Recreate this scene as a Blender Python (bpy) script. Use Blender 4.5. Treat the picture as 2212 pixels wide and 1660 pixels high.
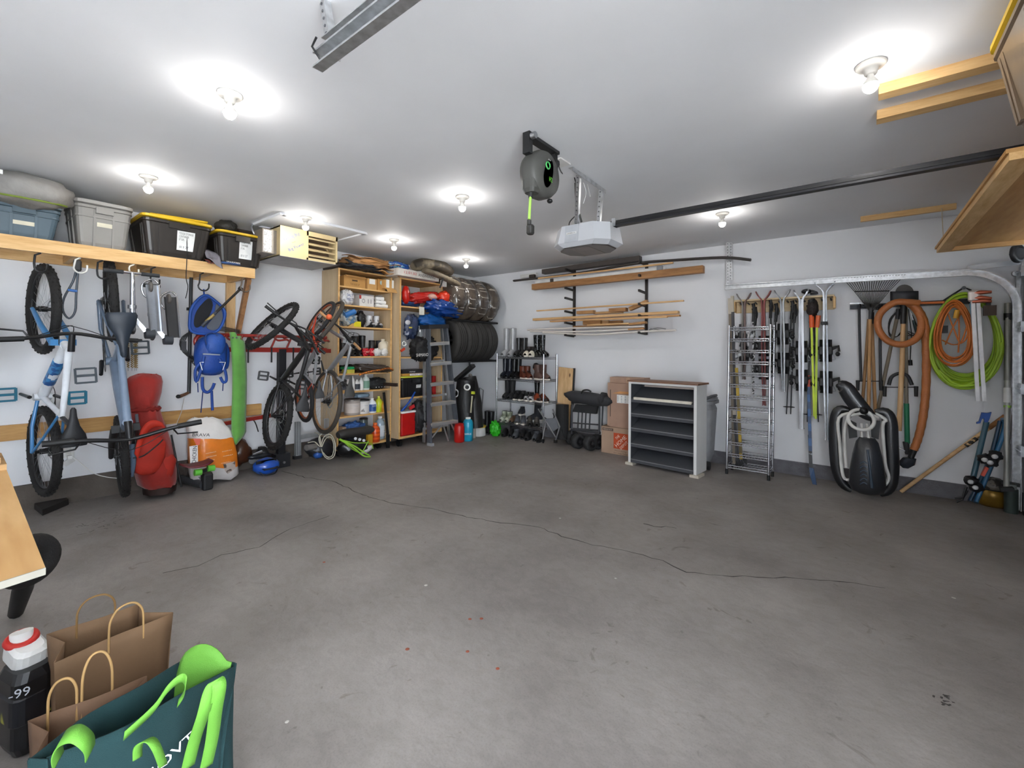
import bpy, math, random
from mathutils import Vector as V, Matrix, noise
PI = math.pi
rnd = random.Random(11)
for o in list(bpy.data.objects): bpy.data.objects.remove(o)
SC = bpy.context.scene
COL = SC.collection

# ---------------------------------------------------------------- camera
EYE = V((0, 0, 1.408)); FPX = 954.4; YAW, PITCH, ROLL = (math.radians(a) for a in (38.12, .254, .412)); V0 = 751.6
CF = V((-math.sin(YAW)*math.cos(PITCH), math.cos(YAW)*math.cos(PITCH), math.sin(PITCH)))
_r = V((math.cos(YAW), math.sin(YAW), 0)); _u = _r.cross(CF)
CR = _r*math.cos(ROLL) + _u*math.sin(ROLL); CU = -_r*math.sin(ROLL) + _u*math.cos(ROLL)
cd = bpy.data.cameras.new('camera'); cam = bpy.data.objects.new('camera', cd); COL.objects.link(cam)
m3 = Matrix((CR, CU, -CF)).transposed()
cam.matrix_world = Matrix.Translation(EYE) @ m3.to_4x4()
cd.sensor_width = 36; cd.lens = 36*FPX/2212; cd.shift_y = (V0-830)/2212; cd.clip_start = .02
SC.camera = cam
# ---------------------------------------------------------------- world, exposure
SC.view_settings.view_transform = 'Standard'; SC.view_settings.look = 'None'
SC.view_settings.gamma = 1; SC.view_settings.use_curve_mapping = False
SC.view_settings.exposure = 0.55
BULB = 180.0
wd = bpy.data.worlds.new('world'); SC.world = wd; wd.use_nodes = True
wd.node_tree.nodes['Background'].inputs[0].default_value = (.75, .82, .9, 1)
wd.node_tree.nodes['Background'].inputs[1].default_value = 15.

sun = bpy.data.objects.new('sun', bpy.data.lights.new('sun', 'SUN')); COL.objects.link(sun); sun.data.energy = 30.0; sun.data.angle = .02  # sun added to light the unseen driveway, which bounces it indoors
sun.rotation_euler = V((-.12, -.72, -.68)).to_track_quat('-Z', 'Y').to_euler()
# ---------------------------------------------------------------- pixel + real depth -> point
def ray(x, y): return CF + CR*((x-1106)/FPX) - CU*((y-V0)/FPX)
def PX(x, y, X0): d = ray(x, y); return EYE + d*(X0/d.x)
def PY(x, y, Y0): d = ray(x, y); return EYE + d*(Y0/d.y)
def PZ(x, y, Z0): d = ray(x, y); return EYE + d*((Z0-EYE.z)/d.z)
XL, YB, H = -5.62, 6.0, 2.74
def L(x, y, off=0.): return PX(x, y, XL+off)       # on a plane 'off' out from the left wall
def W(x, y, off=0.): return PY(x, y, YB-off)       # on a plane 'off' out from the back wall

# ---------------------------------------------------------------- materials
def lin(c):
    if isinstance(c, str): c = tuple(int(c[i:i+2], 16)/255 for i in (0, 2, 4))
    return tuple((x/12.92 if x <= .04045 else ((x+.055)/1.055)**2.4) for x in c)
MC = {}
def nd(nt, t, **k):
    n = nt.nodes.new(t)
    for a, b in k.items(): setattr(n, a, b)
    return n
def M(col, rough=.55, metal=0., var=.06, scale=9., bump=0., bscale=60., coat=0., sheen=0., trans=0., alpha=1., emit=0.):
    key = (col, rough, metal, var, scale, bump, bscale, coat, sheen, trans, alpha, emit)
    if key in MC: return MC[key]
    m = bpy.data.materials.new('mat_%d' % len(MC)); m.use_nodes = True; nt = m.node_tree; lk = nt.links.new
    b = nt.nodes['Principled BSDF']; c = lin(col)
    b.inputs['Roughness'].default_value = rough; b.inputs['Metallic'].default_value = metal
    b.inputs['Coat Weight'].default_value = coat; b.inputs['Sheen Weight'].default_value = sheen
    b.inputs['Transmission Weight'].default_value = trans; b.inputs['Alpha'].default_value = alpha
    tc = nd(nt, 'ShaderNodeTexCoord'); n = nd(nt, 'ShaderNodeTexNoise'); n.inputs['Scale'].default_value = scale
    n.inputs['Detail'].default_value = 5; lk(tc.outputs['Object'], n.inputs['Vector'])
    r = nd(nt, 'ShaderNodeValToRGB'); e = r.color_ramp.elements
    e[0].position = .3; e[1].position = .7
    e[0].color = tuple(max(0, x*(1-var*2)) for x in c) + (1,); e[1].color = tuple(min(1, x*(1+var*2)) for x in c) + (1,)
    lk(n.outputs['Fac'], r.inputs['Fac']); lk(r.outputs['Color'], b.inputs['Base Color'])
    if bump:
        n2 = nd(nt, 'ShaderNodeTexNoise'); n2.inputs['Scale'].default_value = bscale; n2.inputs['Detail'].default_value = 3
        lk(tc.outputs['Object'], n2.inputs['Vector'])
        bp = nd(nt, 'ShaderNodeBump'); bp.inputs['Strength'].default_value = bump; bp.inputs['Distance'].default_value = .02
        lk(n2.outputs['Fac'], bp.inputs['Height']); lk(bp.outputs['Normal'], b.inputs['Normal'])
    if emit:
        b.inputs['Emission Color'].default_value = c+(1,); b.inputs['Emission Strength'].default_value = emit
    MC[key] = m; return m
def WOOD(col, dark, axis='X', scale=3., rough=.6, knots=0):
    key = ('wood', col, dark, axis, scale, rough, knots)
    if key in MC: return MC[key]
    m = bpy.data.materials.new('wood_%d' % len(MC)); m.use_nodes = True; nt = m.node_tree; lk = nt.links.new
    b = nt.nodes['Principled BSDF']; b.inputs['Roughness'].default_value = rough
    tc = nd(nt, 'ShaderNodeTexCoord'); mp = nd(nt, 'ShaderNodeMapping')
    s = {'X': (.12, 1, 1), 'Y': (1, .12, 1), 'Z': (1, 1, .12)}[axis]
    mp.inputs['Scale'].default_value = tuple(q*scale for q in s); lk(tc.outputs['Object'], mp.inputs['Vector'])
    n = nd(nt, 'ShaderNodeTexNoise'); n.inputs['Scale'].default_value = 7; n.inputs['Detail'].default_value = 6; n.inputs['Distortion'].default_value = .6
    lk(mp.outputs[0], n.inputs['Vector'])
    w = nd(nt, 'ShaderNodeTexNoise'); w.inputs['Scale'].default_value = 38; lk(mp.outputs[0], w.inputs['Vector'])
    ad = nd(nt, 'ShaderNodeMath', operation='MULTIPLY_ADD'); ad.inputs[1].default_value = .35; lk(w.outputs['Fac'], ad.inputs[0]); lk(n.outputs['Fac'], ad.inputs[2])
    r = nd(nt, 'ShaderNodeValToRGB'); e = r.color_ramp.elements; e[0].position = .45; e[1].position = .85
    e[0].color = lin(dark)+(1,); e[1].color = lin(col)+(1,)
    lk(ad.outputs[0], r.inputs['Fac'])
    out = r.outputs['Color']
    if knots:
        vo = nd(nt, 'ShaderNodeTexVoronoi'); vo.inputs['Scale'].default_value = knots
        mp2 = nd(nt, 'ShaderNodeMapping'); mp2.inputs['Scale'].default_value = tuple(.45 if q < 1 else 1 for q in s)
        lk(tc.outputs['Object'], mp2.inputs['Vector']); lk(mp2.outputs[0], vo.inputs['Vector'])
        r2 = nd(nt, 'ShaderNodeValToRGB'); f = r2.color_ramp.elements; f[0].position = .04; f[1].position = .1
        f[0].color = (.12, .05, .02, 1); f[1].color = (1, 1, 1, 1); lk(vo.outputs['Distance'], r2.inputs['Fac'])
        mx = nd(nt, 'ShaderNodeMix', data_type='RGBA', blend_type='MULTIPLY'); mx.inputs[0].default_value = .9
        lk(out, mx.inputs[6]); lk(r2.outputs['Color'], mx.inputs[7]); out = mx.outputs[2]
    lk(out, b.inputs['Base Color'])
    MC[key] = m; return m
def STRIPES(c1, c2, axis, freq, rough=.6, distort=0., metal=0.):
    key = ('str', c1, c2, axis, freq, rough, distort)
    if key in MC: return MC[key]
    m = bpy.data.materials.new('stripe_%d' % len(MC)); m.use_nodes = True; nt = m.node_tree; lk = nt.links.new
    b = nt.nodes['Principled BSDF']; b.inputs['Roughness'].default_value = rough; b.inputs['Metallic'].default_value = metal
    tc = nd(nt, 'ShaderNodeTexCoord'); w = nd(nt, 'ShaderNodeTexWave', bands_direction=axis)
    w.inputs['Scale'].default_value = freq; w.inputs['Distortion'].default_value = distort
    lk(tc.outputs['Object'], w.inputs['Vector'])
    r = nd(nt, 'ShaderNodeValToRGB'); e = r.color_ramp.elements; e[0].position = .4; e[1].position = .6
    e[0].color = lin(c1)+(1,); e[1].color = lin(c2)+(1,)
    lk(w.outputs['Fac'], r.inputs['Fac']); lk(r.outputs['Color'], b.inputs['Base Color']); MC[key] = m; return m
def SPOTS(c1, c2, scale=20., thr=.5, rough=.6, c3=None):
    key = ('spot', c1, c2, scale, thr, rough, c3)
    if key in MC: return MC[key]
    m = bpy.data.materials.new('spots_%d' % len(MC)); m.use_nodes = True; nt = m.node_tree; lk = nt.links.new
    b = nt.nodes['Principled BSDF']; b.inputs['Roughness'].default_value = rough
    tc = nd(nt, 'ShaderNodeTexCoord'); n = nd(nt, 'ShaderNodeTexNoise'); n.inputs['Scale'].default_value = scale
    lk(tc.outputs['Object'], n.inputs['Vector']); r = nd(nt, 'ShaderNodeValToRGB'); e = r.color_ramp.elements
    e[0].position = thr-.03; e[1].position = thr+.03; e[0].color = lin(c1)+(1,); e[1].color = lin(c2)+(1,)
    if c3: q = r.color_ramp.elements.new(min(.99, thr+.12)); q.color = lin(c3)+(1,)
    lk(n.outputs['Fac'], r.inputs['Fac']); lk(r.outputs['Color'], b.inputs['Base Color']); MC[key] = m; return m

BLK = M('17181a', .5); RUB = M('1c1b1b', .8, bump=.3, bscale=120); DKGREY = M('3a3b3e', .5)
CHROME = M('c9cbd0', .16, 1., .02); STEEL = M('b9bcc0', .38, 1., .05, 6); ALU = M('c4c6c8', .42, .85, .04)
GALV = M('c6c8ca', .34, .9, .1, 30); WHITE = M('e9e9e6', .5, var=.02); BMETAL = M('1d1d1f', .35, .3)
PINE = WOOD('e3bd85', 'c89a5e', 'Y', 3, knots=3); PINEX = WOOD('e3bd85', 'c89a5e', 'X', 3, knots=3); PINEZ = WOOD('dcb988', 'c49a66', 'Z', 3, knots=3)
PLY = WOOD('d3ba94', 'bd9f76', 'Z', 1.2); PLYEDGE = WOOD('e2bb7e', 'c99a5c', 'Y', 4)
CARD = M('a58a75', .8, var=.03); CARDY = M('c79a5e', .8, var=.04)
PLASTIC_CLEAR = M('dfe3e6', .12, var=.02, trans=.75, alpha=.55)

# ---------------------------------------------------------------- mesh builder
class B:
    def __init__(s, mx=None): s.v = []; s.f = []; s.s = []; s.M = mx
    def add(s, vs, fs, sm=False):
        k = len(s.v)
        s.v += [(s.M @ V(p)) if s.M else V(p) for p in vs]
        s.f += [tuple(i+k for i in f) for f in fs]; s.s += [sm]*len(fs); return s
    def hexa(s, p):     # 8 points: bottom 4 ccw, top 4 ccw
        return s.add(p, [(3, 2, 1, 0), (4, 5, 6, 7), (0, 1, 5, 4), (1, 2, 6, 5), (2, 3, 7, 6), (3, 0, 4, 7)])
    def box(s, c, d, R=None):
        c = V(c); h = V(d)/2; ps = []
        for z in (-1, 1):
            for x, y in ((-1, -1), (1, -1), (1, 1), (-1, 1)):
                q = V((x*h.x, y*h.y, z*h.z)); ps.append(c + (R @ q if R else q))
        return s.hexa(ps)
    def bb(s, a, b):
        a = V(a); b = V(b); return s.box((a+b)/2, [abs(x) for x in (b-a)])
    def rbox(s, c, d, r=.01, R=None, taper=1., seg=3, ttop=None):  # box with rounded vertical edges, optional taper of the base
        c = V(c); hx, hy, hz = d[0]/2, d[1]/2, d[2]/2; rings = []
        r = min(r, hx, hy)
        lv = [(-hz, taper, .6), (-hz+min(r, hz*.3), taper, 1), (hz-min(r, hz*.3), 1, 1), (hz, 1, .6)]
        for z, t, q in lv:
            ring = []
            for (sx, sy, a0) in ((1, 1, 0), (-1, 1, 90), (-1, -1, 180), (1, -1, 270)):
                for i in range(seg+1):
                    a = math.radians(a0 + 90*i/seg)
                    x = (sx*(hx-r)+r*math.cos(a)); y = (sy*(hy-r)+r*math.sin(a))
                    if q < 1: x -= sx*r*.35; y -= sy*r*.35
                    p = V((x*t, y*t, z)); ring.append(c + (R @ p if R else p))
            rings.append(ring)
        return s.loft(rings, True, True, sm=False)
    def loft(s, rings, closed=True, caps=True, sm=True):
        n = len(rings[0]); vs = [p for r in rings for p in r]; fs = []
        for i in range(len(rings)-1):
            for j in range(n if closed else n-1):
                k = (j+1) % n; fs.append((i*n+j, i*n+k, (i+1)*n+k, (i+1)*n+j))
        s.add(vs, fs, sm)
        if caps and closed:
            s.add(rings[0], [tuple(range(n))[::-1]]); s.add(rings[-1], [tuple(range(n))])
        return s
    def tube(s, pts, r, n=8, closed=False, sq=1.):
        pts = [V(p) for p in pts]; k = len(pts); rs = r if isinstance(r, (list, tuple)) else [r]*k
        tg = []
        for i in range(k):
            a = pts[(i-1) % k] if (closed or i) else pts[0]; b = pts[(i+1) % k] if (closed or i < k-1) else pts[-1]
            t = b-a; tg.append(t.normalized() if t.length > 1e-9 else V((0, 0, 1)))
        up = V((0, 0, 1)) if abs(tg[0].z) < .9 else V((1, 0, 0))
        x = tg[0].cross(up).normalized(); rings = []
        for i in range(k):
            t = tg[i]; x = (x - t*x.dot(t)); x = x.normalized() if x.length > 1e-6 else t.orthogonal().normalized()
            y = t.cross(x)
            rings.append([pts[i] + (x*math.cos(2*PI*j/n) + y*math.sin(2*PI*j/n)*sq)*rs[i] for j in range(n)])
        if closed: rings.append(rings[0])
        return s.loft(rings, True, not closed)
    def cyl(s, a, b, r, r2=None, n=16): return s.tube([a, b], [r, r if r2 is None else r2], n)
    def beam(s, a, b, w, h, up=(0, 0, 1)):
        a = V(a); b = V(b); t = (b-a).normalized(); up = V(up)
        x = t.cross(up); x = x.normalized() if x.length > 1e-5 else t.orthogonal().normalized(); y = x.cross(t)
        q = [x*(-w/2)+y*(-h/2), x*(w/2)+y*(-h/2), x*(w/2)+y*(h/2), x*(-w/2)+y*(h/2)]
        return s.hexa([a+p for p in q]+[b+p for p in q])
    def lathe(s, prof, c=(0, 0, 0), ax=(0, 0, 1), n=20, caps=True):
        c = V(c); ax = V(ax).normalized(); x = ax.orthogonal().normalized(); y = ax.cross(x)
        return s.loft([[c + ax*z + (x*math.cos(2*PI*j/n)+y*math.sin(2*PI*j/n))*r for j in range(n)] for r, z in prof], True, caps)
    def torus(s, c, ax, R, r, n=28, m=8, sq=1.):
        c = V(c); ax = V(ax).normalized(); x = ax.orthogonal().normalized(); y = ax.cross(x); rings = []
        for i in range(n+1):
            a = 2*PI*(i % n)/n; d = x*math.cos(a)+y*math.sin(a)
            rings.append([c + d*(R + r*math.cos(2*PI*j/m)) + ax*(r*sq*math.sin(2*PI*j/m)) for j in range(m)])
        return s.loft(rings, True, False)
    def ball(s, c, rad, nu=14, nv=9, amp=0., fr=6., R=None, seed=0, pw=1., cr=0.):
        c = V(c); rad = V(rad) if not isinstance(rad, (int, float)) else V((rad,)*3); rings = []
        for i in range(nv+1):
            ph = PI*i/nv; ring = []
            for j in range(nu):
                th = 2*PI*j/nu; d = V((math.sin(ph)*math.cos(th), math.sin(ph)*math.sin(th), math.cos(ph)))
                e = V([math.copysign(abs(q)**pw, q) for q in d]) if pw != 1 else d
                k = 1 + amp*noise.noise(d*fr*.5 + V((seed*3.1, seed, 0)))*1.6 + amp*.5*noise.noise(d*fr*1.7 + V((seed, 9, 2))) - cr*abs(noise.noise(V((d.x*fr*.7, d.y*fr*.7, d.z*fr*1.6)) + V((seed*2, 4, 7))))*1.5
                p = V((e.x*rad.x, e.y*rad.y, e.z*rad.z))*k; ring.append(c + (R @ p if R else p))
            rings.append(ring)
        return s.loft(rings, True, True)
    def prism(s, poly, ext):      # planar polygon (3d points) extruded by vector
        ext = V(ext); n = len(poly); a = [V(p) for p in poly]; b = [p+ext for p in a]
        s.add(a+b, [tuple(range(n))[::-1], tuple(range(n, 2*n))] + [(i, (i+1) % n, (i+1) % n+n, i+n) for i in range(n)]); return s
    def sheet(s, fn, nu, nv, th=.003):   # fn(u,v)->point, given thickness
        g = [[V(fn(i/nu, j/nv)) for j in range(nv+1)] for i in range(nu+1)]
        def nor(i, j):
            a = g[min(i+1, nu)][j]-g[max(i-1, 0)][j]; b = g[i][min(j+1, nv)]-g[i][max(j-1, 0)]
            c = a.cross(b); return c.normalized() if c.length > 1e-9 else V((0, 0, 1))
        top = [p for r in g for p in r]; bot = [g[i][j]-nor(i, j)*th for i in range(nu+1) for j in range(nv+1)]
        m = nv+1; N = len(top); fs = []
        for i in range(nu):
            for j in range(nv):
                q = (i*m+j, (i+1)*m+j, (i+1)*m+j+1, i*m+j+1); fs.append(q); fs.append(tuple(N+k for k in q[::-1]))
        ed = [(i*m) for i in range(nu+1)] + [nu*m+j for j in range(1, nv+1)] + [i*m+nv for i in range(nu-1, -1, -1)] + [j for j in range(nv-1, 0, -1)]
        for a, b in zip(ed, ed[1:]+ed[:1]): fs.append((b, a, a+N, b+N))
        return s.add(top+bot, fs, True)

def _mesh(name, b, mat, o0=V((0, 0, 0))):
    me = bpy.data.meshes.new(name); me.from_pydata([p-o0 for p in b.v], [], b.f)
    me.polygons.foreach_set('use_smooth', b.s); me.materials.append(mat)
    me.update(); return me
def thing(name, label, cat, loc, group=None):
    o = bpy.data.objects.new(name, None); COL.objects.link(o); o.location = V(loc); o.empty_display_size = .05
    o['label'] = label; o['category'] = cat
    if group: o['group'] = group
    return o
def wloc(o):
    l = V(o.location)
    while o.parent: o = o.parent; l = l + V(o.location)
    return l
def part(par, name, b, mat, label=None, stuff=False):
    base = wloc(par); o = bpy.data.objects.new(name, _mesh(name, b, mat, base)); COL.objects.link(o); o.parent = par
    if label: o['label'] = label
    if stuff: o['kind'] = 'stuff'
    return o
def single(name, label, cat, b, mat, group=None):
    c = V((sum(p.x for p in b.v), sum(p.y for p in b.v), 0))/len(b.v); c.z = min(p.z for p in b.v)
    o = bpy.data.objects.new(name, _mesh(name, b, mat, c)); COL.objects.link(o); o.location = c
    o['label'] = label; o['category'] = cat
    if group: o['group'] = group
    return o
def struct(name, b, mat, par=None):
    o = bpy.data.objects.new(name, _mesh(name, b, mat, wloc(par) if par else V((0, 0, 0)))); COL.objects.link(o)
    if par: o.parent = par
    else: o['kind'] = 'structure'
    return o
def words(par, name, s, at, xd, yd, wid, hgt, mat, off=.0015):   # flat lettering fitted to a width x height
    cu = bpy.data.curves.new('t', 'FONT'); cu.body = s; cu.extrude = .0; cu.resolution_u = 2
    t = bpy.data.objects.new('t', cu); COL.objects.link(t); bpy.context.view_layer.update()
    me = bpy.data.meshes.new_from_object(t); bpy.data.objects.remove(t)
    xs = [v.co.x for v in me.vertices]; ys = [v.co.y for v in me.vertices]
    x0, x1, y0, y1 = min(xs), max(xs), min(ys), max(ys); xd = V(xd).normalized(); yd = V(yd).normalized(); n = xd.cross(yd).normalized()
    yd = n.cross(xd); base = wloc(par)
    for v in me.vertices:
        v.co = V(at) + xd*((v.co.x-x0)/(x1-x0)-.5)*wid + yd*((v.co.y-y0)/(y1-y0)-.5)*hgt + n*off - base
    me.materials.clear(); me.materials.append(mat)
    o = bpy.data.objects.new(name, me); COL.objects.link(o); o.parent = par; return o
def arc(c, x, y, r, a0, a1, n=10):
    c = V(c); x = V(x).normalized(); y = V(y).normalized()
    return [c + (x*math.cos(math.radians(a0+(a1-a0)*i/n)) + y*math.sin(math.radians(a0+(a1-a0)*i/n)))*r for i in range(n+1)]
def smooth(pts, k=4, closed=False):
    pts = [V(p) for p in pts]; n = len(pts); out = []
    for i in range(n if closed else n-1):
        p0 = pts[(i-1) % n] if closed or i else pts[0]; p1 = pts[i]; p2 = pts[(i+1) % n]; p3 = pts[(i+2) % n] if closed or i+2 < n else pts[-1]
        for j in range(k):
            t = j/k; out.append(.5*((2*p1)+(p2-p0)*t+(2*p0-5*p1+4*p2-p3)*t*t+(3*p1-p0-3*p2+p3)*t*t*t))
    if not closed: out.append(pts[-1])
    return out
X_, Y_, Z_ = V((1, 0, 0)), V((0, 1, 0)), V((0, 0, 1))
def Rz(a): return Matrix.Rotation(math.radians(a), 3, 'Z')
def Rx(a): return Matrix.Rotation(math.radians(a), 3, 'X')
def Ry(a): return Matrix.Rotation(math.radians(a), 3, 'Y')
# ================================================================ the room
XR, YF = 1.2, -2.4
def concrete():
    m = bpy.data.materials.new('concrete'); m.use_nodes = True; nt = m.node_tree; lk = nt.links.new
    b = nt.nodes['Principled BSDF']; b.inputs['Roughness'].default_value = .62
    tc = nd(nt, 'ShaderNodeTexCoord')
    def nz(sc, det, sx=1, sy=1, dis=0):
        mp = nd(nt, 'ShaderNodeMapping'); mp.inputs['Scale'].default_value = (sx, sy, 1); lk(tc.outputs['Object'], mp.inputs['Vector'])
        n = nd(nt, 'ShaderNodeTexNoise'); n.inputs['Scale'].default_value = sc; n.inputs['Detail'].default_value = det; n.inputs['Distortion'].default_value = dis
        lk(mp.outputs[0], n.inputs['Vector']); return n.outputs['Fac']
    def ramp(f, a, b2, ca, cb):
        r = nd(nt, 'ShaderNodeValToRGB'); e = r.color_ramp.elements; e[0].position = a; e[1].position = b2
        e[0].color = ca; e[1].color = cb; lk(f, r.inputs['Fac']); return r.outputs['Color']
    def mul(a, c, f=1):
        x = nd(nt, 'ShaderNodeMix', data_type='RGBA', blend_type='MULTIPLY'); x.inputs[0].default_value = f
        lk(a, x.inputs[6]); lk(c, x.inputs[7]); return x.outputs[2]
    base = ramp(nz(.7, 8, dis=.5), .3, .72, lin('807a77')+(1,), lin('9c9692')+(1,))
    base = mul(base, ramp(nz(1.7, 9, 1, .8), .33, .60, (.76, .75, .74, 1), (1, 1, 1, 1)))
    base = mul(base, ramp(nz(16, 6, .8, 1.1, .8), .36, .60, (.9, .9, .895, 1), (1, 1, 1, 1)))
    base = mul(base, ramp(nz(120, 3), .3, .5, (.88, .88, .88, 1), (1, 1, 1, 1)))
    base = mul(base, ramp(nz(5, 8, dis=2.5), .28, .33, (.72, .7, .68, 1), (1, 1, 1, 1)))
    lk(base, b.inputs['Base Color'])
    rr = nd(nt, 'ShaderNodeMapRange'); rr.inputs[3].default_value = .45; rr.inputs[4].default_value = .75; lk(nz(3, 5), rr.inputs[0]); lk(rr.outputs[0], b.inputs['Roughness'])
    bp = nd(nt, 'ShaderNodeBump'); bp.inputs['Strength'].default_value = .18; bp.inputs['Distance'].default_value = .01
    lk(nz(40, 6), bp.inputs['Height']); lk(bp.outputs['Normal'], b.inputs['Normal']); return m
def paint(name, c1, c2, sc=1.3, rough=.75):
    m = M(c1, rough, 0, .02, sc, .04, 220); m.name = name; return m
CONC = concrete()
CURB = M('66656a', .85, 0, .08, 14, .3, 60)
WALLM = paint('wall_paint', 'e0e1e4', 'c9ccd2'); CEILM = paint('ceiling_paint', 'e2e3e6', 'd0d2d6')
fl = struct('floor', B().bb((XL-.2, YF-.2, -.1), (XR+.3, YB+.2, 0)), CONC)
ce = struct('ceiling', B().bb((XL-.2, YF-.2, H), (XR+.3, YB+.2, H+.1)), CEILM)
struct('wall_left', B().bb((XL-.15, YF-.2, 0), (XL, YB+.2, H)), WALLM)
struct('wall_back', B().bb((XL-.15, YB, 0), (XR+.3, YB+.15, H)), WALLM)
struct('wall_front', B().bb((XL-.15, YF-.15, 0), (XR+.3, YF, H)), WALLM)
wr = B(); wr.bb((XR, YF, 2.2), (XR+.15, YB, H)); wr.bb((XR, 5.86, 0), (XR+.15, YB, 2.2)); wr.bb((XR, YF, 0), (XR+.15, -2.1, 2.2)); wr.bb((XR, .35, 0), (XR+.15, .75, 2.2)); struct('wall_right', wr, WALLM)  # bay beyond the view left open to let added daylight in
# concrete stem walls under the drywall
lc = B(); p0 = PX(34, 1061, XL+.05); p1 = PX(248, 1027, XL+.05)
lc.prism([(XL-.02, YF, 0), (XL-.02, YB, 0), (XL-.02, YB, .17), (XL-.02, .6, .22), (XL-.02, YF, .23)], (.06, 0, 0))
struct('baseboard_left', lc, M('57504a', .9, 0, .14, 5, .3, 40))
bc = B(); bc.prism([(XL, YB+.02, 0), (XL, YB+.02, .15), (XR, YB+.02, .15), (XR, YB+.02, 0)], (0, -.05, 0)); struct('baseboard_back', bc, CURB)
struct('added_driveway', B().bb((XR+.15, -6, -.12), (XR+9, 12, -.03)), M('c9c7c2', .8))   # unseen pale driveway outside the open bay, added to bounce light onto the ceiling
# crack and stains in the slab
def crack(pix, w, name='crack'):
    pts = []
    for i in range(len(pix)-1):
        a = PZ(*pix[i], .0012); b = PZ(*pix[i+1], .0012); n = max(2, int((b-a).length/.06))
        for k in range(n):
            p = a.lerp(b, k/n); pts.append(p + V((rnd.uniform(-.012, .012), rnd.uniform(-.012, .012), 0)))
    b_ = B(); vs = []; fs = []
    for i, p in enumerate(pts):
        t = (pts[min(i+1, len(pts)-1)]-pts[max(i-1, 0)]).normalized(); q = V((-t.y, t.x, 0))*w*rnd.uniform(.4, 1.2)
        vs += [p+q, p-q]
        if i: fs.append((2*i-2, 2*i-1, 2*i+1, 2*i))
    b_.add(vs, fs); return part(fl, name, b_, M('3f3b39', .9))
crack([(608, 1018), (660, 1032), (718, 1040), (790, 1072), (850, 1088), (925, 1098), (1010, 1118), (1085, 1130), (1160, 1138), (1230, 1165), (1300, 1182), (1372, 1195), (1430, 1212), (1480, 1235), (1560, 1244), (1700, 1250), (1840, 1260), (1945, 1278)], .005)
crack([(352, 1238), (430, 1222), (480, 1200), (560, 1182), (610, 1150), (700, 1118), (726, 1110)], .0035)
crack([(1392, 1133), (1415, 1138), (1440, 1138), (1478, 1146)], .006, 'crack_short')
for k in range(26):
    x = 160+k*4+rnd.uniform(-4, 4); y = 1145-k*.8+rnd.uniform(-14, 14)
    crack([(x, y), (x+rnd.uniform(8, 26), y+rnd.uniform(-7, 3))], .0028, 'scuff')
for k in range(14):
    x = 2040+rnd.uniform(-18, 18); y = 1512+rnd.uniform(-14, 14); crack([(x, y), (x+rnd.uniform(-10, 10), y+rnd.uniform(-8, 8))], .004, 'scuff')
for x, y in ((1015, 1338), (1040, 1337), (880, 1403), (1010, 1408), (1210, 1120), (2060, 1292), (1330, 1250), (920, 1265), (700, 1215), (620, 1560), (1075, 1445)):
    sp = B(); p = PZ(x, y, .001); sp.lathe([(.007+rnd.random()*.004, 0), (.004, .001)], p, (0, 0, 1), 7)
    part(fl, 'speck', sp, M(rnd.choice(['8a4a35', 'b9b5b0', '9a4f38', 'c4c0ba']), .8))
# ceiling hatch
hx0, hy0, hx1, hy1 = -5.12, 2.02, -4.46, 2.94
fr = B()
for a, b in (((hx0, hy0), (hx1, hy0)), ((hx1, hy0), (hx1, hy1)), ((hx1, hy1), (hx0, hy1)), ((hx0, hy1), (hx0, hy0))):
    fr.beam(V((a[0], a[1], H-.012)), V((b[0], b[1], H-.012)), .06, .024)
tr = struct('trim_1', fr, CEILM)
part(tr, 'hatch_panel', B().bb((hx0, hy0, H-.008), (hx1, hy1, H-.001)), CEILM)

# sectional door closing the right side, steel panels with hinges
DX = 1.135
dr = thing('door_1', '', '', (DX, 3., 0)); del dr['label']; del dr['category']; dr['kind'] = 'structure'
DOORM = M('8f96a2', .45, .2, .03)
for k in range(4):
    z0 = .02+k*.545; b = B(); b.bb((DX, .6, z0), (DX+.045, 5.8, z0+.54)); part(dr, 'panel', b, DOORM)
    rb = B()
    for j in range(9): y = .68+j*.62; rb.bb((DX-.012, y, z0+.07), (DX, y+.05, z0+.5))
    part(dr, 'stile', rb, DOORM)
for z in (.56, 1.1, 1.64, 2.12):
    hb = B(); hb.box((DX-.02, 5.74, z), (.03, .07, .09)); hb.cyl((DX-.035, 5.70, z), (DX-.035, 5.87, z), .007); hb.cyl((DX-.035, 5.85, z), (DX-.035, 5.885, z), .024); part(dr, 'hinge', hb, STEEL)
part(dr, 'sweep', B().bb((DX-.005, .6, 0), (DX+.05, 5.8, .03)), BLK)
jb = B(); jb.bb((DX+.02, 5.80, 0), (XR+.02, 5.87, 2.25)); struct('trim_2', jb, M('a7adb8', .5))
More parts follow.
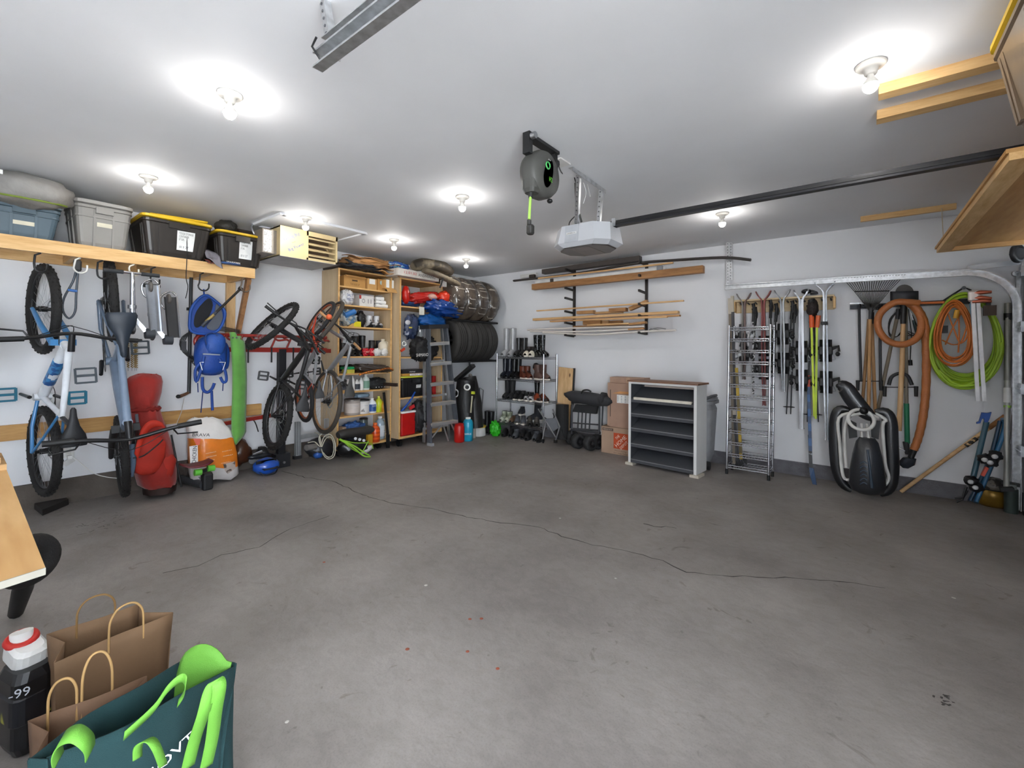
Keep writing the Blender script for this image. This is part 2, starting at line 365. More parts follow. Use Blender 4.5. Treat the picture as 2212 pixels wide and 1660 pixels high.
# ---------------------------------------------------------------- bulbs
BULBM = bpy.data.materials.new('lit_bulb'); BULBM.use_nodes = True; bn = BULBM.node_tree; bn.nodes.clear()
em = nd(bn, 'ShaderNodeEmission'); em.inputs[0].default_value = (1, .965, .91, 1); em.inputs[1].default_value = BULB
ou = nd(bn, 'ShaderNodeOutputMaterial'); bn.links.new(em.outputs[0], ou.inputs[0])
PORC = M('e6e2da', .25, var=.01)
bl = {'above the middle of the left wall': (-2.6, .9), 'nearest the raised wooden battens on the right': (.04, 2.62), 'above the yellow-lidded totes': (-4.36, .95), 'beside the beige unit heater': (-4.43, 2.23),
      'left of the cord reel': (-2.72, 2.75), 'over the plywood bookcases': (-4.46, 3.34), 'nearest the back left corner': (-4.56, 4.7), 'beside the perforated track hanger': (-1.04, 4.6),
      'hidden behind the door opener': (-2.62, 4.6), 'out of view above the camera': (-.6, .9), 'added out of view beside the open bay': (.2, -.8), 'added out of view behind the camera': (-2.9, -.8), 'added out of view to brighten the right side': (.62, .95)}  # bulbs called added are unseen, put in for more light
bl = {('large near ceiling bulb left of centre' if k.startswith('above the middle') else k): v for k, v in bl.items()}
for k, (x, y) in bl.items():
    t = thing('ceiling_light', 'bare lit bulb in white porcelain socket, ' + k, 'light', (x, y, H), 'bare bulb ceiling lights')
    part(t, 'socket', B().lathe([(.0, 0), (.058, 0), (.06, -.006), (.052, -.016), (.03, -.02), (.024, -.045), (.02, -.05), (0, -.05)], (x, y, H), (0, 0, 1), 28, False), PORC)
    part(t, 'bulb_neck', B().lathe([(.013, -.05), (.014, -.062), (.02, -.072), (.027, -.084), (.0297, -.094)], (x, y, H), (0, 0, 1), 18, False), M('e4e1db', .4))
    part(t, 'bulb', B().lathe([(0.0005, -.132), (.014, -.129), (.024, -.12), (.03, -.107), (.0298, -.098), (.029, -.093)], (x, y, H), (0, 0, 1), 18, False), BULBM)
# ================================================================ storage shelf on the left wall
SZ0, SZ1, SXF = 2.135, 2.235, -4.98
sh = thing('storage_shelf', 'long pine lumber wall shelf carrying the lidded totes above the hanging bikes', 'shelf', (-5.3, .6, SZ0))
part(sh, 'front_board', B().bb((SXF-.038, -.9, SZ0), (SXF, 1.975, SZ1+.005)), PINE)
part(sh, 'wall_board', B().bb((XL, -.9, SZ0), (XL+.038, 1.93, SZ1-.01)), PINE)
part(sh, 'end_board', B().bb((XL+.038, 1.92, SZ0+.003), (SXF-.038, 1.958, SZ1-.01)), PINEX)
for y in (-.4, .1, .62, 1.13, 1.6): part(sh, 'joist', B().bb((XL+.038, y, SZ0+.008), (SXF-.038, y+.038, SZ1-.01)), PINEX)
part(sh, 'deck', B().bb((XL, -.9, SZ1-.01), (SXF-.038, 1.97, SZ1+.003)), WOOD('cfae7c', 'b08d5c', 'Y', 1.2))
part(sh, 'post', B().beam(L(498, 610, .03), V((XL+.03, L(498, 610, .03).y, 1.55)), .09, .04, (1, 0, 0)), PINEZ)
a = V((XL+.07, 2.03, 1.60)); c = V((SXF-.08, 1.945, SZ0+.01))
part(sh, 'brace', B().beam(a, c, .04, .085, (0, 0, 1)), WOOD('b3855a', '8e6240', 'X', 3, knots=3))
rail = B().bb((XL, -1.6, .615), (XL+.038, 2.3, .745)); single('wall_board', 'long low pine board screwed along the left wall behind the bikes', 'board', rail, WOOD('c99c5e', 'ad7f45', 'Y', 3, knots=3))

# ---------------------------------------------------------------- totes
def tote(name, label, cx, cy, z, sx, sy, hgt, body, lid, lidh=.035, sticker=None, tape=None, ribs=True, taper=.86, group=None, rot=0, lidlab=None):
    R = Rz(rot); t = thing(name, label, 'tote', (cx, cy, z), group); c = V((cx, cy, z))
    hb = hgt-lidh
    part(t, 'body', B().rbox(c+V((0, 0, hb/2)), (sx*.97, sy*.97, hb), .04, R, taper), body)
    rb = B()
    def fx(z_): return .5*.97*(taper+(1-taper)*z_/hb)
    if ribs:
        for q in (-.36, -.27, .27, .36):
            for sd in (1, -1):
                a = V((sd*(sx*fx(.02)), q*sy*taper, .02)); b_ = V((sd*(sx*fx(hb-.05)), q*sy, hb-.05)); rb.beam(c+R@a, c+R@b_, .022, .014, R@V((sd, 0, 0)))
                a = V((q*sx*taper, sd*(sy*fx(.02)), .02)); b_ = V((q*sx, sd*(sy*fx(hb-.05)), hb-.05)); rb.beam(c+R@a, c+R@b_, .022, .014, R@V((0, sd, 0)))
    else:
        a = c+V((0, 0, hb*.72)); rb.rbox(a, (sx*.965, sy*.965, .02), .04, R)
        for q in (-.16, .16):
            rb.beam(c+R@V((sx*fx(.01), q*sy, .01)), c+R@V((sx*fx(hb-.04), q*sy, hb-.04)), .016, .016, R@X_)
            rb.beam(c+R@V((q*sx, -sy*fx(.01), .01)), c+R@V((q*sx, -sy*fx(hb-.04), hb-.04)), .016, .016, R@Y_)
    rb.rbox(c+V((0, 0, hb-.02)), (sx*1.0, sy*1.0, .03), .045, R); part(t, 'rim', rb, body)
    lb = B().rbox(c+V((0, 0, hgt-lidh/2)), (sx*1.03, sy*1.03, lidh), .05, R); lb.rbox(c+V((0, 0, hgt+.004)), (sx*.86, sy*.84, .016), .04, R); lo = part(t, 'lid', lb, lid)
    hd = B(); hd.box(c+R@V((sx*.5+.008, 0, hb-.045)), (.022, sy*.3, .05), R); part(t, 'handle', hd, body)
    def quad(u0, u1, w0, w1, mat, nm, side='x'):
        def p(u, w):
            k = fx(w*hb)
            return c+R@(V((sx*k+.006, u*sy, w*hb)) if side == 'x' else V((u*sx, -sy*k-.006, w*hb)))
        b_ = B(); q = [p(u0, w0), p(u1, w0), p(u1, w1), p(u0, w1)]; b_.add(q, [(0, 1, 2, 3)]); o = part(t, nm, b_, mat); return q
    if tape: quad(*tape, M('cfc9b4', .6), 'tape')
    if sticker:
        q = quad(*sticker, M('e4e5e3', .5), 'sticker'); up = (q[3]-q[0]); rt = (q[1]-q[0]); ct = (q[0]+q[2])/2
        words(t, 'sticker_text', 'TOUGH STORAGE\nCONTAINER\n27 GAL', ct+up*.22, rt, up, rt.length*.8, up.length*.42, BLK, .002)
        words(t, 'sticker_mark', 'III II 27', ct-up*.33-rt*.1, rt, up, rt.length*.5, up.length*.12, M('5a5f66'), .002)
    return t
SB = SZ1+.003
GRT = M('85827e', .5, var=.02); BLT = M('4b5d68', .5, var=.04); BTT = M('2b2622', .38); YEL = M('d9b11f', .45, var=.03)
tote('storage_tote', 'slate blue lidded tote under the grey duffel bag', -5.27, .345, SB, .56, .40, .285, BLT, M('5c6d76', .5), ribs=False, tape=(-.14, .14, .38, .5))
tote('storage_tote', 'plain grey lidded tote between the blue and yellow-lidded totes', -5.25, .80, SB, .52, .37, .385, GRT, M('94918d', .5), ribs=False, tape=(-.12, .14, .5, .6))
tote('storage_tote', 'large black tote with a domed yellow lid on the shelf', -5.22, 1.30, SB, .60, .53, .355, BTT, YEL, .03, (-.02, .24, .22, .76))
tote('storage_tote', 'smaller black tote with yellow lid at the end of the shelf', -5.20, 1.83, SB+.0, .56, .44, .335, BTT, YEL, .025, (-.05, .22, .25, .85))
# warped second lid on the large black tote
wl = B().sheet(lambda u, v: V((-5.47+.5*u, 1.10+.44*v, SB+.372+.035*math.sin(PI*u)*math.sin(PI*v*.9)+.02*v)), 8, 8, .02)
single('spare_lid', 'domed yellow tote lid lying loose on the large black tote', 'lid', wl, YEL)
# duffel on blue tote
g = thing('duffel_bag', 'rounded grey duffel bag with green trim on the blue tote', 'bag', (-5.2, .35, SB+.36))
part(g, 'body', B().ball((-5.02, .36, SB+.355), (.28, .25, .125), 28, 16, .10, 5, Ry(7), seed=2, pw=.88), M('8d8a87', .6, bump=.2, bscale=20))
tb = B(); c0 = V((-5.03, .33, SB+.36))
tb.tube([c0+V((.20*math.cos(a)+.05, .02+.22*math.sin(a), -.075-.035*math.cos(a))) for a in [x*.2-1.5 for x in range(16)]], .008, 6)
part(g, 'trim', tb, M('73852f', .7)); part(g, 'tag', B().box((-4.80, .21, SB+.41), (.006, .034, .03)), WHITE)
words(g, 'lettering', 'OUTBOUND', (-4.79, .35, SB+.38), (0, 1, 0), (-.2, 0, 1), .10, .018, M('c9c9c6'), .012)
g = thing('sleeping_bag', 'dark stuffed sleeping bag at the left end of the shelf', 'bag', (-5.2, -.12, SB))
part(g, 'body', B().ball((-5.2, -.09, SB+.25), (.25, .23, .25), 20, 12, .1, 4, seed=5), M('4b4d50', .7, bump=.2, bscale=14))
part(g, 'yellow_panel', B().ball((-5.05, .02, SB+.13), (.14, .12, .13), 16, 10, .08, 4, seed=6), SPOTS('c9b12c', '3d7a72', 9, .5, .5, '2f6b35'))
# black stuff sack on small tote
g = thing('stuff_sack', 'small black drawstring sack on the end tote', 'bag', (-5.1, 1.72, SB+.345))
part(g, 'body', B().ball((-5.1, 1.74, SB+.40), (.13, .1, .07), 18, 10, .14, 6, seed=3), M('26241f', .6, bump=.4, bscale=30))
part(g, 'cord', B().tube(smooth([(-4.97, 1.74, SB+.42), (-4.94, 1.76, SB+.37), (-4.93, 1.74, SB+.35)]), .004, 6), BLK)
# plastic packet and cap between totes
g = thing('plastic_packet', 'crumpled clear plastic packet with red tag between the black totes', 'packet', (-4.98, 1.55, SB))
part(g, 'wrap', B().sheet(lambda u, v: V((-5.02+.12*u+.01*math.sin(9*v), 1.52+.13*v, SB+.12-.17*u*(.6+.4*v)+.012*math.sin(7*u+5*v))), 8, 8, .003), M('8d8a92', .2, alpha=.8))
part(g, 'insert', B().sheet(lambda u, v: V((-5.02+.1*u, 1.53+.09*v, SB+.035-.05*u)), 3, 3, .004), SPOTS('b5563d', '3d3a3c', 30, .5))
g = thing('blue_pouch', 'blue packaged strap lying at the foot of the end tote', 'strap', (-4.96, 1.72, SB))
part(g, 'pouch', B().ball((-4.955, 1.73, SB+.012), (.035, .10, .014), 14, 8), M('2c4f85', .4))
words(g, 'lettering', 'STARMAN', (-4.93, 1.75, SB+.02), (0, 1, 0), (-.4, 0, 1), .12, .018, WHITE, .008)

# ---------------------------------------------------------------- hooks
def jhook(p, r=.035, drop=.12, mat=BMETAL, lab='', ax=Y_, back=-X_):
    t = thing('wall_hook', lab, 'hook', p); p = V(p)
    pts = [p+V((0, 0, .02)), p+V((0, 0, 0)), p+back*.03*0+V((0, 0, -.02))]
    pts = [p, p-ax*.03+V((0, 0, -.02)), p-ax*.035+V((0, 0, -drop+.03))]+arc(p+V((0, 0, -drop)), -ax, -Z_, r, 0, 180, 8)+[p+ax*r+V((0, 0, -drop+.03))]
    part(t, 'rod', B().tube(pts, .007, 8), mat); part(t, 'screw', B().cyl(p+V((0, 0, 0)), p+V((0, 0, .03)), .006, n=8), STEEL)
HX = SXF-.02
def hp(x, y): q = PX(x, y, HX); return V((HX, q.y, SZ0-.002))
jhook(hp(88, 560), .032, .115, lab='black hook holding the white bike by its front wheel')
jhook(hp(174, 560), .04, .085, M('d0cfca', .4), lab='empty white hook between the two hung mountain bikes')
jhook(hp(222, 572), .032, .12, lab='black hook holding the pale blue bike by its rear wheel')
jhook(hp(290, 578), .03, .07, M('d8d2c4', .4), lab='white hook holding the silver scooter')
jhook(hp(336, 588), .03, .14, lab='black hook with a silver scooter folded on it')
jhook(hp(440, 600), .045, .13, lab='large black hook holding the blue kite bag')
jhook(hp(530, 602), .045, .10, M('6a5c50', .4, .6), lab='double steel hook at the end of the shelf, pole resting in it')

# ---------------------------------------------------------------- bicycles
def bike(label, rear, front, out, frame, frame2, tire=RUB, r=.345, tw=.027, steer=0., pedal=BLK, rim=BLK, saddle=BLK, fork=None, grips=BLK, knob=True, crank=20, barw=.37, dropped=0., fw=None, bar=None, bu=0.):
    rear = V(rear); front = V(front); u = (front-rear); wb = u.length; u.normalize(); v = V(out); v = (v-u*v.dot(u)).normalized(); w = u.cross(v)
    S = wb/1.12
    def P(a, b, c=0.): return rear + u*(a*S) + v*(b*S) + w*(c*S)
    t = thing('bicycle', label, 'bicycle', P(.45, .3))
    ht, hb_ = P(.80, .60), P(.845, .49); bbk = P(.43, -.03); st = P(.31, .43)
    f = B()
    f.tube([P(.83, .515), P(.62, .24), bbk], [.031*S, .036*S, .033*S], 10); f.tube([P(.81, .58), P(.55, .51), st], [.024*S, .02*S, .017*S], 10)
    f.tube([bbk, st], .019*S, 10); f.cyl(ht, hb_, .026*S); f.cyl(P(.43, -.03, -.05), P(.43, -.03, .05), .028*S)
    part(t, 'frame', f, frame)
    g = B()
    for s in (-1, 1):
        g.tube([P(.40, -.02, .03*s), P(.2, .0, .065*s), P(0, 0, .065*s)], .012*S, 8); g.tube([P(.31, .40, .015*s), P(.14, .22, .05*s), P(0, 0, .065*s)], .009*S, 8)
    part(t, 'stays', g, frame2)
    ax = (ht-hb_).normalized()
    Rm = Matrix.Rotation(math.radians(steer), 3, ax)
    def T(p): return hb_ + Rm @ (p-hb_)
    fax = T(P(1.12, 0)) if fw is None else V(fw[0]); wf = (Rm @ w); rg = r
    fk = B(); 
    for s in (-1, 1):
        if fw is None: fk.tube([T(P(.86, .44, .055*s)), T(P(.98, .22, .06*s)), T(P(1.12, 0, .058*s))], [.021*S, .019*S, .014*S], 8)
        else: fk.tube([P(.86, .47, .02*s), (P(.86, .47)+fax)/2+V(fw[1]).normalized()*.06*s, fax+V(fw[1]).normalized()*.058*s], [.021*S, .019*S, .014*S], 8)
    fk.beam(T(P(.855, .45, -.07)), T(P(.855, .45, .07)), .045*S, .04*S, v); fk.cyl(T(P(.84, .485)), T(P(.86, .44)), .02*S)
    part(t, 'fork', fk, fork or frame2)
    for nm, c, axw in (('rear_wheel', rear, w), ('front_wheel', fax, wf if fw is None else V(fw[1]).normalized())):
        tb = B().torus(c, axw, rg-tw, tw, 40, 10); wh = part(t, nm, tb, tire)
        part(wh, 'rim', B().torus(c, axw, rg-2*tw-.006, .011, 36, 6, 1.2), rim)
        e1 = axw.orthogonal().normalized(); e2 = axw.cross(e1); sp = B()
        for k in range(28):
            a = 2*PI*k/28; b_ = a+(.35 if k % 2 else -.35); s = 1 if k % 4 < 2 else -1
            sp.tube([c+(e1*math.cos(b_)+e2*math.sin(b_))*.022+axw*.022*s, c+(e1*math.cos(a)+e2*math.sin(a))*(rg-2*tw)], .0013, 3)
        part(wh, 'spokes', sp, STEEL, stuff=True)
        hbm = B().cyl(c-axw*.055, c+axw*.055, .014, n=12); hbm.cyl(c-axw*.028, c+axw*.028, .023, n=12); part(wh, 'hub', hbm, BMETAL)
        part(wh, 'brake_disc', B().torus(c+axw*.042, axw, .068, .009, 24, 4, .12), STEEL)
        if knob:
            kb = B()
            for k in range(64):
                a = 2*PI*k/64; d = e1*math.cos(a)+e2*math.sin(a); tg = axw.cross(d)
                for q in ((-.9, 0, .9) if k % 2 else (-.45, .45)):
                    n_ = (d*math.cos(q)+axw*math.sin(q)); p = c+d*(rg-tw)+n_*tw; Rk = Matrix((tg, n_.cross(tg), n_)).transposed(); kb.box(p, (.014, .010, .007), Rk)
            part(wh, 'tread', kb, tire, stuff=True)
    cs = B()
    for i in range(5): cs.cyl(P(0, 0, .028+.006*i), P(0, 0, .031+.006*i), .05-.007*i, n=18)
    part(t, 'cassette', cs, BMETAL)
    part(t, 'chainring', B().torus(P(.43, -.03, .055), w, .075*S, .006, 24, 4, .4), BMETAL)
    ch = B(); ch.tube([P(.43, .045, .055), P(0, .045, .05)], .004, 4); ch.tube([P(.43, -.105, .055), P(.02, -.1, .05), P(0, -.05, .05)], .004, 4); part(t, 'chain', ch, BMETAL)
    dr_ = B(); dr_.tube([P(0, -.03, .06), P(.03, -.1, .062), P(.01, -.16, .06)], .011*S, 6); part(t, 'derailleur', dr_, BMETAL)
    ca = math.radians(crank); cv = u*math.cos(ca)+v*math.sin(ca)
    for s in (-1, 1):
        e = P(.43, -.03, .085*s)+cv*(.17*S*s); k = part(t, 'crank', B().tube([P(.43, -.03, .07*s), e], [.014*S, .011*S], 8), BMETAL)
        c = e+w*(.075*S*s); pb = B(); q = .05*S
        for dx in (-1, 0, 1): pb.beam(c-w*q+u*(q*.95*dx), c+w*q+u*(q*.95*dx), .016 if dx else .02, .016, v)
        for dx in (-1, 1): pb.beam(c-u*q+w*(q*dx), c+u*q+w*(q*dx), .016, .016, v)
        part(t, 'pedal', pb, pedal)
    sp0 = P(.305, .42); sp1 = P(.245, .64-dropped)
    part(t, 'seatpost', B().cyl(sp0, sp1, .0145*S), BMETAL)
    sc = sp1+v*.02*S; prof = [(-.13, .068, .018), (-.11, .076, .024), (-.05, .066, .024), (.01, .036, .02), (.08, .021, .018), (.13, .017, .014), (.145, .008, .008)]
    part(t, 'saddle', B().loft([[sc+u*(x*S)+w*(a*S*math.cos(2*PI*j/14))+v*((h*math.sin(2*PI*j/14)+(.014 if x < -.08 else 0))*S) for j in range(14)] for x, a, h in prof]), saddle)
    stc = T(P(.79, .625)); bc_ = T(P(.845+bu, .65)) if bar is None else (V(bar[0])+V(bar[1]))/2
    part(t, 'stem', B().tube([stc, bc_], [.02*S, .018*S], 8), BMETAL)
    if bar is None: Q = lambda a, b, c: T(P(a+bu, b, c))
    else:
        b0, b1 = V(bar[0]), V(bar[1]); bd = (b1-b0)/(2*barw)
        Q = lambda a, b, c: bc_ + bd*c + (u*(a-.845) + v*(b-.65))*.7
    hbp = [Q(.80, .67, -barw), Q(.815, .665, -.2), Q(.845, .65, -.05), Q(.845, .65, .05), Q(.815, .665, .2), Q(.80, .67, barw)]
    hbr = part(t, 'handlebar', B().tube(smooth(hbp, 3), .0125*S, 8), BMETAL)
    for s in (-1, 1):
        part(hbr, 'grip', B().cyl(Q(.80, .67, barw*s), Q(.808, .668, (barw-.13)*s), .0175*S, n=12), grips)
        part(hbr, 'brake_lever', B().tube([Q(.81, .665, (barw-.16)*s), Q(.86, .65, (barw-.13)*s), Q(.87, .65, (barw-.02)*s)], .007, 6), BMETAL)
        part(hbr, 'cable', B().tube(smooth([Q(.82, .66, (barw-.17)*s), T(P(.95, .66, .06*s)), T(P(.97, .56, -.03*s)), T(P(.84, .49, -.03*s))], 5), .003, 5), BLK)
    return t, P, T
AX = XL+.36
r_ = PX(95, 975, AX); f_ = PX(93, 668, AX)
tA, PA, TA = bike('white and blue mountain bike hung by its front wheel, bright blue pedals', r_, f_, (1, .13, 0), M('dfe3e8', .3, coat=.4), M('3f7fb5', .35, coat=.4), pedal=M('12667f', .5), r=.37, tw=.031, bu=.07, crank=96, saddle=M('16181d', .55))
part(tA, 'decal_band', B().tube([PA(.72, .375), PA(.55, .14)], .0385, 10), SPOTS('3d87bf', '1f4f8a', 14, .5, .35))
r_ = PX(240, 650, AX); f_ = PX(263, 985, AX)
tB, PB_, TB = bike('pale blue mountain bike hung upside down by its rear wheel', r_, f_, (1, -.11, 0), M('73849a', .35, coat=.3), M('5c6d82', .35, coat=.3), r=.37, tw=.032, fork=BLK, bu=.05, crank=60, pedal=M('26323c', .5), saddle=M('1b2531', .5))
# part of a third bike beyond the frame edge
r_ = V((AX, -.12, .62)); f_ = V((AX, -.14, 1.74))
bike('dark bike at the left edge, only handlebar and saddle showing', r_+V((0, -.06, 0)), f_+V((0, -.06, 0)), X_, M('27303c', .4), M('1c1e22', .4), r=.36, tw=.03, crank=20)
gj = thing('rain_jacket', 'yellow jacket hanging at the left edge of the picture', 'jacket', (-4.7, .06, 1.2))
part(gj, 'body', B().ball((-4.72, .02, 1.46), (.08, .16, .22), 18, 12, .2, 5, seed=8), M('d9b411', .6, bump=.2, bscale=12))

# ---------------------------------------------------------------- cable lock, scooters, springs
t = thing('cable_lock', 'looped black bike cable lock with blue band hanging from the shelf', 'lock', (-5.02, .72, 2.1))
z0 = SZ0; ym = PX(150, 600, -5.02).y
part(t, 'cable', B().tube(smooth([(-5.02, ym+.04, z0-.1), (-5.02, ym+.02, z0-.2), (-5.02, ym-.03, z0-.34), (-5.02, ym-.035, z0-.44), (-5.02, ym+.0, z0-.5), (-5.02, ym+.035, z0-.44), (-5.02, ym+.04, z0-.3), (-5.02, ym+.05, z0-.1)], 4), .0075, 8), M('3f464f', .4))
part(t, 'lock_body', B().rbox((-5.02, ym+.045, z0-.065), (.04, .05, .09), .012), BLK)
part(t, 'band', B().cyl((-5.02, ym-.01, z0-.27), (-5.02, ym+.045, z0-.275), .011), M('2a5c9c'))
def scooter(label, px, ytop, yh, ywheel, folded, dark=False, X0=-4.88, hw=.17):
    q = PX(px, ytop, X0); c = V((X0, q.y, q.z)); zb = PX(px, yh, X0).z; zw = PX(px+6, ywheel, X0).z
    t = thing('kick_scooter', label, 'scooter', (c.x, c.y, zw))
    part(t, 'stem_tube', B().cyl(c, V((c.x, c.y+.005, zb)), .016, .02).cyl(V((c.x, c.y+.004, zb+.05)), V((c.x, c.y+.005, zb-.04)), .024), CHROME)
    part(t, 'clamp', B().cyl(V((c.x, c.y, zb+.12)), V((c.x, c.y, zb+.09)), .03), STEEL)
    hb = part(t, 'handlebar', B().cyl(c-Y_*hw, c+Y_*hw, .012), CHROME)
    for s in (-1, 1): part(hb, 'grip', B().cyl(c+Y_*.35*hw*s, c+Y_*(hw+.015)*s, .017), M('25282c', .7))
    wc = V((c.x+.01, c.y+.005, zw+.055)); part(t, 'front_wheel', B().torus(wc, Y_, .034, .014, 20, 8), M('4a4a4d', .35)); part(t, 'wheel_core', B().cyl(wc-Y_*.012, wc+Y_*.012, .026), M('8a8580', .4))
    part(t, 'fork', B().beam(V((c.x, c.y-.022, zb-.03)), wc-Y_*.022, .03, .004, X_).beam(V((c.x, c.y+.03, zb-.03)), wc+Y_*.024, .03, .004, X_).beam(V((c.x, c.y-.024, zb-.04)), V((c.x, c.y+.03, zb-.04)), .03, .02), STEEL)
    dx = .13; d0 = V((c.x+.03, c.y+dx, c.z-.09)); d1 = V((c.x+.03, c.y+dx+.03, zb-.10))
    dk = part(t, 'deck', B().beam(d0, d1, .10, .022, (1, .35, 0)), M('3b3a3b', .6) if dark else M('a9adb2', .3, .8))
    part(dk, 'deck_rail', B().beam(d0+V((.045, .03, 0)), d1+V((.045, .03, 0)), .012, .05, X_), CHROME)
    part(t, 'rear_guard', B().tube(smooth([d0+V((0, .04, .02)), d0+V((0, .0, .05)), d0+V((0, -.07, -.0)), d0+V((0, -.06, -.09)), d0+V((0, -.01, -.13))]), .008, 6), CHROME)
    wr_ = d0+V((0, -.015, -.02)); part(t, 'rear_wheel', B().torus(wr_, Y_, .034, .014, 20, 8).cyl(wr_-Y_*.01, wr_+Y_*.01, .026), M('55504c', .4))
    part(t, 'hinge_arm', B().beam(V((c.x, c.y+.01, zb+.02)), V((c.x+.02, c.y+.09, zb-.10)), .035, .03), CHROME)
    part(t, 'hinge_pad', B().cyl(V((c.x+.02, c.y+.085, zb-.12)), V((c.x+.02, c.y+.15, zb-.12)), .045), M('30343a', .6))
    return t
scooter('silver kick scooter hung by its handlebar beside the pale blue bike', 286, 590, 690, 725, True)
scooter('silver kick scooter with dark deck hung to the right of the other scooter', 328, 618, 705, 738, True, True, -5.0, .045)
t = thing('chest_expander', 'brass spring chest expander with black handle on the wall', 'exerciser', L(285, 770, .03))
c = L(286, 736, .05); part(t, 'handle', B().rbox(c, (.03, .15, .03), .01, None), BLK)
for k, dx in enumerate((-9, -1, 5, 9)):
    a = L(286+dx, 742, .04); e = L(286+dx, 795, .04); pts = [a.lerp(e, i/60)+V((.008*math.cos(i*1.3), .008*math.sin(i*1.3), 0)) for i in range(61)]
    part(t, 'spring', B().tube(pts, .004, 4), M('b29455', .35, .7)); part(t, 'spring_hook', B().tube([e, e-Z_*.03], .003, 5), STEEL)

# ---------------------------------------------------------------- outlet, charger and cable
t = thing('wall_outlet', 'white duplex wall outlet low on the left wall', 'outlet', L(148, 978, .0))
c = L(148, 975, .004); part(t, 'cover_plate', B().rbox(c, (.008, .075, .118), .003), M('d9d9d6', .4))
for s in (-1, 1): part(t, 'socket', B().box(c+V((.005, 0, .028*s)), (.006, .034, .034)), M('c4c4c0', .4))
t = thing('phone_charger', 'white plug charger hanging from the outlet with its cable', 'charger', L(150, 1000, .03))
part(t, 'plug', B().box(L(150, 988, .03), (.05, .03, .03)), WHITE); part(t, 'adapter', B().box(L(148, 998, .035), (.03, .075, .045), Rx(35)), M('c9c9c7', .4))
part(t, 'cord', B().tube(smooth([L(152, 986, .05), L(165, 993, .05), L(185, 1010, .05), L(205, 1024, .06), L(230, 1031, .09), L(256, 1034, .12)], 5), .004, 6), WHITE)
t = thing('hitch_mount', 'flat black steel platform lying on the floor by the left wall', 'platform', PZ(90, 1090, 0))
q = [PZ(42, 1064, .05), PZ(92, 1103, .05), PZ(148, 1080, .05), PZ(112, 1056, .05)]
part(t, 'plate', B().prism([p-Z_*.045 for p in q], (0, 0, .05)), M('242120', .7)); part(t, 'ledge', B().prism([PZ(92, 1104, .03), PZ(148, 1082, .03), PZ(149, 1090, .002), PZ(93, 1108, .002)], (-.02, 0, 0)), M('1b1918', .6))
st_ = B(); st_.beam(PZ(120, 1070, .02), PZ(262, 1046, .02), .10, .03); part(t, 'strap', st_, M('2a2624', .8))
t = thing('yellow_strap', 'scrap of yellow and blue webbing on the floor edge by the wall', 'strap', PZ(190, 1060, .03))
part(t, 'webbing', B().sheet(lambda u, v: PZ(186+16*u, 1058-2*u, .045)+V((.03*v, 0, .01*math.sin(6*u))), 6, 2, .003), M('b08a2c', .7)); part(t, 'pad', B().ball(PZ(232, 1044, .05), (.05, .06, .04), 12, 8, .2), M('23406b', .7))

# ---------------------------------------------------------------- red golf bag
gx = XL+.42
def G(x, y, d=0.): return PX(x, y, gx+d)
t = thing('golf_bag', 'red fabric golf bag with hood leaning against the left wall', 'bag', PZ(325, 1058, 0))
RED = M('931708', .75, .0, .1, 6, .15, 25, sheen=.3)
def ring(x, y, wpx, dep, n=30, sq=1.): 
    c = G(x, y); ww = (G(x+wpx/2, y)-c).length; return [c+Y_*(ww*math.cos(2*PI*j/n))+X_*(dep*math.sin(2*PI*j/n)*(1+.28*noise.noise(V((j*1.3, y*.09, 1)))))+Z_*(.02*noise.noise(V((j*.9, y*.05, 7)))) for j in range(n)]
b_ = B().loft([ring(345, 1050, 62, .14), ring(340, 1040, 78, .17), ring(336, 1012, 86, .185), ring(331, 985, 88, .18), ring(326, 955, 82, .18), ring(321, 930, 76, .17), ring(315, 905, 68, .16), ring(312, 885, 64, .16), ring(306, 868, 56, .15)]); part(t, 'body', b_, RED)
b_ = B().loft([ring(306, 882, 60, .14), ring(306, 872, 72, .155), ring(307, 850, 82, .15), ring(309, 826, 84, .12), ring(315, 814, 66, .08), ring(318, 809, 40, .04)]); part(t, 'hood', b_, RED)
part(t, 'collar', B().tube([p for p in ring(309, 883, 66, .165)], .018, 6, True), M('7d160c', .8))
part(t, 'side_pocket', B().ball(G(322, 985, .17), (.05, .115, .17), 16, 12, .08, 4, Rx(-14), 3, .75), M('a82311', .75, .0, .08, 6, .15, 25))
part(t, 'lower_pocket', B().ball(G(352, 1010, .12), (.06, .09, .12), 16, 12, .08, 4, Rx(-10), 4, .7), M('a01f0e', .75, .0, .08, 6, .15, 25))
part(t, 'zipper', B().tube(smooth([G(287, 990, .24), G(310, 985, .25), G(340, 962, .25), G(352, 950, .24)], 4), .006, 6), BLK)
part(t, 'strap', B().sheet(lambda u, v: G(290+60*u-10*math.sin(PI*u)+8*v, 980-72*math.sin(PI*u*.62)+14*v, .26), 14, 2, .006), M('c02a12', .7))
part(t, 'stripe', B().tube([G(295, 895, .18), G(300, 945, .19), G(300, 975, .21)], .012, 6), M('5c5f68', .7)); part(t, 'base', B().loft([ring(345, 1062, 66, .15), ring(345, 1050, 68, .155)]), M('2a1712', .8))
part(t, 'leg', B().tube([G(370, 940, .1), G(392, 1052, .12)], .008, 6), BLK, 'black stand leg')
gl = B().tube(smooth([G(285, 960, .2), G(288, 1000, .22), G(282, 1030, .22)], 3), .02, 6); part(t, 'towel', gl, M('54657a', .9))
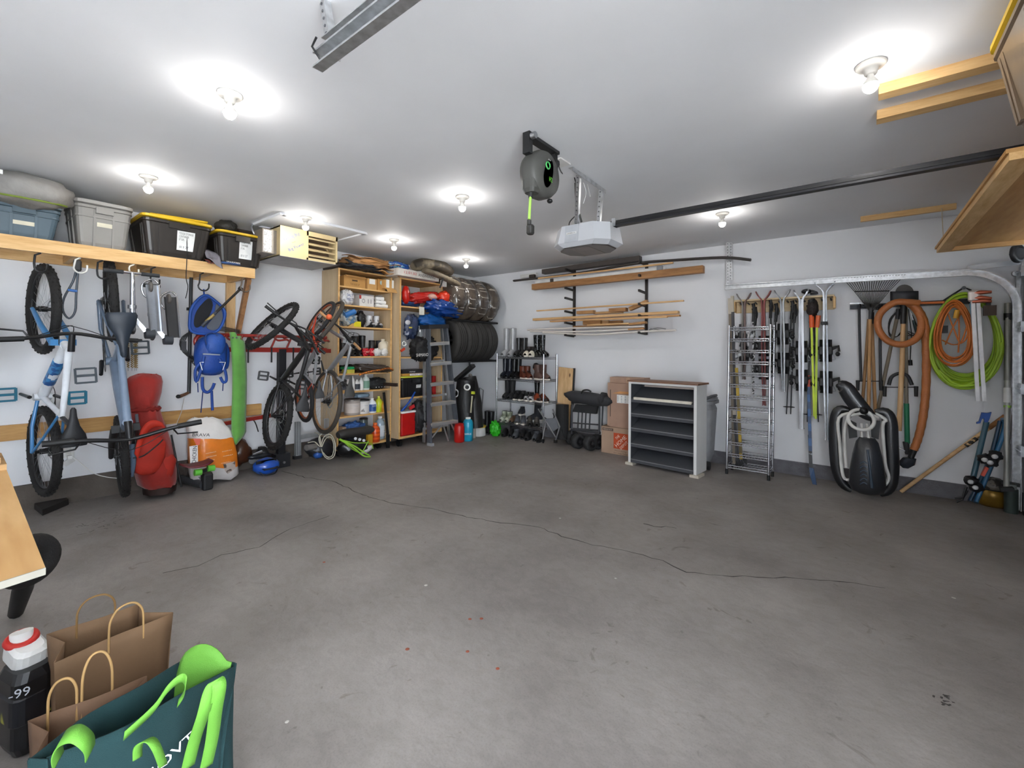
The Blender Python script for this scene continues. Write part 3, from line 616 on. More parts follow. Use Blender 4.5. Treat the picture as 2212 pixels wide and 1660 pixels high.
# ================================================================ red hitch rack, bikes on it
REDM = M('8e2118', .4, .1, .04, coat=.3); RX = XL+.22
t = thing('hitch_bike_rack', 'red tubular hitch bike rack with black mast standing against the left wall', 'rack', PX(607, 1000, RX))
zr1, zr2 = 1.545, 1.395; y0 = PX(418, 735, RX).y; y1 = PX(705, 745, RX).y
lp = [V((RX, y1, zr1))]+[V((RX, y0+.09, zr1))]+arc((RX, y0+.09, (zr1+zr2)/2), Z_, -Y_, (zr1-zr2)/2, 0, 180, 8)+[V((RX, y1, zr2))]
part(t, 'upper_loop', B().tube(lp, .019, 10), REDM)
part(t, 'lower_rail', B().beam((RX, y0+.1, zr2-.005), (RX, y1+.05, zr2-.02), .05, .05), REDM)
for k in range(7):
    y = y0+.22+k*.18; part(t, 'strut', B().tube([(RX, y, zr2), (RX+.01, y+.06, zr1)], .012, 8), REDM)
for k in range(5):
    y = y0+.35+k*.25; part(t, 'hoop', B().tube(smooth([(RX, y-.05, zr1-.01), (RX+.12, y-.06, zr1-.05), (RX+.2, y, zr1-.04), (RX+.12, y+.06, zr1-.05), (RX, y+.05, zr1-.01)], 4), .011, 8), REDM)
    part(t, 'strap', B().sheet(lambda u, v: V((RX+.03+.03*v, y-.1-.0*u, zr2+.02-.16*u+.02*math.sin(4*u))), 5, 1, .006), BLK)
ym_ = PX(607, 850, RX).y
part(t, 'mast', B().bb((RX-.03, ym_-.04, .04), (RX+.04, ym_+.04, zr2)), M('222327', .45, .4))
part(t, 'foot', B().bb((RX-.05, ym_-.08, 0), (RX+.07, ym_+.085, .16)), M('26272b', .5, .3)); part(t, 'bolt', B().cyl((RX+.07, ym_+.01, .06), (RX+.085, ym_+.01, .06), .014), STEEL)
part(t, 'cross_bar', B().beam(PX(440, 923, RX), PX(590, 897, RX), .045, .04), REDM)
part(t, 'dangling_strap', B().tube(smooth([PX(545, 905, RX), PX(552, 915, RX+.02), PX(558, 933, RX)], 4), .006, 6), BLK)
cab = B()
for k in range(4):
    o = k*.012; cab.tube(smooth([(RX+.03, y0+.42, zr1+.02+o), (RX+.05, y0+.12, zr1+.05+o), (RX+.04, y0-.07-o, zr1-.03), (RX+.04, y0-.06-o, zr2-.04), (RX+.05, y0+.1, zr2-.13-o), (RX+.05, y0+.3, zr2-.07-o)], 4), .005, 6)
t2 = thing('cable_coil', 'coiled black cables draped over the left end of the red rack', 'cable', (RX+.05, y0, zr2-.1)); part(t2, 'coil', cab, BLK); part(t2, 'connector', B().box((RX+.05, y0-.1, zr2+.03), (.04, .04, .09)), M('303136', .5))
t2 = thing('bungee_chain', 'black chain hanging below the blue backpack hook', 'chain', (RX+.06, y0+.1, zr2-.3))
cb = B()
for k in range(14): p = PX(408+.9*k*2.2, 772+2.2*k, RX+.06); cb.torus(p, X_ if k % 2 else Y_, .012, .004, 10, 5)
part(t2, 'links', cb, BMETAL)
def imgaxis(ang, fs):
    a = math.radians(ang); e1 = CR*math.cos(a)+CU*math.sin(a); e2 = CF*math.sqrt(1-fs*fs)+(-CR*math.sin(a)+CU*math.cos(a))*fs; return e1.cross(e2)
bx = XL+.62
bike('black knobby mountain bike hanging on the red rack, front wheel turned flat', PX(599, 900, bx), PX(632, 700, bx), (1, -.07, .08), M('1a1a1c', .4, coat=.3), M('232326', .4), r=.36, tw=.031, crank=100, rim=M('3a3a3c', .4, .5),
     fw=(PX(588, 703, bx-.15), imgaxis(36, .55)), bar=(PX(573, 655, bx+.12), PX(702, 758, bx+.3)), pedal=M('3a3b3e', .5), saddle=M('2c2c2e', .6))
bx = XL+.66
bike('small silver and orange bike hanging between the black one and the tan-tyred one', PX(657, 862, bx), PX(655, 715, bx+.05), (1, -.14, .03), M('b4b6ba', .3, .6), M('b23418', .4), tire=M('222224', .75), rim=M('9a4a22', .5), r=.27, tw=.022, crank=80, fork=M('bb3a1c', .4), saddle=M('39393b', .7), knob=False, barw=.3,
     fw=(PX(692, 692, bx-.1), imgaxis(50, .6)), bar=(PX(622, 690, bx+.2), PX(700, 735, bx+.3)))
bx = XL+.74
TAN = M('3e3832', .7)
bike('silver bike with tan-walled tyres hanging nearest the plywood bookcase', PX(705, 868, bx), PX(722, 700, bx), (1, -.09, .03), M('b9bbbe', .3, .7), M('a9abb0', .35, .7), tire=TAN, rim=M('9b7450', .5), r=.375, tw=.024, crank=150, fork=M('c2c3c6', .28, .8), saddle=M('3b3a38', .7), grips=M('b88a5c', .7), knob=False,
     fw=(PX(697, 705, bx-.1), imgaxis(48, .5)), bar=(PX(690, 668, bx+.1), PX(778, 750, bx+.25)))
single('bell', 'round orange rubber bell fixed above the silver bike handlebar', 'bell', B().ball(PX(711, 685, bx+.2), .032, 14, 10), M('e2673a', .5))

# ---------------------------------------------------------------- hanging bags, pole, green cloth
KX = XL+.3
BLUE = M('154191', .55, .0, .08, 8, .25, 30); NAVY = M('14306a', .6, bump=.2)
t = thing('kite_bag', 'open blue oval net bag hanging from the large black hook', 'bag', PX(442, 715, KX))
ol = smooth([PX(x, y, KX) for x, y in ((441, 638), (415, 662), (409, 690), (412, 715), (440, 722), (468, 716), (482, 694), (484, 672), (466, 652))], 4, True)
part(t, 'shell', B().prism(ol, (-.10, .02, 0)), BLUE); part(t, 'rim', B().tube([p+V((.012, 0, 0)) for p in ol], .014, 6, True), M('1b4b9c', .5))
ol2 = smooth([PX(x, y, KX+.006) for x, y in ((450, 645), (425, 672), (419, 700), (428, 708), (448, 690), (460, 660))], 3, True); part(t, 'opening', B().prism(ol2, (-.02, 0, 0)), M('15181f', .8))
ol3 = smooth([PX(x, y, KX+.006) for x, y in ((468, 655), (480, 675), (479, 700), (462, 714), (446, 706), (462, 684))], 3, True); part(t, 'mesh_panel', B().prism(ol3, (-.02, 0, 0)), M('565a63', .8))
part(t, 'hang_loop', B().tube([PX(441, 638, KX+.01), PX(440, 625, KX+.03)], .008, 6), BLUE)
t = thing('net_pole', 'black and gold telescopic pole lying across the blue net bag', 'pole', PX(480, 680, KX+.1))
part(t, 'shaft', B().tube([PX(436, 705, KX+.06), PX(470, 672, KX+.1)], [.022, .012], 10), SPOTS('a08a4e', '2e3440', 14, .48, .5)); part(t, 'grip', B().tube([PX(468, 674, KX+.1), PX(520, 624, KX+.3)], .012, 8), M('2a2722', .6)); part(t, 'end_cap', B().cyl(PX(518, 626, KX+.3), PX(521, 622, KX+.3), .022), BLK)
t = thing('boat_hook', 'tall black pole with a wooden crank handle hanging behind the blue bags', 'pole', PX(400, 855, XL+.07))
a, b_ = PX(413, 600, XL+.07), PX(408, 850, XL+.07); part(t, 'shaft', B().cyl(a, b_, .016), M('26282c', .45)); part(t, 'crank', B().tube([b_+Z_*.01, PX(398, 853, XL+.1), PX(388, 857, XL+.16)], [.014, .016, .018], 8), M('6b4a36', .6)); part(t, 'knob', B().ball(PX(385, 857, XL+.17), .02, 10, 8), BLK)
part(t, 'clip', B().box(PX(410, 668, XL+.05), (.04, .05, .03)), BLK); part(t, 'string', B().tube([PX(398, 860, XL+.12), PX(392, 890, XL+.1), PX(374, 935, XL+.08)], .003, 5), M('cfcac0', .7))
t = thing('cord_strand', 'thin black cord dangling from the yellow-lidded tote past the shelf', 'cord', PX(403, 645, SXF+.01))
part(t, 'cord', B().tube(smooth([PX(403, 480, SXF+.045), PX(404, 545, SXF+.03), PX(402, 600, SXF+.01), PX(406, 620, SXF+.01), PX(401, 645, SXF+.01)], 4), .0035, 5), BLK)
t = thing('backpack', 'bright blue hydration backpack hanging on the red rack', 'backpack', PX(455, 800, KX))
part(t, 'body', B().ball(PX(455, 770, KX), (.10, .145, .20), 20, 14, .05, 4, None, 4, .75), BLUE)
part(t, 'top_pocket', B().ball(PX(463, 745, KX+.05), (.07, .10, .12), 16, 10, .05, 4, None, 6, .75), M('1b4b9c', .55, bump=.2))
part(t, 'side_pocket', B().ball(PX(484, 770, KX-.02), (.06, .05, .15), 14, 10, .05, 4, None, 7, .8), BLUE)
part(t, 'haul_loop', B().tube(smooth([PX(446, 745, KX+.1), PX(444, 726, KX+.1), PX(458, 720, KX+.08), PX(470, 728, KX+.1), PX(470, 748, KX+.1)], 3), .007, 6), NAVY)
part(t, 'buckle_bar', B().beam(PX(438, 765, KX+.13), PX(475, 767, KX+.13), .012, .012), M('9aa2ad', .4))
for s, xs in ((0, ((441, 770), (434, 800), (424, 825), (422, 800), (432, 785))), (1, ((474, 775), (486, 800), (489, 822), (482, 826), (476, 815)))):
    part(t, 'shoulder_strap', B().tube(smooth([PX(x, y, KX+.1) for x, y in xs], 4), .014, 6, False, .4), BLUE)
    part(t, 'reflective_piping', B().tube([PX(x, y, KX+.13) for x, y in ((((440, 783), (432, 783), (437, 800)) if s == 0 else ((474, 783), (487, 783), (481, 800))))], .004, 5), WHITE)
part(t, 'waist_strap', B().tube(smooth([PX(x, y, KX+.08) for x, y in ((437, 815), (438, 840), (448, 848), (458, 840), (463, 828))], 4), .015, 6, False, .35), BLUE)
for x0_, y0_, x1_, y1_ in ((457, 845, 459, 887), (438, 846, 434, 892), (427, 828, 428, 848), (482, 826, 481, 845)): part(t, 'loose_strap', B().tube([PX(x0_, y0_, KX+.08), PX(x1_, y1_, KX+.07)], .013 if x0_ == 457 else .005, 6, False, .3), BLUE if x0_ == 457 else NAVY)
GRN = M('5f9c43', .85, bump=.2, bscale=200, sheen=.3)
GX = XL+.42
def gs(u, v):
    y = 718+243*v; w = 31 if v > .1 else 24+70*v; x = 496+8*v+u*w+3*math.sin(5*v)
    if v > .9: x = 496+8*v+3*math.sin(5*v)+u*w*(1-(v-.9)*7) + (v-.9)*70*(1-u)
    return PX(x, y+(8 if u > .5 and v < .05 else 0), GX+.03*math.sin(PI*u*1.2)+.02*math.sin(8*v))
t = thing('green_cloth', 'long light green felt strip hanging from the red rack', 'cloth', PX(512, 955, GX))
part(t, 'cloth', B().sheet(gs, 6, 26, .003), GRN)
for x in (503, 511): part(t, 'eyelet', B().cyl(PX(x, 730, GX+.045), PX(x, 730, GX+.02), .009), BLK)

# ---------------------------------------------------------------- dog food sack, boards, helmets on floor
DX_ = XL+.34
def DP(x, y, d=0.): return PX(x, y, DX_+d)
t = thing('pet_food_sack', 'crumpled orange and white pet food sack on the floor by the wall', 'sack', PZ(455, 1030, 0))
def sackring(y, xl, xr, dep):
    a, b_ = DP(xl, y), DP(xr, y); c = (a+b_)/2; h_ = (b_-a)/2; return [c+h_*(abs(math.cos(q))**.7*math.copysign(1, math.cos(q)))+X_*(dep*abs(math.sin(q))**.7*math.copysign(1, math.sin(q)))+V((.022*noise.noise(V((q*2.2, y*.12, 0))), .012*noise.noise(V((q*3, y*.1, 3))), .03*noise.noise(V((q*1.7, y*.05, 5))))) for q in [2*PI*j/26 for j in range(26)]]
ys = [(1032, 412, 500, .10), (1022, 409, 512, .13), (1005, 408, 510, .15), (975, 407, 508, .15), (945, 408, 503, .13), (932, 404, 500, .12), (918, 402, 486, .09), (909, 408, 478, .06), (903, 418, 458, .02)]
rs_ = [sackring(*q) for q in ys]
part(t, 'white_base', B().loft(rs_[0:3]), M('cfcac8', .45, bump=.15, bscale=15)); part(t, 'orange_panel', B().loft(rs_[2:5]), M('d9791f', .35, .0, .08, 8, .3, 12, coat=.3)); part(t, 'white_top', B().loft(rs_[4:]), M('dedad6', .4, .0, .03, 9, .3, 14))
part(t, 'side_label', B().add([DP(409, 965, .14), DP(427, 962, .165), DP(428, 1000, .175), DP(411, 1003, .15)], [(0, 1, 2, 3)]), M('e3e1de', .5)); part(t, 'red_corner', B().add([DP(417, 948, .15), DP(434, 948, .17), DP(431, 962, .18), DP(424, 962, .17)], [(0, 1, 2, 3)]), M('cf4a20', .5))
f_ = DP(470, 985, .18)
words(t, 'lettering', 'BRAVA', DP(434, 940, .16), DP(450, 940)-DP(420, 940), (-.1, 0, 1), .15, .03, BLK, .01)
words(t, 'side_lettering', 'CHICKEN', DP(419, 983, .17), (0, .05, 1), (0, -1, .1), .17, .035, BLK, .012)
for k, (x, y) in enumerate(((455, 978), (456, 986), (452, 995), (490, 974), (492, 984), (488, 999))): words(t, 'print_line', 'MAINTENANCE' if k < 3 else 'FORMULA', DP(x, y, .17), (0, 1, .05), (0, 0, 1), .09, .008, M('f0e6d2'), .01)
part(t, 'picture_panel', B().add([DP(482, 1003, .16), DP(508, 997, .14), DP(509, 1012, .14), DP(492, 1024, .15), DP(486, 1018, .16)], [(0, 1, 2, 3, 4)]), SPOTS('5a4a42', 'b8aaa0', 16, .5, .5))
t = thing('longboard', 'maroon skateboard with green wheels leaning beside the pet food sack', 'skateboard', (-4.98, PX(420, 1010, -4.98).y, 0))
q0, q1 = PX(390, 1013, -4.98), PX(457, 1001, -4.98)
part(t, 'deck', B().sheet(lambda u, v: q0.lerp(q1, u)+X_*((v-.5)*.2)*math.sin(PI*(.12+.76*u))**.5+Z_*(.03*(abs(u-.5)*2)**3), 12, 4, .014), M('5d1f28', .5))
for x, y in ((427, 1020), (455, 1011)): part(t, 'wheel', B().cyl(PX(x-7, y+2, -4.93), PX(x+8, y, -4.93), .03), M('5fb53c', .5))
part(t, 'truck', B().beam(PX(432, 1020, -4.95), PX(452, 1013, -4.95), .03, .03), BMETAL)
t = thing('floor_pump', 'black and grey tube frame lying in front of the red golf bag', 'pump', PZ(420, 1045, 0))
part(t, 'barrel', B().cyl(PZ(392, 1035, .05), PZ(440, 1048, .05), .038), M('3a3c40', .5)); part(t, 'head', B().rbox(PZ(447, 1040, .08), (.09, .09, .17), .02), BLK); part(t, 'bracket', B().torus(PZ(430, 1042, .06), Y_, .05, .006, 18, 6), STEEL)
def helmet(lab, p, col, s=1.):
    t = thing('helmet', lab, 'helmet', (p[0], p[1], 0)); p = V(p)
    part(t, 'shell', B().ball(p, (.11*s, .14*s, .09*s), 18, 12, .05, 5, seed=2), col)
    for k in (-1, 0, 1): part(t, 'vent', B().beam(p+V((.06*s, -.08*s+.0, .065*s+.0)) + Y_*.05*k, p+V((.06*s, .05*s, .07*s)) + Y_*.03*k, .012, .03), BLK)
    part(t, 'visor', B().sheet(lambda u, v: p+V((.09*s+.05*u, (v-.5)*.16*s, .0-.01*u)), 3, 4, .006), BLK); part(t, 'chin_strap', B().tube(smooth([p+V((.05, -.1*s, -.03)), p+V((.1, -.06, -.07*s)), p+V((.1, .05, -.075*s)), p+V((.05, .1*s, -.03))], 4), .006, 6), BLK)
helmet('glossy blue cycling helmet on the floor right of the pet food sack', (XL+.42, PZ(527, 1005, 0).y, .09), M('1c4fae', .3, coat=.5))
t = thing('brown_sack', 'dark brown glossy bag slumped between sack and helmet', 'bag', PZ(515, 985, 0)); part(t, 'body', B().ball(PX(518, 978, XL+.2), (.1, .11, .14), 16, 12, .15, 5, seed=9), M('4a2a18', .3, 0, .1, 10, .3, 20)); part(t, 'neck', B().tube([PX(510, 950, XL+.22), PX(500, 935, XL+.2)], [.05, .03], 8), M('3a2216', .35))
t = thing('blade_skates', 'pair of silver and black inline skates by the mast foot', 'skates', PZ(560, 1000, 0))
part(t, 'boot', B().ball(PX(567, 978, XL+.2), (.09, .06, .07), 14, 10, .1), BLK); part(t, 'shell', B().ball(PX(560, 985, XL+.26), (.05, .13, .035), 14, 8, .1), M('24262a', .3)); part(t, 'frame', B().beam(PX(543, 984, XL+.3), PX(566, 975, XL+.3), .03, .014), CHROME)
for k in range(3): part(t, 'wheel', B().cyl(PX(545+11*k, 996, XL+.24), PX(545+11*k, 996, XL+.27), .035), M('35373c', .5))
# aluminium folded trestle
t = thing('aluminium_trestle', 'folded aluminium platform leg behind the hanging bikes', 'trestle', PZ(645, 990, 0)); TX = XL+.28
part(t, 'leg', B().beam(PX(643, 912, TX), PX(643, 985, TX), .06, .05, X_), ALU); part(t, 'rail', B().beam(PX(650, 945, TX), PX(706, 934, TX), .03, .05), ALU); part(t, 'foot', B().box(PX(642, 988, TX), (.06, .09, .04)), BLK); part(t, 'leg', B().beam(PX(705, 905, TX), PX(705, 972, TX), .05, .04, X_), ALU)
for k in range(3): part(t, 'groove', B().beam(PX(638+5*k, 912, TX+.033), PX(638+5*k, 984, TX+.033), .006, .004, X_), M('8d9092', .5, .6))
# bags of cords
t = thing('cable_bag', 'black and blue bag bound with pale looped cords below the hanging bikes', 'bag', PZ(690, 990, 0)); CX = XL+.45
part(t, 'body', B().ball(PX(690, 968, CX), (.13, .17, .12), 20, 12, .12, 4, seed=4), M('1f2024', .4, bump=.3, bscale=15)); part(t, 'blue_patch', B().ball(PX(687, 982, CX+.08), (.05, .06, .05), 12, 8, .1), M('23509a', .4))
part(t, 'shaft', B().cyl(PX(662, 968, CX+.12), PX(682, 965, CX+.1), .035), M('6d6a66', .5))
for k, pts in enumerate((((665, 957), (680, 955), (692, 965), (690, 940), (680, 935)), ((693, 966), (700, 944), (715, 940), (724, 960), (722, 985), (710, 992), (700, 985), (694, 970)), ((695, 966), (704, 948), (716, 946), (721, 965), (718, 984), (708, 988), (698, 978)), ((692, 962), (689, 945), (700, 936), (715, 934)))):
    part(t, 'cord', B().tube(smooth([PX(x, y, CX+.17) for x, y in pts], 4), .006, 6), M('b9b3a2', .6))
t = thing('cord_bag', 'black bags tied with bright green cords beside the bookcase foot', 'bag', PZ(760, 985, 0)); CX = XL+.5
part(t, 'body', B().ball(PX(762, 966, CX), (.14, .22, .11), 20, 12, .12, 4, seed=7), M('161719', .3, bump=.3, bscale=12)); part(t, 'white_panel', B().ball(PX(792, 971, CX+.08), (.05, .10, .04), 12, 8, .06, 4, Rx(18)), M('c9c6c6', .4))
for k in range(3): part(t, 'valve', B().cyl(PX(768+9*k, 948+2*k, CX+.12), PX(768+9*k, 948+2*k, CX+.15), .018), M('a9a9ab', .4))
for k, pts in enumerate((((733, 950), (760, 965), (785, 985), (800, 987)), ((733, 950), (762, 962), (782, 975), (797, 984)), ((733, 949), (765, 957), (800, 958), (806, 970)), ((735, 948), (760, 970), (780, 978), (792, 960), (796, 952)))):
    part(t, 'cord', B().tube(smooth([PX(x, y, CX+.2) for x, y in pts], 4), .010 if k < 2 else .006, 6), M('8ebf3c', .5))
t = thing('seat_pad', 'long rounded black padded seat lying on the cord bags', 'seat', PX(765, 940, XL+.5)); part(t, 'pad', B().tube(smooth([PX(730, 941, XL+.6), PX(750, 936, XL+.6), PX(780, 932, XL+.6), PX(803, 928, XL+.58)], 3), [.05]+[.068]*8+[.05], 14, False, .8), M('2b2927', .6)); part(t, 'yellow_mount', B().box(PX(798, 950, XL+.5), (.05, .07, .14)), M('c08f22', .5))
# unit heater
t = thing('unit_heater', 'beige gas unit heater with louvres hung under the ceiling by the wall', 'heater', (-4.95, 2.4, 2.38))
BG = M('cdb98d', .45, .1, .02); hx0_, hx1_, hy0_, hy1_, hz0, hz1 = -5.3, -4.72, 2.11, 2.75, 2.37, 2.685
cs = B(); cs.bb((hx0_, hy0_, hz1-.015), (hx1_, hy1_, hz1)); cs.bb((hx0_, hy0_, hz0), (hx0_+.02, hy1_, hz1)); cs.bb((hx0_, hy1_-.015, hz0), (hx1_, hy1_, hz1)); cs.bb((hx0_, hy0_, hz0), (hx1_, hy0_+.015, hz1))
cs.bb((hx1_-.02, hy0_, hz0), (hx1_, hy0_+.30, hz1)); cs.bb((hx1_-.02, hy0_+.28, hz1-.05), (hx1_, hy1_, hz1)); cs.bb((hx1_-.02, hy0_+.28, hz0), (hx1_, hy1_, hz0+.025)); cs.bb((hx1_-.02, hy1_-.02, hz0), (hx1_, hy1_, hz1))
part(t, 'cabinet', cs, BG); part(t, 'bottom_panel', B().bb((hx0_, hy0_, hz0-.004), (hx1_, hy1_, hz0+.01)), M('a5a3a2', .5, .2)); part(t, 'inner_panel', B().bb((hx1_-.2, hy0_+.28, hz0+.01), (hx1_-.16, hy1_-.02, hz1-.02)), M('6d5a48', .6, .2))
for k in range(4): z = hz0+.06+k*.062; part(t, 'louvre', B().beam((hx1_-.02, hy0_+.30, z), (hx1_-.02, hy1_-.03, z), .05, .012, (.5, 0, 1)), BG)
part(t, 'tube', B().tube(smooth([(hx1_-.09, hy0_+.3, hz0+.19), (hx1_-.09, hy1_-.12, hz0+.19), (hx1_-.09, hy1_-.07, hz0+.16), (hx1_-.09, hy1_-.12, hz0+.13), (hx1_-.09, hy0_+.3, hz0+.13)], 3), .016, 8), M('bda883', .4, .4))
rx, ux = V((0, 1, .62)), V((0, -.62, 1))
words(t, 'blue_lettering', 'Going Big', (hx1_, hy0_+.12, hz0+.215), rx, ux, .19, .042, M('3d5f9e')); words(t, 'blue_lettering', 'Big Power', (hx1_, hy0_+.17, hz0+.115), rx, ux, .19, .042, M('3d5f9e'))
words(t, 'orange_lettering', 'hot', (hx1_, hy0_+.14, hz0+.165), rx, ux, .04, .015, M('d59258')); part(t, 'control_box', B().bb((hx0_+.1, hy0_-.14, hz0+.02), (hx1_-.08, hy0_, hz1-.05)), M('8a827a', .5, .3)); part(t, 'spec_label', B().add([(hx1_-.078, hy0_-.13, hz0+.03), (hx1_-.078, hy0_-.05, hz0+.03), (hx1_-.078, hy0_-.05, hz1-.06), (hx1_-.078, hy0_-.13, hz1-.06)], [(0, 1, 2, 3)]), SPOTS('9a9a96', 'dadad5', 60, .42, .5))
part(t, 'fan_motor', B().cyl((hx0_+.2, hy0_-.14, hz0+.16), (hx0_+.2, hy0_-.28, hz0+.16), .12), M('4b3d34', .5, .4)); part(t, 'conduit', B().tube(smooth([(-5.0, 2.0, hz1-.12), (-5.02, 1.95, hz1-.02), (-5.1, 2.0, H-.01)], 4), .012, 6), STEEL)
for y in (hy0_+.05, hy1_-.05): part(t, 'hanger_rod', B().cyl((-5., y, hz1), (-5., y, H), .006, n=8), STEEL)
# ================================================================ plywood bookcases
PLYS = WOOD('d5bf9d', 'bda27c', 'Z', .8); EDGE = WOOD('e0b678', 'c49557', 'Y', 4)
def bookcase(lab, x1, y0, y1, z0, z1, zs, th=.02, backw=.0):
    t = thing('bookcase', lab, 'bookcase', (x1-.2, (y0+y1)/2, z0))
    for y in (y0, y1-th): part(t, 'side_panel', B().bb((XL, y, z0), (x1, y+th, z1)), PLYS)
    part(t, 'top_panel', B().bb((XL, y0+th, z1-th), (x1, y1-th, z1)), EDGE); part(t, 'bottom_panel', B().bb((XL, y0+th, z0), (x1, y1-th, z0+.03)), EDGE)
    for z in zs: part(t, 'shelf', B().bb((XL, y0+th, z-th), (x1-.004, y1-th, z)), EDGE)
    for y in (y0, y1-th): part(t, 'edge_strip', B().bb((x1-.001, y-.001, z0), (x1+.004, y+th+.001, z1)), EDGE)
    for y in (y0+.1, y1-.12):
        q = B(); q.cyl((x1-.12, y, z0), (x1-.12, y, .05), .02); q.cyl((x1-.12, y-.02, .05), (x1-.12, y+.02, .05), .05); part(t, 'caster', q, BLK)
        q = B(); q.cyl((XL+.12, y, z0), (XL+.12, y, .05), .02); q.cyl((XL+.12, y-.02, .05), (XL+.12, y+.02, .05), .05); part(t, 'caster', q, BLK)
    return t
A1 = -5.22
zs1 = [PX(735, y, A1).z for y in (616.5, 657, 704.5, 770.5, 808, 848, 902)]
bookcase('tall narrow plywood bookcase crowded with bottles, boots and boxes', A1, 3.055, 3.88, .10, 2.44, zs1)
A2 = -5.10
zs2 = [PX(863, y, A2).z for y in (660, 772, 861)]
bookcase('wider plywood bookcase on the right with red and blue bags, ladder before it', A2, 3.925, 4.74, .13, 2.42, zs2)
def YA(x, X0=A1-.08): return PX(x, 750, X0).y
def pbox(name, lab, cat, X0, ya, yb, z, h, dep, mat, grp=None, extra=None, rot=0):
    t = thing(name, lab, cat, (X0, (ya+yb)/2, z), grp); c = V((X0-dep/2, (ya+yb)/2, z+h/2)); R = Rz(rot)
    part(t, 'body', B().box(c, (dep, abs(yb-ya), h), R), mat)
    return t, c
def bottle(lab, x, z, w, h, col, capc=WHITE, labc=None, X0=A1-.08, handle=False, cat='bottle', name='bottle', grp=None, neck=.35, seg=16, sq=1.):
    y = YA(x, X0); t = thing(name, lab, cat, (X0, y, z), grp); r = w/2
    part(t, 'body', B().lathe([(r*.9, 0), (r, .01), (r, h*.66), (r*.85, h*.76), (r*neck, h*.88), (r*neck, h*.92)], (X0, y, z), Z_, seg), col)
    part(t, 'cap', B().lathe([(r*neck*1.2, h*.9), (r*neck*1.2, h), (r*neck, h)], (X0, y, z), Z_, 12), capc)
    if labc: part(t, 'label_band', B().lathe([(r*1.02, h*.12), (r*1.02, h*.6)], (X0, y, z), Z_, seg, False), labc)
    if handle: part(t, 'handle', B().tube(smooth([(X0+.01, y+r*.4, z+h*.85), (X0+.01, y+r*1.05, z+h*.8), (X0+.01, y+r*.95, z+h*.5)], 3), w*.08, 6), col)
    return t
def can(lab, x, z, w, h, col, lid, labc=None, X0=A1-.1, bail=True, cat='can', name='paint_can', grp=None):
    y = YA(x, X0); t = thing(name, lab, cat, (X0, y, z), grp); r = w/2
    part(t, 'body', B().lathe([(r*.97, 0), (r, .006), (r, h-.02), (r*.98, h-.018)], (X0, y, z), Z_, 22), col)
    part(t, 'lid', B().lathe([(r*1.03, h-.02), (r*1.04, h-.008), (r*.98, h), (r*.9, h-.006), (0, h-.006)], (X0, y, z), Z_, 22, False), lid)
    if labc: part(t, 'paper_label', B().lathe([(r*1.012, h*.15), (r*1.012, h*.75)], (X0, y, z), Z_, 22, False), labc)
    if bail: part(t, 'bail_handle', B().tube(smooth([(X0, y-r*1.04, z+h*.8), (X0+r*.9, y-r*.4, z+h*.62), (X0+r*.9, y+r*.4, z+h*.6), (X0, y+r*1.04, z+h*.8)], 3), .003, 5), STEEL)
    return t
def blob(name, lab, cat, p, rad, mat, amp=.15, R=None, seed=1, pw=.9, fr=6., grp=None):
    t = thing(name, lab, cat, (p[0], p[1], p[2]-rad[2]*.9), grp); part(t, 'body', B().ball(p, rad, 40, 26, amp, fr, R, seed, pw, .30), mat); return t
S = zs1
# shelf 1
t, c = pbox('cardboard_box', 'open cardboard carton with hand hole at left of the top bookcase shelf', 'box', A1-.06, YA(740), YA(786), S[0], .15, .26, M('b98c50', .8, var=.04)); part(t, 'flap', B().box(c+V((.16, 0, .07)), (.05, .3, .004), Ry(30)), CARDY); part(t, 'hand_hole', B().box(c+V((.1305, 0, .02)), (.003, .08, .02)), M('4a341c')); words(t, 'print', 'THIS SIDE UP', c+V((.132, 0, -.03)), Y_, Z_, .14, .025, M('6d4c22'))
t, c = pbox('cardboard_box', 'small brown carton with white shipping label on the top shelf', 'box', A1-.03, YA(788), YA(808), S[0], .15, .2, CARDY); part(t, 'paper_label', B().box(c+V((.102, 0, .035)), (.003, .09, .07)), WHITE)
t, c = pbox('cardboard_box', 'small brown carton, third on the top shelf', 'box', A1-.02, YA(809), YA(826), S[0], .16, .2, M('b88748', .8)); part(t, 'round_sticker', B().cyl(c+V((.1, .0, .03)), c+V((.103, 0, .03)), .03), M('9fb5b5', .5))
y = YA(838, A1); t = thing('cardboard_box', 'white and brown carton with hanging flap jutting off the top shelf', 'box', (A1, y, S[0])); part(t, 'body', B().box((A1-.06, y-.02, S[0]+.09), (.22, .16, .12)), CARDY); part(t, 'white_panel', B().box((A1+.052, y-.05, S[0]+.10), (.004, .05, .11)), WHITE); part(t, 'white_panel', B().box((A1+.052, y+.035, S[0]+.10), (.004, .03, .11)), WHITE); part(t, 'flap', B().box((A1+.08, y, S[0]+.0), (.06, .16, .005), Ry(55)), CARDY)
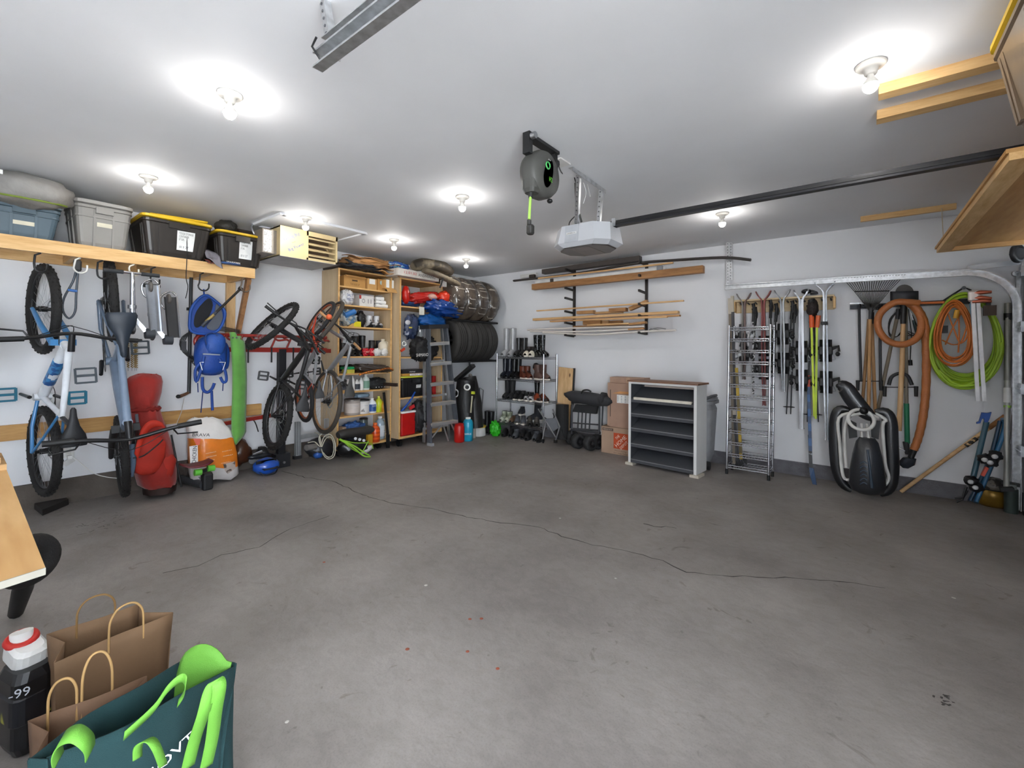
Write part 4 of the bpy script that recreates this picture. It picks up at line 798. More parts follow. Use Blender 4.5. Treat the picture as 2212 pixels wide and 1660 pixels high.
# shelf 2
t = blob('sugar_bag', 'white bag with blue lettering on the second bookcase shelf', 'bag', (A1-.08, YA(748), S[1]+.10), (.07, .10, .11), M('d9d9da', .5, bump=.3, bscale=20), .12, seed=3); words(t, 'lettering', 'SALT\nMELT', (A1-.005, YA(748), S[1]+.10), Y_, Z_, .09, .09, M('34558f'), .006)
t, c = pbox('white_box', 'white printed box in the middle of the second bookcase shelf', 'box', A1-.04, YA(772), YA(803), S[1], .15, .2, M('d8d6d2', .6)); part(t, 'red_corner', B().box(c+V((.101, -.10, .05)), (.003, .03, .05)), M('a83a30')); words(t, 'print', 'O  ll ll', c+V((.102, 0, 0)), Y_, Z_, .15, .06, M('6a6a70'))
t = thing('cup_stack', 'stacked white plastic cups in a clear bag on the second shelf', 'cups', (A1-.08, YA(820), S[1])); part(t, 'bag', B().ball((A1-.1, YA(820), S[1]+.09), (.06, .09, .09), 16, 10, .2, 6), M('b9b9bc', .15, alpha=.5))
for k in range(3): part(t, 'cup', B().cyl((A1-.06, YA(808), S[1]+.03+.05*k), (A1-.05, YA(832-4*k), S[1]+.03+.05*k), .022, .03), WHITE)
# shelf 3
t = blob('rope_bag', 'clear and blue plastic bag slumped at left of the third shelf', 'bag', (A1-.05, YA(749), S[2]+.11), (.07, .12, .11), SPOTS('5f7f9a', 'a7a7a0', 12, .5, .3), .18, seed=5); part(t, 'blue_roll', B().cyl((A1+.0, YA(737), S[2]+.14), (A1+.02, YA(757), S[2]+.2), .035), M('2f6fb2', .4))
t, c = pbox('yellow_block', 'bright yellow wedge on the third bookcase shelf', 'block', A1-.0, YA(757), YA(772), S[2], .07, .12, M('e0d020', .5))
part(t, 'slope', B().prism([(A1, YA(745), S[2]), (A1, YA(757), S[2]), (A1, YA(757), S[2]+.06)], (-.1, 0, 0)), M('d3a860', .6))
blob('speckled_bag', 'black speckled bag standing behind the yellow wedge', 'bag', (A1-.12, YA(781), S[2]+.11), (.08, .07, .125), SPOTS('141416', '6f6a68', 22, .62, .5), .1, seed=6)
def boot(lab, X0, y, z, L_, hgt, col, sole, shaft=.05, grp=None, dirv=X_, name='boot', cuff=None, laces=None, cat='boot', toe=None, lean=0.):
    d = V(dirv).normalized(); s_ = Z_.cross(d); p = V((X0, y, z)); t = thing(name, lab, cat, p, grp); w = L_*.19
    def oval(c, a, b_, n=14): return [c+d*(a*math.cos(2*PI*j/n))+s_*(b_*math.sin(2*PI*j/n)) for j in range(n)]
    so = B(); so.loft([[p+Z_*zz+d*(L_*(.5*math.cos(q)))+s_*(w*(1.0-.18*(math.cos(q)+.2)**2*.6)*math.sin(q)) for q in [2*PI*j/18 for j in range(18)]] for zz in (0, .022)]); part(t, 'sole', so, sole)
    hf = .42*L_*.75
    prof = [(-.48, .62, .32), (-.36, .82, .40), (-.15, .86, .42), (.05, .86, .36), (.22, .92, .27), (.38, .82, .21), (.47, .45, .12)]
    up = B().loft([[p+d*(L_*x)+s_*(w*ww*math.cos(PI*j/8))+Z_*(.02+hh*L_*math.sin(PI*j/8)**.8) for j in range(9)] for x, ww, hh in prof], False, False); 
    up.loft([[p+d*(L_*x)+s_*(w*ww*.98*math.cos(PI*j/8))+Z_*(.02) for j in range(9)] for x, ww, hh in prof], False, False)
    if hgt > .13: up.loft([oval(p-d*(L_*.2)+Z_*(.06), L_*.24, w*.8), oval(p-d*(L_*.19)+Z_*(hgt*.45), L_*.21, w*.82), oval(p-d*(L_*.2)+Z_*(hgt*.75)+s_*lean*.5, L_*.22, w*.95), oval(p-d*(L_*.21)+Z_*hgt+s_*lean, L_*.24, w*1.02)])
    else: up.loft([oval(p-d*(L_*.22)+Z_*(.05), L_*.23, w*.8), oval(p-d*(L_*.24)+Z_*hgt, L_*.2, w*.72)])
    part(t, 'upper', up, col)
    part(t, 'opening', B().loft([oval(p-d*(L_*.21)+Z_*(hgt+.001)+s_*lean, L_*(.2 if hgt > .13 else .16), w*.8), oval(p-d*(L_*.21)+Z_*(hgt+.003)+s_*lean, L_*(.2 if hgt > .13 else .16), w*.8)]), cuff or BLK)
    if laces:
        for k in range(4): a = p+d*(L_*(.02+.07*k))+Z_*(.03+L_*(.36-.035*k)); part(t, 'lace', B().cyl(a-s_*w*.5, a+s_*w*.5, .004, n=6), laces)
    if toe: part(t, 'toe_cap', B().loft([[p+d*(L_*x)+s_*(w*ww*1.03*math.cos(PI*j/8))+Z_*(.02+hh*1.05*L_*math.sin(PI*j/8)**.8) for j in range(9)] for x, ww, hh in prof[4:]], False, False), toe)
    return t
WB = SPOTS('dcdcde', '1c1c1e', 9, .5, .4)
boot('black and white ski boot, left of the pair on the third shelf', A1-.09, YA(801), S[2], .2, .17, WB, BLK)
boot('black and white ski boot, right of the pair on the third shelf', A1-.09, YA(817), S[2], .2, .17, WB, BLK)
# shelf 4
for k, (x, h) in enumerate(((743, .27), (757, .25), (771, .27), (786, .28))):
    boot('tall black laced boot, %s on the fourth bookcase shelf' % ('leftmost', 'second from left', 'third from left', 'beside the red packets')[k], A1-.13, YA(x, A1-.13), S[3], .24, h, SPOTS('151516', '3a3432', 14, .6, .45), BLK, laces=M('8a8078', .5))
for k, x in enumerate((803, 818)): can('black travel mug, %s one behind the red packets' % ('left', 'right')[k], x, S[3], .085, .22, M('2a2a2c', .3), BLK, None, A1-.2, False, 'mug', 'travel_mug')
for k, x in enumerate((790, 803)): t = blob('red_packet', 'shiny red foil packet, %s of two on the fourth shelf' % ('left', 'right')[k], 'packet', (A1-.03, YA(x, A1-.03), S[3]+.055), (.04, .06, .055), M('c01f2c', .25, 0, .1, 10, .4, 20), .15, seed=k); words(t, 'lettering', 'HOT', (A1+.02, YA(x, A1-.03), S[3]+.06), Y_, Z_, .06, .025, M('eac4b8'), .004)
bottle('cream plastic gallon jug on the fourth bookcase shelf', 827, S[3], .13, .24, M('ddd3bd', .4), M('ddd3bd', .4), None, A1-.07, True, 'jug', 'gallon_jug')
for k, x in enumerate((815, 830)): t = blob('white_packet', 'white printed packet, %s of two before the cream jug' % ('left', 'right')[k], 'packet', (A1-.0, YA(x, A1), S[3]+.055), (.03, .065, .055), M('d6d4cf', .5), .12, seed=k+5)
# shelf 5
t, c = pbox('snap_tub', 'yellow tub with green lid on the fifth bookcase shelf', 'tub', A1-.02, YA(745), YA(761), S[4], .05, .13, M('cdc552', .4)); part(t, 'lid', B().rbox(c+V((0, 0, .043)), (.15, .15, .035), .015), M('1f9a5a', .4))
t = blob('seed_bag', 'glossy brown bag with orange edge sagging off the fifth shelf', 'bag', (A1-.04, YA(806, A1), S[4]+.055), (.17, .32, .06), M('3a3029', .3, 0, .12, 12, .35, 22), .1, Rx(-4), seed=8, pw=.8)
part(t, 'orange_hem', B().tube(smooth([PX(x, y, A1+.12) for x, y in ((776, 810), (800, 803), (825, 799), (840, 796), (849, 800))], 4), .014, 7), SPOTS('c9772a', '6a3a1a', 40, .5, .3))
blob('black_sack', 'black plastic sack lying at the back of the fifth shelf', 'bag', (A1-.2, YA(765), S[4]+.06), (.12, .2, .05), M('131315', .3, bump=.4, bscale=15), .12, seed=9)
# shelf 6
can('dark glass jar with woven lid on the sixth shelf', 739, S[5]+.02, .12, .13, SPOTS('2c2f36', '5a5d66', 30, .5, .3), BLK, None, A1-.08, False, 'jar', 'jar'); pbox('wood_block', 'small pale wood block under the dark jar', 'block', A1-.01, YA(735), YA(746), S[5], .022, .1, EDGE)
for k, (x, w, h, c_, l_) in enumerate(((752, .075, .16, 'd9d6cf', 'c9c4bb'), (762, .065, .20, 'e4e3e0', None), (772, .08, .15, 'dedddb', '33383f'), (781, .06, .17, 'e8e7e3', None), (791, .10, .21, 'd3dcd6', '6f9480'))):
    bottle('white bottle on the sixth shelf, %s' % ('short with beige label', 'slim and tall', 'with dark label', 'slim, beside the green-labelled one', 'largest, with green label')[k], x, S[5], w, h, M(c_, .4), M('e6e4de', .4), M(l_, .5) if l_ else None, A1-.07)
t = blob('camera_bag', 'black padded pouch at right of the sixth shelf', 'bag', (A1-.1, YA(815), S[5]+.08), (.09, .15, .085), M('202022', .7, bump=.3, bscale=25), .08, seed=2, pw=.8)
for k in range(4): part(t, 'buckle', B().ball((A1-.0, YA(806+6*k), S[5]+.03), .008, 8, 6), M('c9c9cb', .3, .6))
t = thing('ratchet_bar', 'dark brown bar jutting out to the right from the sixth shelf', 'bar', (A1, YA(830), S[5]+.08)); part(t, 'bar', B().beam(PX(828, 830, A1-.05), PX(857, 832, A1+.25), .04, .045), M('33261f', .6))
# shelf 7
can('large paint can with dented silver lid on the seventh shelf', 762, S[6], .20, .21, M('a99f98', .4, .3), M('77736f', .4, .5), M('c9beb6', .6)); can('white paint can with picture label on the seventh shelf', 785, S[6], .17, .19, M('d2cfcc', .4), M('2c2c2e', .4), SPOTS('d8d5d2', '5d5552', 12, .62, .5))
t = bottle('blue and white bottle on the seventh shelf', 805, S[6], .11, .2, M('dfe3e6', .4), WHITE, M('24508f', .4), A1-.05); words(t, 'lettering', 'OXY', (A1+.006, YA(805, A1-.05), S[6]+.1), Y_, Z_, .07, .03, M('dfe6ee'), .003)
bottle('yellow-green spray bottle at right of the seventh shelf', 819, S[6], .09, .22, M('c5cf2a', .35), M('d6dc6a', .4), None, A1-.05); bottle('small amber bottle at the right end of the seventh shelf', 829, S[6], .075, .15, M('d3901f', .3), M('d8b23a', .4), None, A1-.02)
blob('blue_tub', 'pale blue box lying on the paint cans', 'box', (A1-.15, YA(787), S[6]+.24), (.08, .11, .03), M('8298aa', .5), .04, seed=1, pw=.5)
# bottom shelf
z8 = .13; blob('blue_sack', 'crumpled blue plastic sack low in the plywood bookcase', 'bag', (A1-.12, YA(768), z8+.20), (.1, .17, .10), M('38619f', .3, 0, .12, 8, .4, 16), .2, seed=12); pbox('brown_carton', 'small tan carton at the lower left of the bookcase', 'box', A1, YA(734), YA(742), z8+.13, .13, .1, M('b0937a', .8))
pbox('crate', 'dark crate under the blue sack', 'crate', A1-.03, YA(742), YA(792), z8, .12, .3, M('2a2a2a', .6)); can('glass jar with black lid low in the bookcase', 787, z8+.12, .11, .2, M('56605f', .2), BLK, None, A1-.15, False, 'jar', 'jar')
bottle('bright orange ribbed bottle at the bottom of the bookcase', 812, z8, .13, .26, STRIPES('e25c1c', 'c23f10', 'Z', 6, .3), M('d8662a', .4), None, A1+.0, False); bottle('clear water jug with white handle behind the orange bottle', 822, z8, .14, .32, M('9fb0bd', .2), M('e1e4e6', .3), M('cfd6dc', .4), A1-.14, True, 'jug', 'water_jug')
t = thing('hockey_stick', 'black hockey stick leaning on the front of the plywood bookcase', 'hockey stick', PZ(838, 968, 0)); part(t, 'shaft', B().beam(PX(829, 848, A1+.05), PX(838, 945, A1+.12), .03, .022), BLK); part(t, 'blade', B().beam(PX(838, 940, A1+.12), PZ(838, 967, .012), .05, .02), BLK)
t = thing('shoe_horn', 'small curved chrome hook beside the orange bottle', 'hook', (A1-.02, YA(828), z8)); part(t, 'hook', B().tube(smooth([(A1-.02, YA(826), z8+.12), (A1-.0, YA(830), z8+.09), (A1, YA(831), z8+.02)], 3), .006, 6), CHROME)
# on top of bookcase 1
zt = 2.44; t = blob('paper_sacks', 'folded heap of brown paper leaf sacks on top of the bookcase', 'sacks', (A1-.06, YA(792, A1), zt+.12), (.22, .36, .08), M('a87c4f', .8, 0, .12, 6, .5, 9), .14, Rx(3), seed=14, pw=.75)
for k, (ya_, yb_, za, zb_) in enumerate(((740, 815, .19, .20), (760, 840, .15, .17), (790, 845, .10, .10), (795, 838, .06, .03))):
    part(t, 'folded_sack', B().sheet(lambda u, v: V((A1-.12+.3*v, YA(ya_)*(1-u)+YA(yb_)*u, zt+za*(1-u)+zb_*u-.05*v+.014*math.sin(11*u+3*v+k))), 14, 5, .008), M('b2844f' if k % 2 else '9a6f45', .75, 0, .1, 8))
t = blob('black_tarp', 'black tarpaulin folded under the brown paper sacks', 'tarp', (A1-.02, YA(775, A1), zt+.04), (.22, .32, .045), M('1d1f24', .45, bump=.5, bscale=10), .16, seed=15); part(t, 'fold', B().sheet(lambda u, v: V((A1+.1*v, YA(735)*(1-u)+YA(812)*u, zt+.12*(1-u)+.02*u-.05*v+.01*math.sin(15*u))), 12, 4, .01), M('25282f', .4))
t = thing('tripod_legs', 'dark brown padded strap sticking out over the bookcase left edge', 'strap', (A1-.2, 3.0, zt)); part(t, 'strap', B().tube(smooth([PX(697, 579, A1-.1), PX(715, 577, A1-.05), PX(735, 572, A1)], 4), .028, 8), M('2e241e', .6))
# ---- bookcase 2 contents
S = zs2; zt2 = 2.42
def YB2(x, X0=A2-.06): return PX(x, 750, X0).y
X9 = A2+.14; ya, yb = PX(859, 590, X9).y, PX(948, 610, X9).y
t = thing('shallow_carton', 'long white flat carton with red and black marker on the right bookcase', 'box', (X9-.2, (ya+yb)/2, zt2)); part(t, 'body', B().bb((X9-.52, ya, zt2+.001), (X9, yb, zt2+.10)), M('cbc5bd', .8)); part(t, 'taped_end', B().bb((X9-.3, ya-.004, zt2+.01), (X9-.03, ya, zt2+.09)), M('b9b3ab', .8))
words(t, 'red_marker', '12.01.02', (X9, ya+.22, zt2+.055), Y_, Z_, .22, .035, M('b9303a')); words(t, 'black_marker', 'ANSWERING', (X9, ya+.52, zt2+.05), Y_, Z_, .32, .042, BLK)
blob('bubble_bag', 'shiny blue and white plastic bag on top of the white carton', 'bag', (X9-.25, PX(862, 575, X9-.2).y, zt2+.17), (.12, .2, .07), SPOTS('2f57a0', 'a9c3da', 14, .55, .2, '3f8fb0'), .14, seed=2)
CAMO = SPOTS('3b342b', '5a5040', 8, .5, .6, '7a6f5c')
t = thing('camo_duffels', 'rolled dark camouflage bags piled near the ceiling over the carton', 'bag', (X9-.2, 4.5, zt2+.1)); part(t, 'upper_roll', B().tube(smooth([PX(893, 576, X9-.1), PX(920, 570, X9-.1), PX(950, 575, X9-.08), PX(975, 590, X9-.05)], 4), [.07, .1, .11, .11, .11, .11, .11, .11, .11, .11, .10, .09, .07], 14, False, .8), CAMO)
part(t, 'lower_roll', B().tube(smooth([PX(915, 584, X9+.08), PX(950, 596, X9+.1), PX(990, 615, X9+.08)], 4), [.05]+[.06]*7+[.05], 12, False, .7), M('6a5f4e', .7, 0, .15, 12, .4, 25)); part(t, 'strap', B().tube(smooth([PX(958, 598, X9+.14), PX(953, 615, X9+.12), PX(950, 622, X9+.1)], 3), .012, 6), BLK)
pbox('tube_post', 'white plastic post end beside the flat carton', 'post', X9, PX(956, 600, X9).y, PX(965, 600, X9).y, zt2-.06, .1, .05, M('cfcdc8', .5))
RP = M('b01c12', .3, 0, .1, 6, .4, 14); BP = M('163f86', .25, 0, .12, 7, .45, 14)
t = blob('red_sleeping_bag', 'glossy red stuffed bag on the upper shelf of the right bookcase', 'bag', (A2-.05, YB2(915), S[0]+.16), (.14, .38, .09), RP, .12, Rx(8), seed=4, pw=.85); part(t, 'end_lump', B().ball((A2+.06, YB2(948), S[0]+.19), (.1, .12, .1), 16, 12, .15, 6, seed=6), M('c4341c', .25, 0, .1, 6, .3, 20)); part(t, 'clear_window', B().ball((A2+.08, YB2(920), S[0]+.17), (.04, .09, .045), 12, 8, .15, 6), M('c79a8c', .2, 0, .1, 20)); part(t, 'left_fold', B().ball((A2-.02, YB2(872), S[0]+.16), (.06, .06, .13), 12, 10, .1, 5), RP)
t = blob('blue_tent_bag', 'big crumpled blue plastic bag bulging from the right bookcase', 'bag', (A2+.08, YB2(944), S[0]+.01), (.2, .36, .13), BP, .15, Rx(-4), seed=5, pw=.85); part(t, 'paper_tag', B().box(PX(911, 672, A2+.3), (.004, .09, .11)), M('d3d0c4', .7))
blob('blue_folded_tarp', 'flat folded blue tarp on the shelf under the red bag', 'tarp', (A2-.12, YB2(885), S[0]+.05), (.13, .18, .045), M('24406f', .5, bump=.4, bscale=10), .1, seed=8, pw=.7)
t = blob('dark_blue_pack', 'clear-fronted dark blue packet hanging on the bookcase middle shelf', 'packet', (A2+.0, YB2(882), S[1]+.44), (.04, .13, .19), SPOTS('3a4560', '1f2b45', 9, .5, .25), .1, Rx(-8), seed=9, pw=.7); part(t, 'silver_spot', B().ball(PX(881, 697, A2+.05), (.01, .05, .035), 10, 8), M('c8c8cc', .3)); part(t, 'yellow_tab', B().box(PX(887, 708, A2+.05), (.01, .05, .02)), M('c9b648')); part(t, 'barcode', B().box(PX(879, 720, A2+.05), (.01, .07, .05)), SPOTS('2d3c60', 'c0c8d6', 60, .5))
blob('blue_stuff_sack', 'rounded bright blue sack below the crumpled bag', 'sack', (A2-.02, YB2(928), S[0]-.19), (.14, .28, .11), M('17589f', .4, bump=.4, bscale=10), .12, seed=10); can('clear plastic bin with grey rim on the bookcase middle shelf', 909, S[1]+.02, .24, .44, M('8c9094', .15, .2), M('9aa4ac', .3), None, A2-.08, False, 'bin', 'plastic_bin')
t = blob('black_gear_bag', 'black gear bag with white lettering spilling off the middle shelf', 'bag', (A2+.08, YB2(901), S[1]+.12), (.14, .23, .19), M('18181a', .6, bump=.4, bscale=9), .12, Rx(5), seed=11, pw=.8)
words(t, 'lettering', 'SHIMANO', PX(912, 767, A2+.27), (0, 1, .05), Z_, .22, .045, M('d8d6d2'), .003); part(t, 'red_tab', B().box(PX(870, 756, A2+.2), (.02, .07, .03), Rx(30)), M('c63a1e')); part(t, 'white_buckle', B().torus(PX(873, 743, A2+.2), X_, .03, .008, 14, 6), WHITE)
t, c = pbox('board_game', 'black flat box lying on the yellow-rimmed tote', 'box', A2-.0, YB2(864), YB2(921), S[2]+.345, .05, .3, M('1d1c1e', .5)); words(t, 'lettering', 'mirai', c+V((.152, -.07, 0)), Y_, Z_, .1, .02, WHITE)
t, c = pbox('puzzle_box', 'thin orange and white box on the yellow-rimmed tote lid', 'box', A2+.01, YB2(863), YB2(922), S[2]+.31, .035, .3, M('bd8c3c', .5)); part(t, 'white_panel', B().box(c+V((.152, 0, 0)), (.003, .24, .028)), WHITE); words(t, 'lettering', 'FAMILY 100', c+V((.155, 0, 0)), Y_, Z_, .2, .018, M('8a3b2a'))
tote('storage_tote', 'black tote with acid yellow lid in the right plywood bookcase', A2-.2, (YB2(862)+YB2(921))/2, S[2], .4, YB2(921)-YB2(862)-.02, .31, M('161618', .4), M('c9cc3a', .4), .03, (.05, .28, .45, .62))
z9 = .165
t = thing('cooler', 'red picnic cooler with white lid at the bottom of the right bookcase', 'cooler', (A2-.1, YB2(877), z9)); yA_, yB_ = YB2(863), YB2(893); part(t, 'body', B().rbox((A2-.13, (yA_+yB_)/2, z9+.16), (.27, yB_-yA_, .32), .02), M('b5120f', .4)); part(t, 'lid', B().rbox((A2-.13, (yA_+yB_)/2, z9+.335), (.29, yB_-yA_+.012, .03), .02), WHITE)
t = thing('toboggan', 'blue plastic sled standing tilted above the red cooler', 'sled', (A2-.1, YB2(875), z9+.35)); part(t, 'hull', B().sheet(lambda u, v: V((A2-.02-.1*v+.03*math.sin(PI*u), YB2(862)+.02+(.24*u), z9+.37+.25*u-.1*v+.02*math.sin(PI*v))), 8, 5, .02), M('1f4fa8', .35)); part(t, 'red_patch', B().box((A2+.0, YB2(885), z9+.40), (.02, .09, .05), Rx(20)), M('c0262a', .4))
blob('black_rucksack', 'grey and black rucksack standing beside the red cooler', 'backpack', (A2-.05, YB2(905), z9+.24), (.12, .14, .25), SPOTS('151517', '3c3c40', 5, .58, .6), .1, seed=13, pw=.8)
pbox('red_tube', 'red fire extinguisher-like canister behind the ladder', 'canister', A2-.1, YB2(938), YB2(946), S[2]-.05, .33, .08, M('a8161a', .4))
# ================================================================ lumber rack on the back wall
t = thing('lumber_rack', 'two black steel uprights with arms holding lengths of timber on the back wall', 'rack', W(1320, 720, 0))
US = M('2c2826', .5, .4)
for ux, yt_, yb_, lv in ((1241, 585, 727, (628, 649, 677, 701, 727)), (1397, 570, 724, (602, 634, 662, 686, 722))):
    a, b_ = W(ux, yt_, .021), W(ux, yb_, .021); b_.x = a.x
    part(t, 'upright', B().beam(a, b_, .03, .035, X_), US)
    for y in lv:
        p = W(ux, y, .03); p.x = a.x; part(t, 'arm', B().beam(p, p+V((0, -.27, .012)), .022, .03), US)
    part(t, 'arm', B().beam(W(ux, yt_+4, .03), W(ux, yt_+4, .03)+V((0, -.27, .012)), .022, .03), US)
RKX = lambda x: x
G1 = 'lengths of timber on the lumber rack'
def board(name, lab, cat, p0, p1, w, h, mat, off=.18, off2=None):
    a = W(*p0, off); b_ = W(*p1, off if off2 is None else off2); single(name, lab, cat, B().beam(a, b_, w, h), mat)
BRN = WOOD('a87848', '82582f', 'X', 3, knots=2); LT = WOOD('d8b07c', 'b98c58', 'X', 3); MID = WOOD('c0905c', '9a6d3f', 'X', 3)
board('square_timber', 'thick brown square beam, largest timber on the lumber rack', 'beam', (1152, 621), (1520, 582), .09, .09, BRN, .2)
board('white_board', 'long white trim board lying right above the brown beam', 'board', (1159, 610), (1436, 581), .06, .045, M('dcdcda', .5), .14)
board('siding_bundle', 'dark brown bundle of siding strips, topmost on the lumber rack', 'siding', (1174, 588), (1384, 559), .10, .07, M('423b37', .6), .12)
board('siding_strip', 'thin dark strip lying on the siding bundle', 'siding', (1188, 582), (1352, 560), .06, .02, M('35302d', .6), .08)
single('edge_trim', 'long bowed dark plastic trim reaching far right past the track hanger', 'trim', B().tube(smooth([W(x, y, .22) for x, y in ((1110, 607), (1240, 592), (1370, 570), (1450, 563), (1560, 557), (1622, 562))], 4), .032, 6, False, .55), M('37322f', .5))
board('tan_stick', 'long slim tan stick under the dark siding strips', 'stick', (1163, 602), (1454, 568), .03, .02, LT, .25)
single('downspout', 'short white and dark profile end poking out at the upper left', 'profile', B().beam(W(1126, 598, .1), W(1160, 593, .1), .06, .05), M('d3d2cf', .5)); single('profile_end', 'small dark hollow end beside the white profile', 'profile', B().rbox(W(1150, 597, .15), (.11, .05, .05), .01), M('2a1f1a', .5))
single('clamp_block', 'small dark cap on the white trim board above the beam left end', 'cap', B().rbox(W(1193, 606, .16), (.06, .05, .05), .01), M('2a2019', .5)); single('pipe_end', 'grey hollow block on the right end of the white trim board', 'cap', B().rbox(W(1426, 580, .16), (.08, .06, .055), .01), M('8a8d92', .5))
board('long_dowel', 'thin pale batten crossing the rack, uppermost of the lower group', 'batten', (1160, 672), (1477, 650), .04, .018, LT, .24)
board('pine_board', 'pale yellow pine board reaching farthest right in the lower group', 'board', (1154, 691), (1466, 675), .09, .035, LT, .2)
board('pine_board', 'rough pine board with broken left end under the pale one', 'board', (1190, 695), (1469, 682), .07, .022, MID, .25)
board('pine_board', 'thin board with dark tip below the rough pine board', 'board', (1240, 693), (1442, 685), .04, .018, LT, .27)
board('offcut', 'reddish wood offcut, left one standing on the pine boards', 'offcut', (1248, 676), (1284, 674), .08, .045, MID, .14); board('offcut', 'longer pale offcut in the middle of the pine boards', 'offcut', (1284, 677), (1345, 674), .07, .03, LT, .08)
board('offcut', 'brown block offcut in the middle of the rack', 'offcut', (1318, 671), (1354, 669), .09, .05, BRN, .2); board('offcut', 'tilted reddish offcut propped by the right upright', 'offcut', (1361, 668), (1399, 652), .08, .05, MID, .16)
board('offcut', 'low reddish offcut under the pine boards, left', 'offcut', (1262, 698), (1300, 697), .09, .06, MID, .12); board('offcut', 'low pale offcut under the pine boards, centre', 'offcut', (1288, 697), (1316, 696), .06, .045, LT, .08); board('offcut', 'low brown offcut under the pine boards, right', 'offcut', (1318, 698), (1344, 697), .08, .055, BRN, .12)
board('short_board', 'short slim yellow board above the white trims', 'board', (1270, 703), (1360, 699), .06, .02, LT, .22); board('short_board', 'short reddish board beside the right upright', 'board', (1360, 701), (1396, 697), .08, .03, MID, .2); board('short_board', 'brown strip under the short reddish board', 'board', (1358, 712), (1392, 710), .05, .02, MID, .22); board('short_board', 'long dark-backed board just above the white trims', 'board', (1240, 706), (1385, 700), .06, .02, MID, .12)
TRW = M('d6cfc8', .5, var=.02)
for k, (pix, lab) in enumerate(((((1140, 713), (1240, 709), (1392, 706)), 'straight white trim, upper of the lowest group'), (((1146, 716), (1230, 717), (1300, 715), (1359, 712)), 'bevelled greyish trim with pointed left end'), (((1173, 719), (1235, 722), (1290, 723), (1380, 717), (1460, 714)), 'sagging thin white trim, lowest on the rack'))):
    single('white_trim', lab, 'trim', B().tube(smooth([W(x, y, .2+.02*k) for x, y in pix], 4), .024, 6, False, .6), TRW)
single('wire_bundle', 'small bundle of grey wires at the right end of the lowest trims', 'wires', B().tube(smooth([W(1402, 713, .2), (W(1420, 709, .2)), W(1438, 711, .2)], 3), .008, 6).tube([W(1405, 710, .18), W(1432, 714, .18)], .005, 5), M('8d8d8f', .5))
single('arm_pad', 'black bracket tip sticking out below the white trims', 'bracket', B().beam(W(1219, 721, .22), W(1243, 726, .1), .03, .02), BLK)
# ================================================================ step ladder before the bookcases
t = thing('step_ladder', 'grey and aluminium folding step ladder standing before the bookcases', 'ladder', (-4.9, 4.6, 0)); LX = -4.9
fl_, fr_ = PZ(928, 960, .02), PZ(989, 950, .02); tl_, tr_ = PX(925, 707, LX+.0), PX(962, 705, LX)
LG = M('5b6068', .45, .3); TRD = M('c9c1b4', .5, .3)
part(t, 'side_rail', B().beam(fl_, tl_, .035, .075, (1, 0, 0)), LG); part(t, 'side_rail', B().beam(fr_, tr_, .035, .075, (1, 0, 0)), LG)
for k in range(1, 6):
    f = (.02+.175*k-.03)/1.0; a = fl_.lerp(tl_, k*.172); b_ = fr_.lerp(tr_, k*.172); s_ = part(t, 'step', B().beam(a, b_, .09, .028, (0, 0, 1)), TRD)
    part(s_, 'step_lip', B().beam(a+V((.045, 0, -.012)), b_+V((.045, 0, -.012)), .008, .045, (0, 0, 1)), ALU)
part(t, 'top_cap', B().beam(tl_+V((-.05, -.03, .0)), tr_+V((-.05, .03, .0)), .2, .06), M('232325', .5)); bk = V((-.16, 0, 0))
part(t, 'rear_leg', B().beam(fl_+bk+Y_*.03, tl_+bk*.5, .025, .04, (1, 0, 0)), ALU); part(t, 'rear_leg', B().beam(fr_+bk-Y_*.03, tr_+bk*.5, .025, .04, (1, 0, 0)), ALU)
for k in (.12, .4, .7): part(t, 'rear_brace', B().beam((fl_+bk).lerp(tl_+bk*.5, k), (fr_+bk).lerp(tr_+bk*.5, k), .012, .03), ALU)
s1 = fl_.lerp(tl_, .172); s2 = fr_.lerp(tr_, .172); mid = (s1+s2)/2
part(t, 'foot_brace', B().beam(mid-Z_*.02, fl_+Z_*.05, .008, .02), ALU); part(t, 'foot_brace', B().beam(mid-Z_*.02, fr_.lerp(fl_, .35)+Z_*.0, .008, .02), ALU); part(t, 'foot_brace', B().beam(s2-Y_*.12, fr_+Z_*.02, .008, .025), ALU)
for p in (fl_, fr_): part(t, 'rubber_foot', B().box(p+V((.02, 0, .0)), (.10, .05, .04)), M('9a9da0', .6))
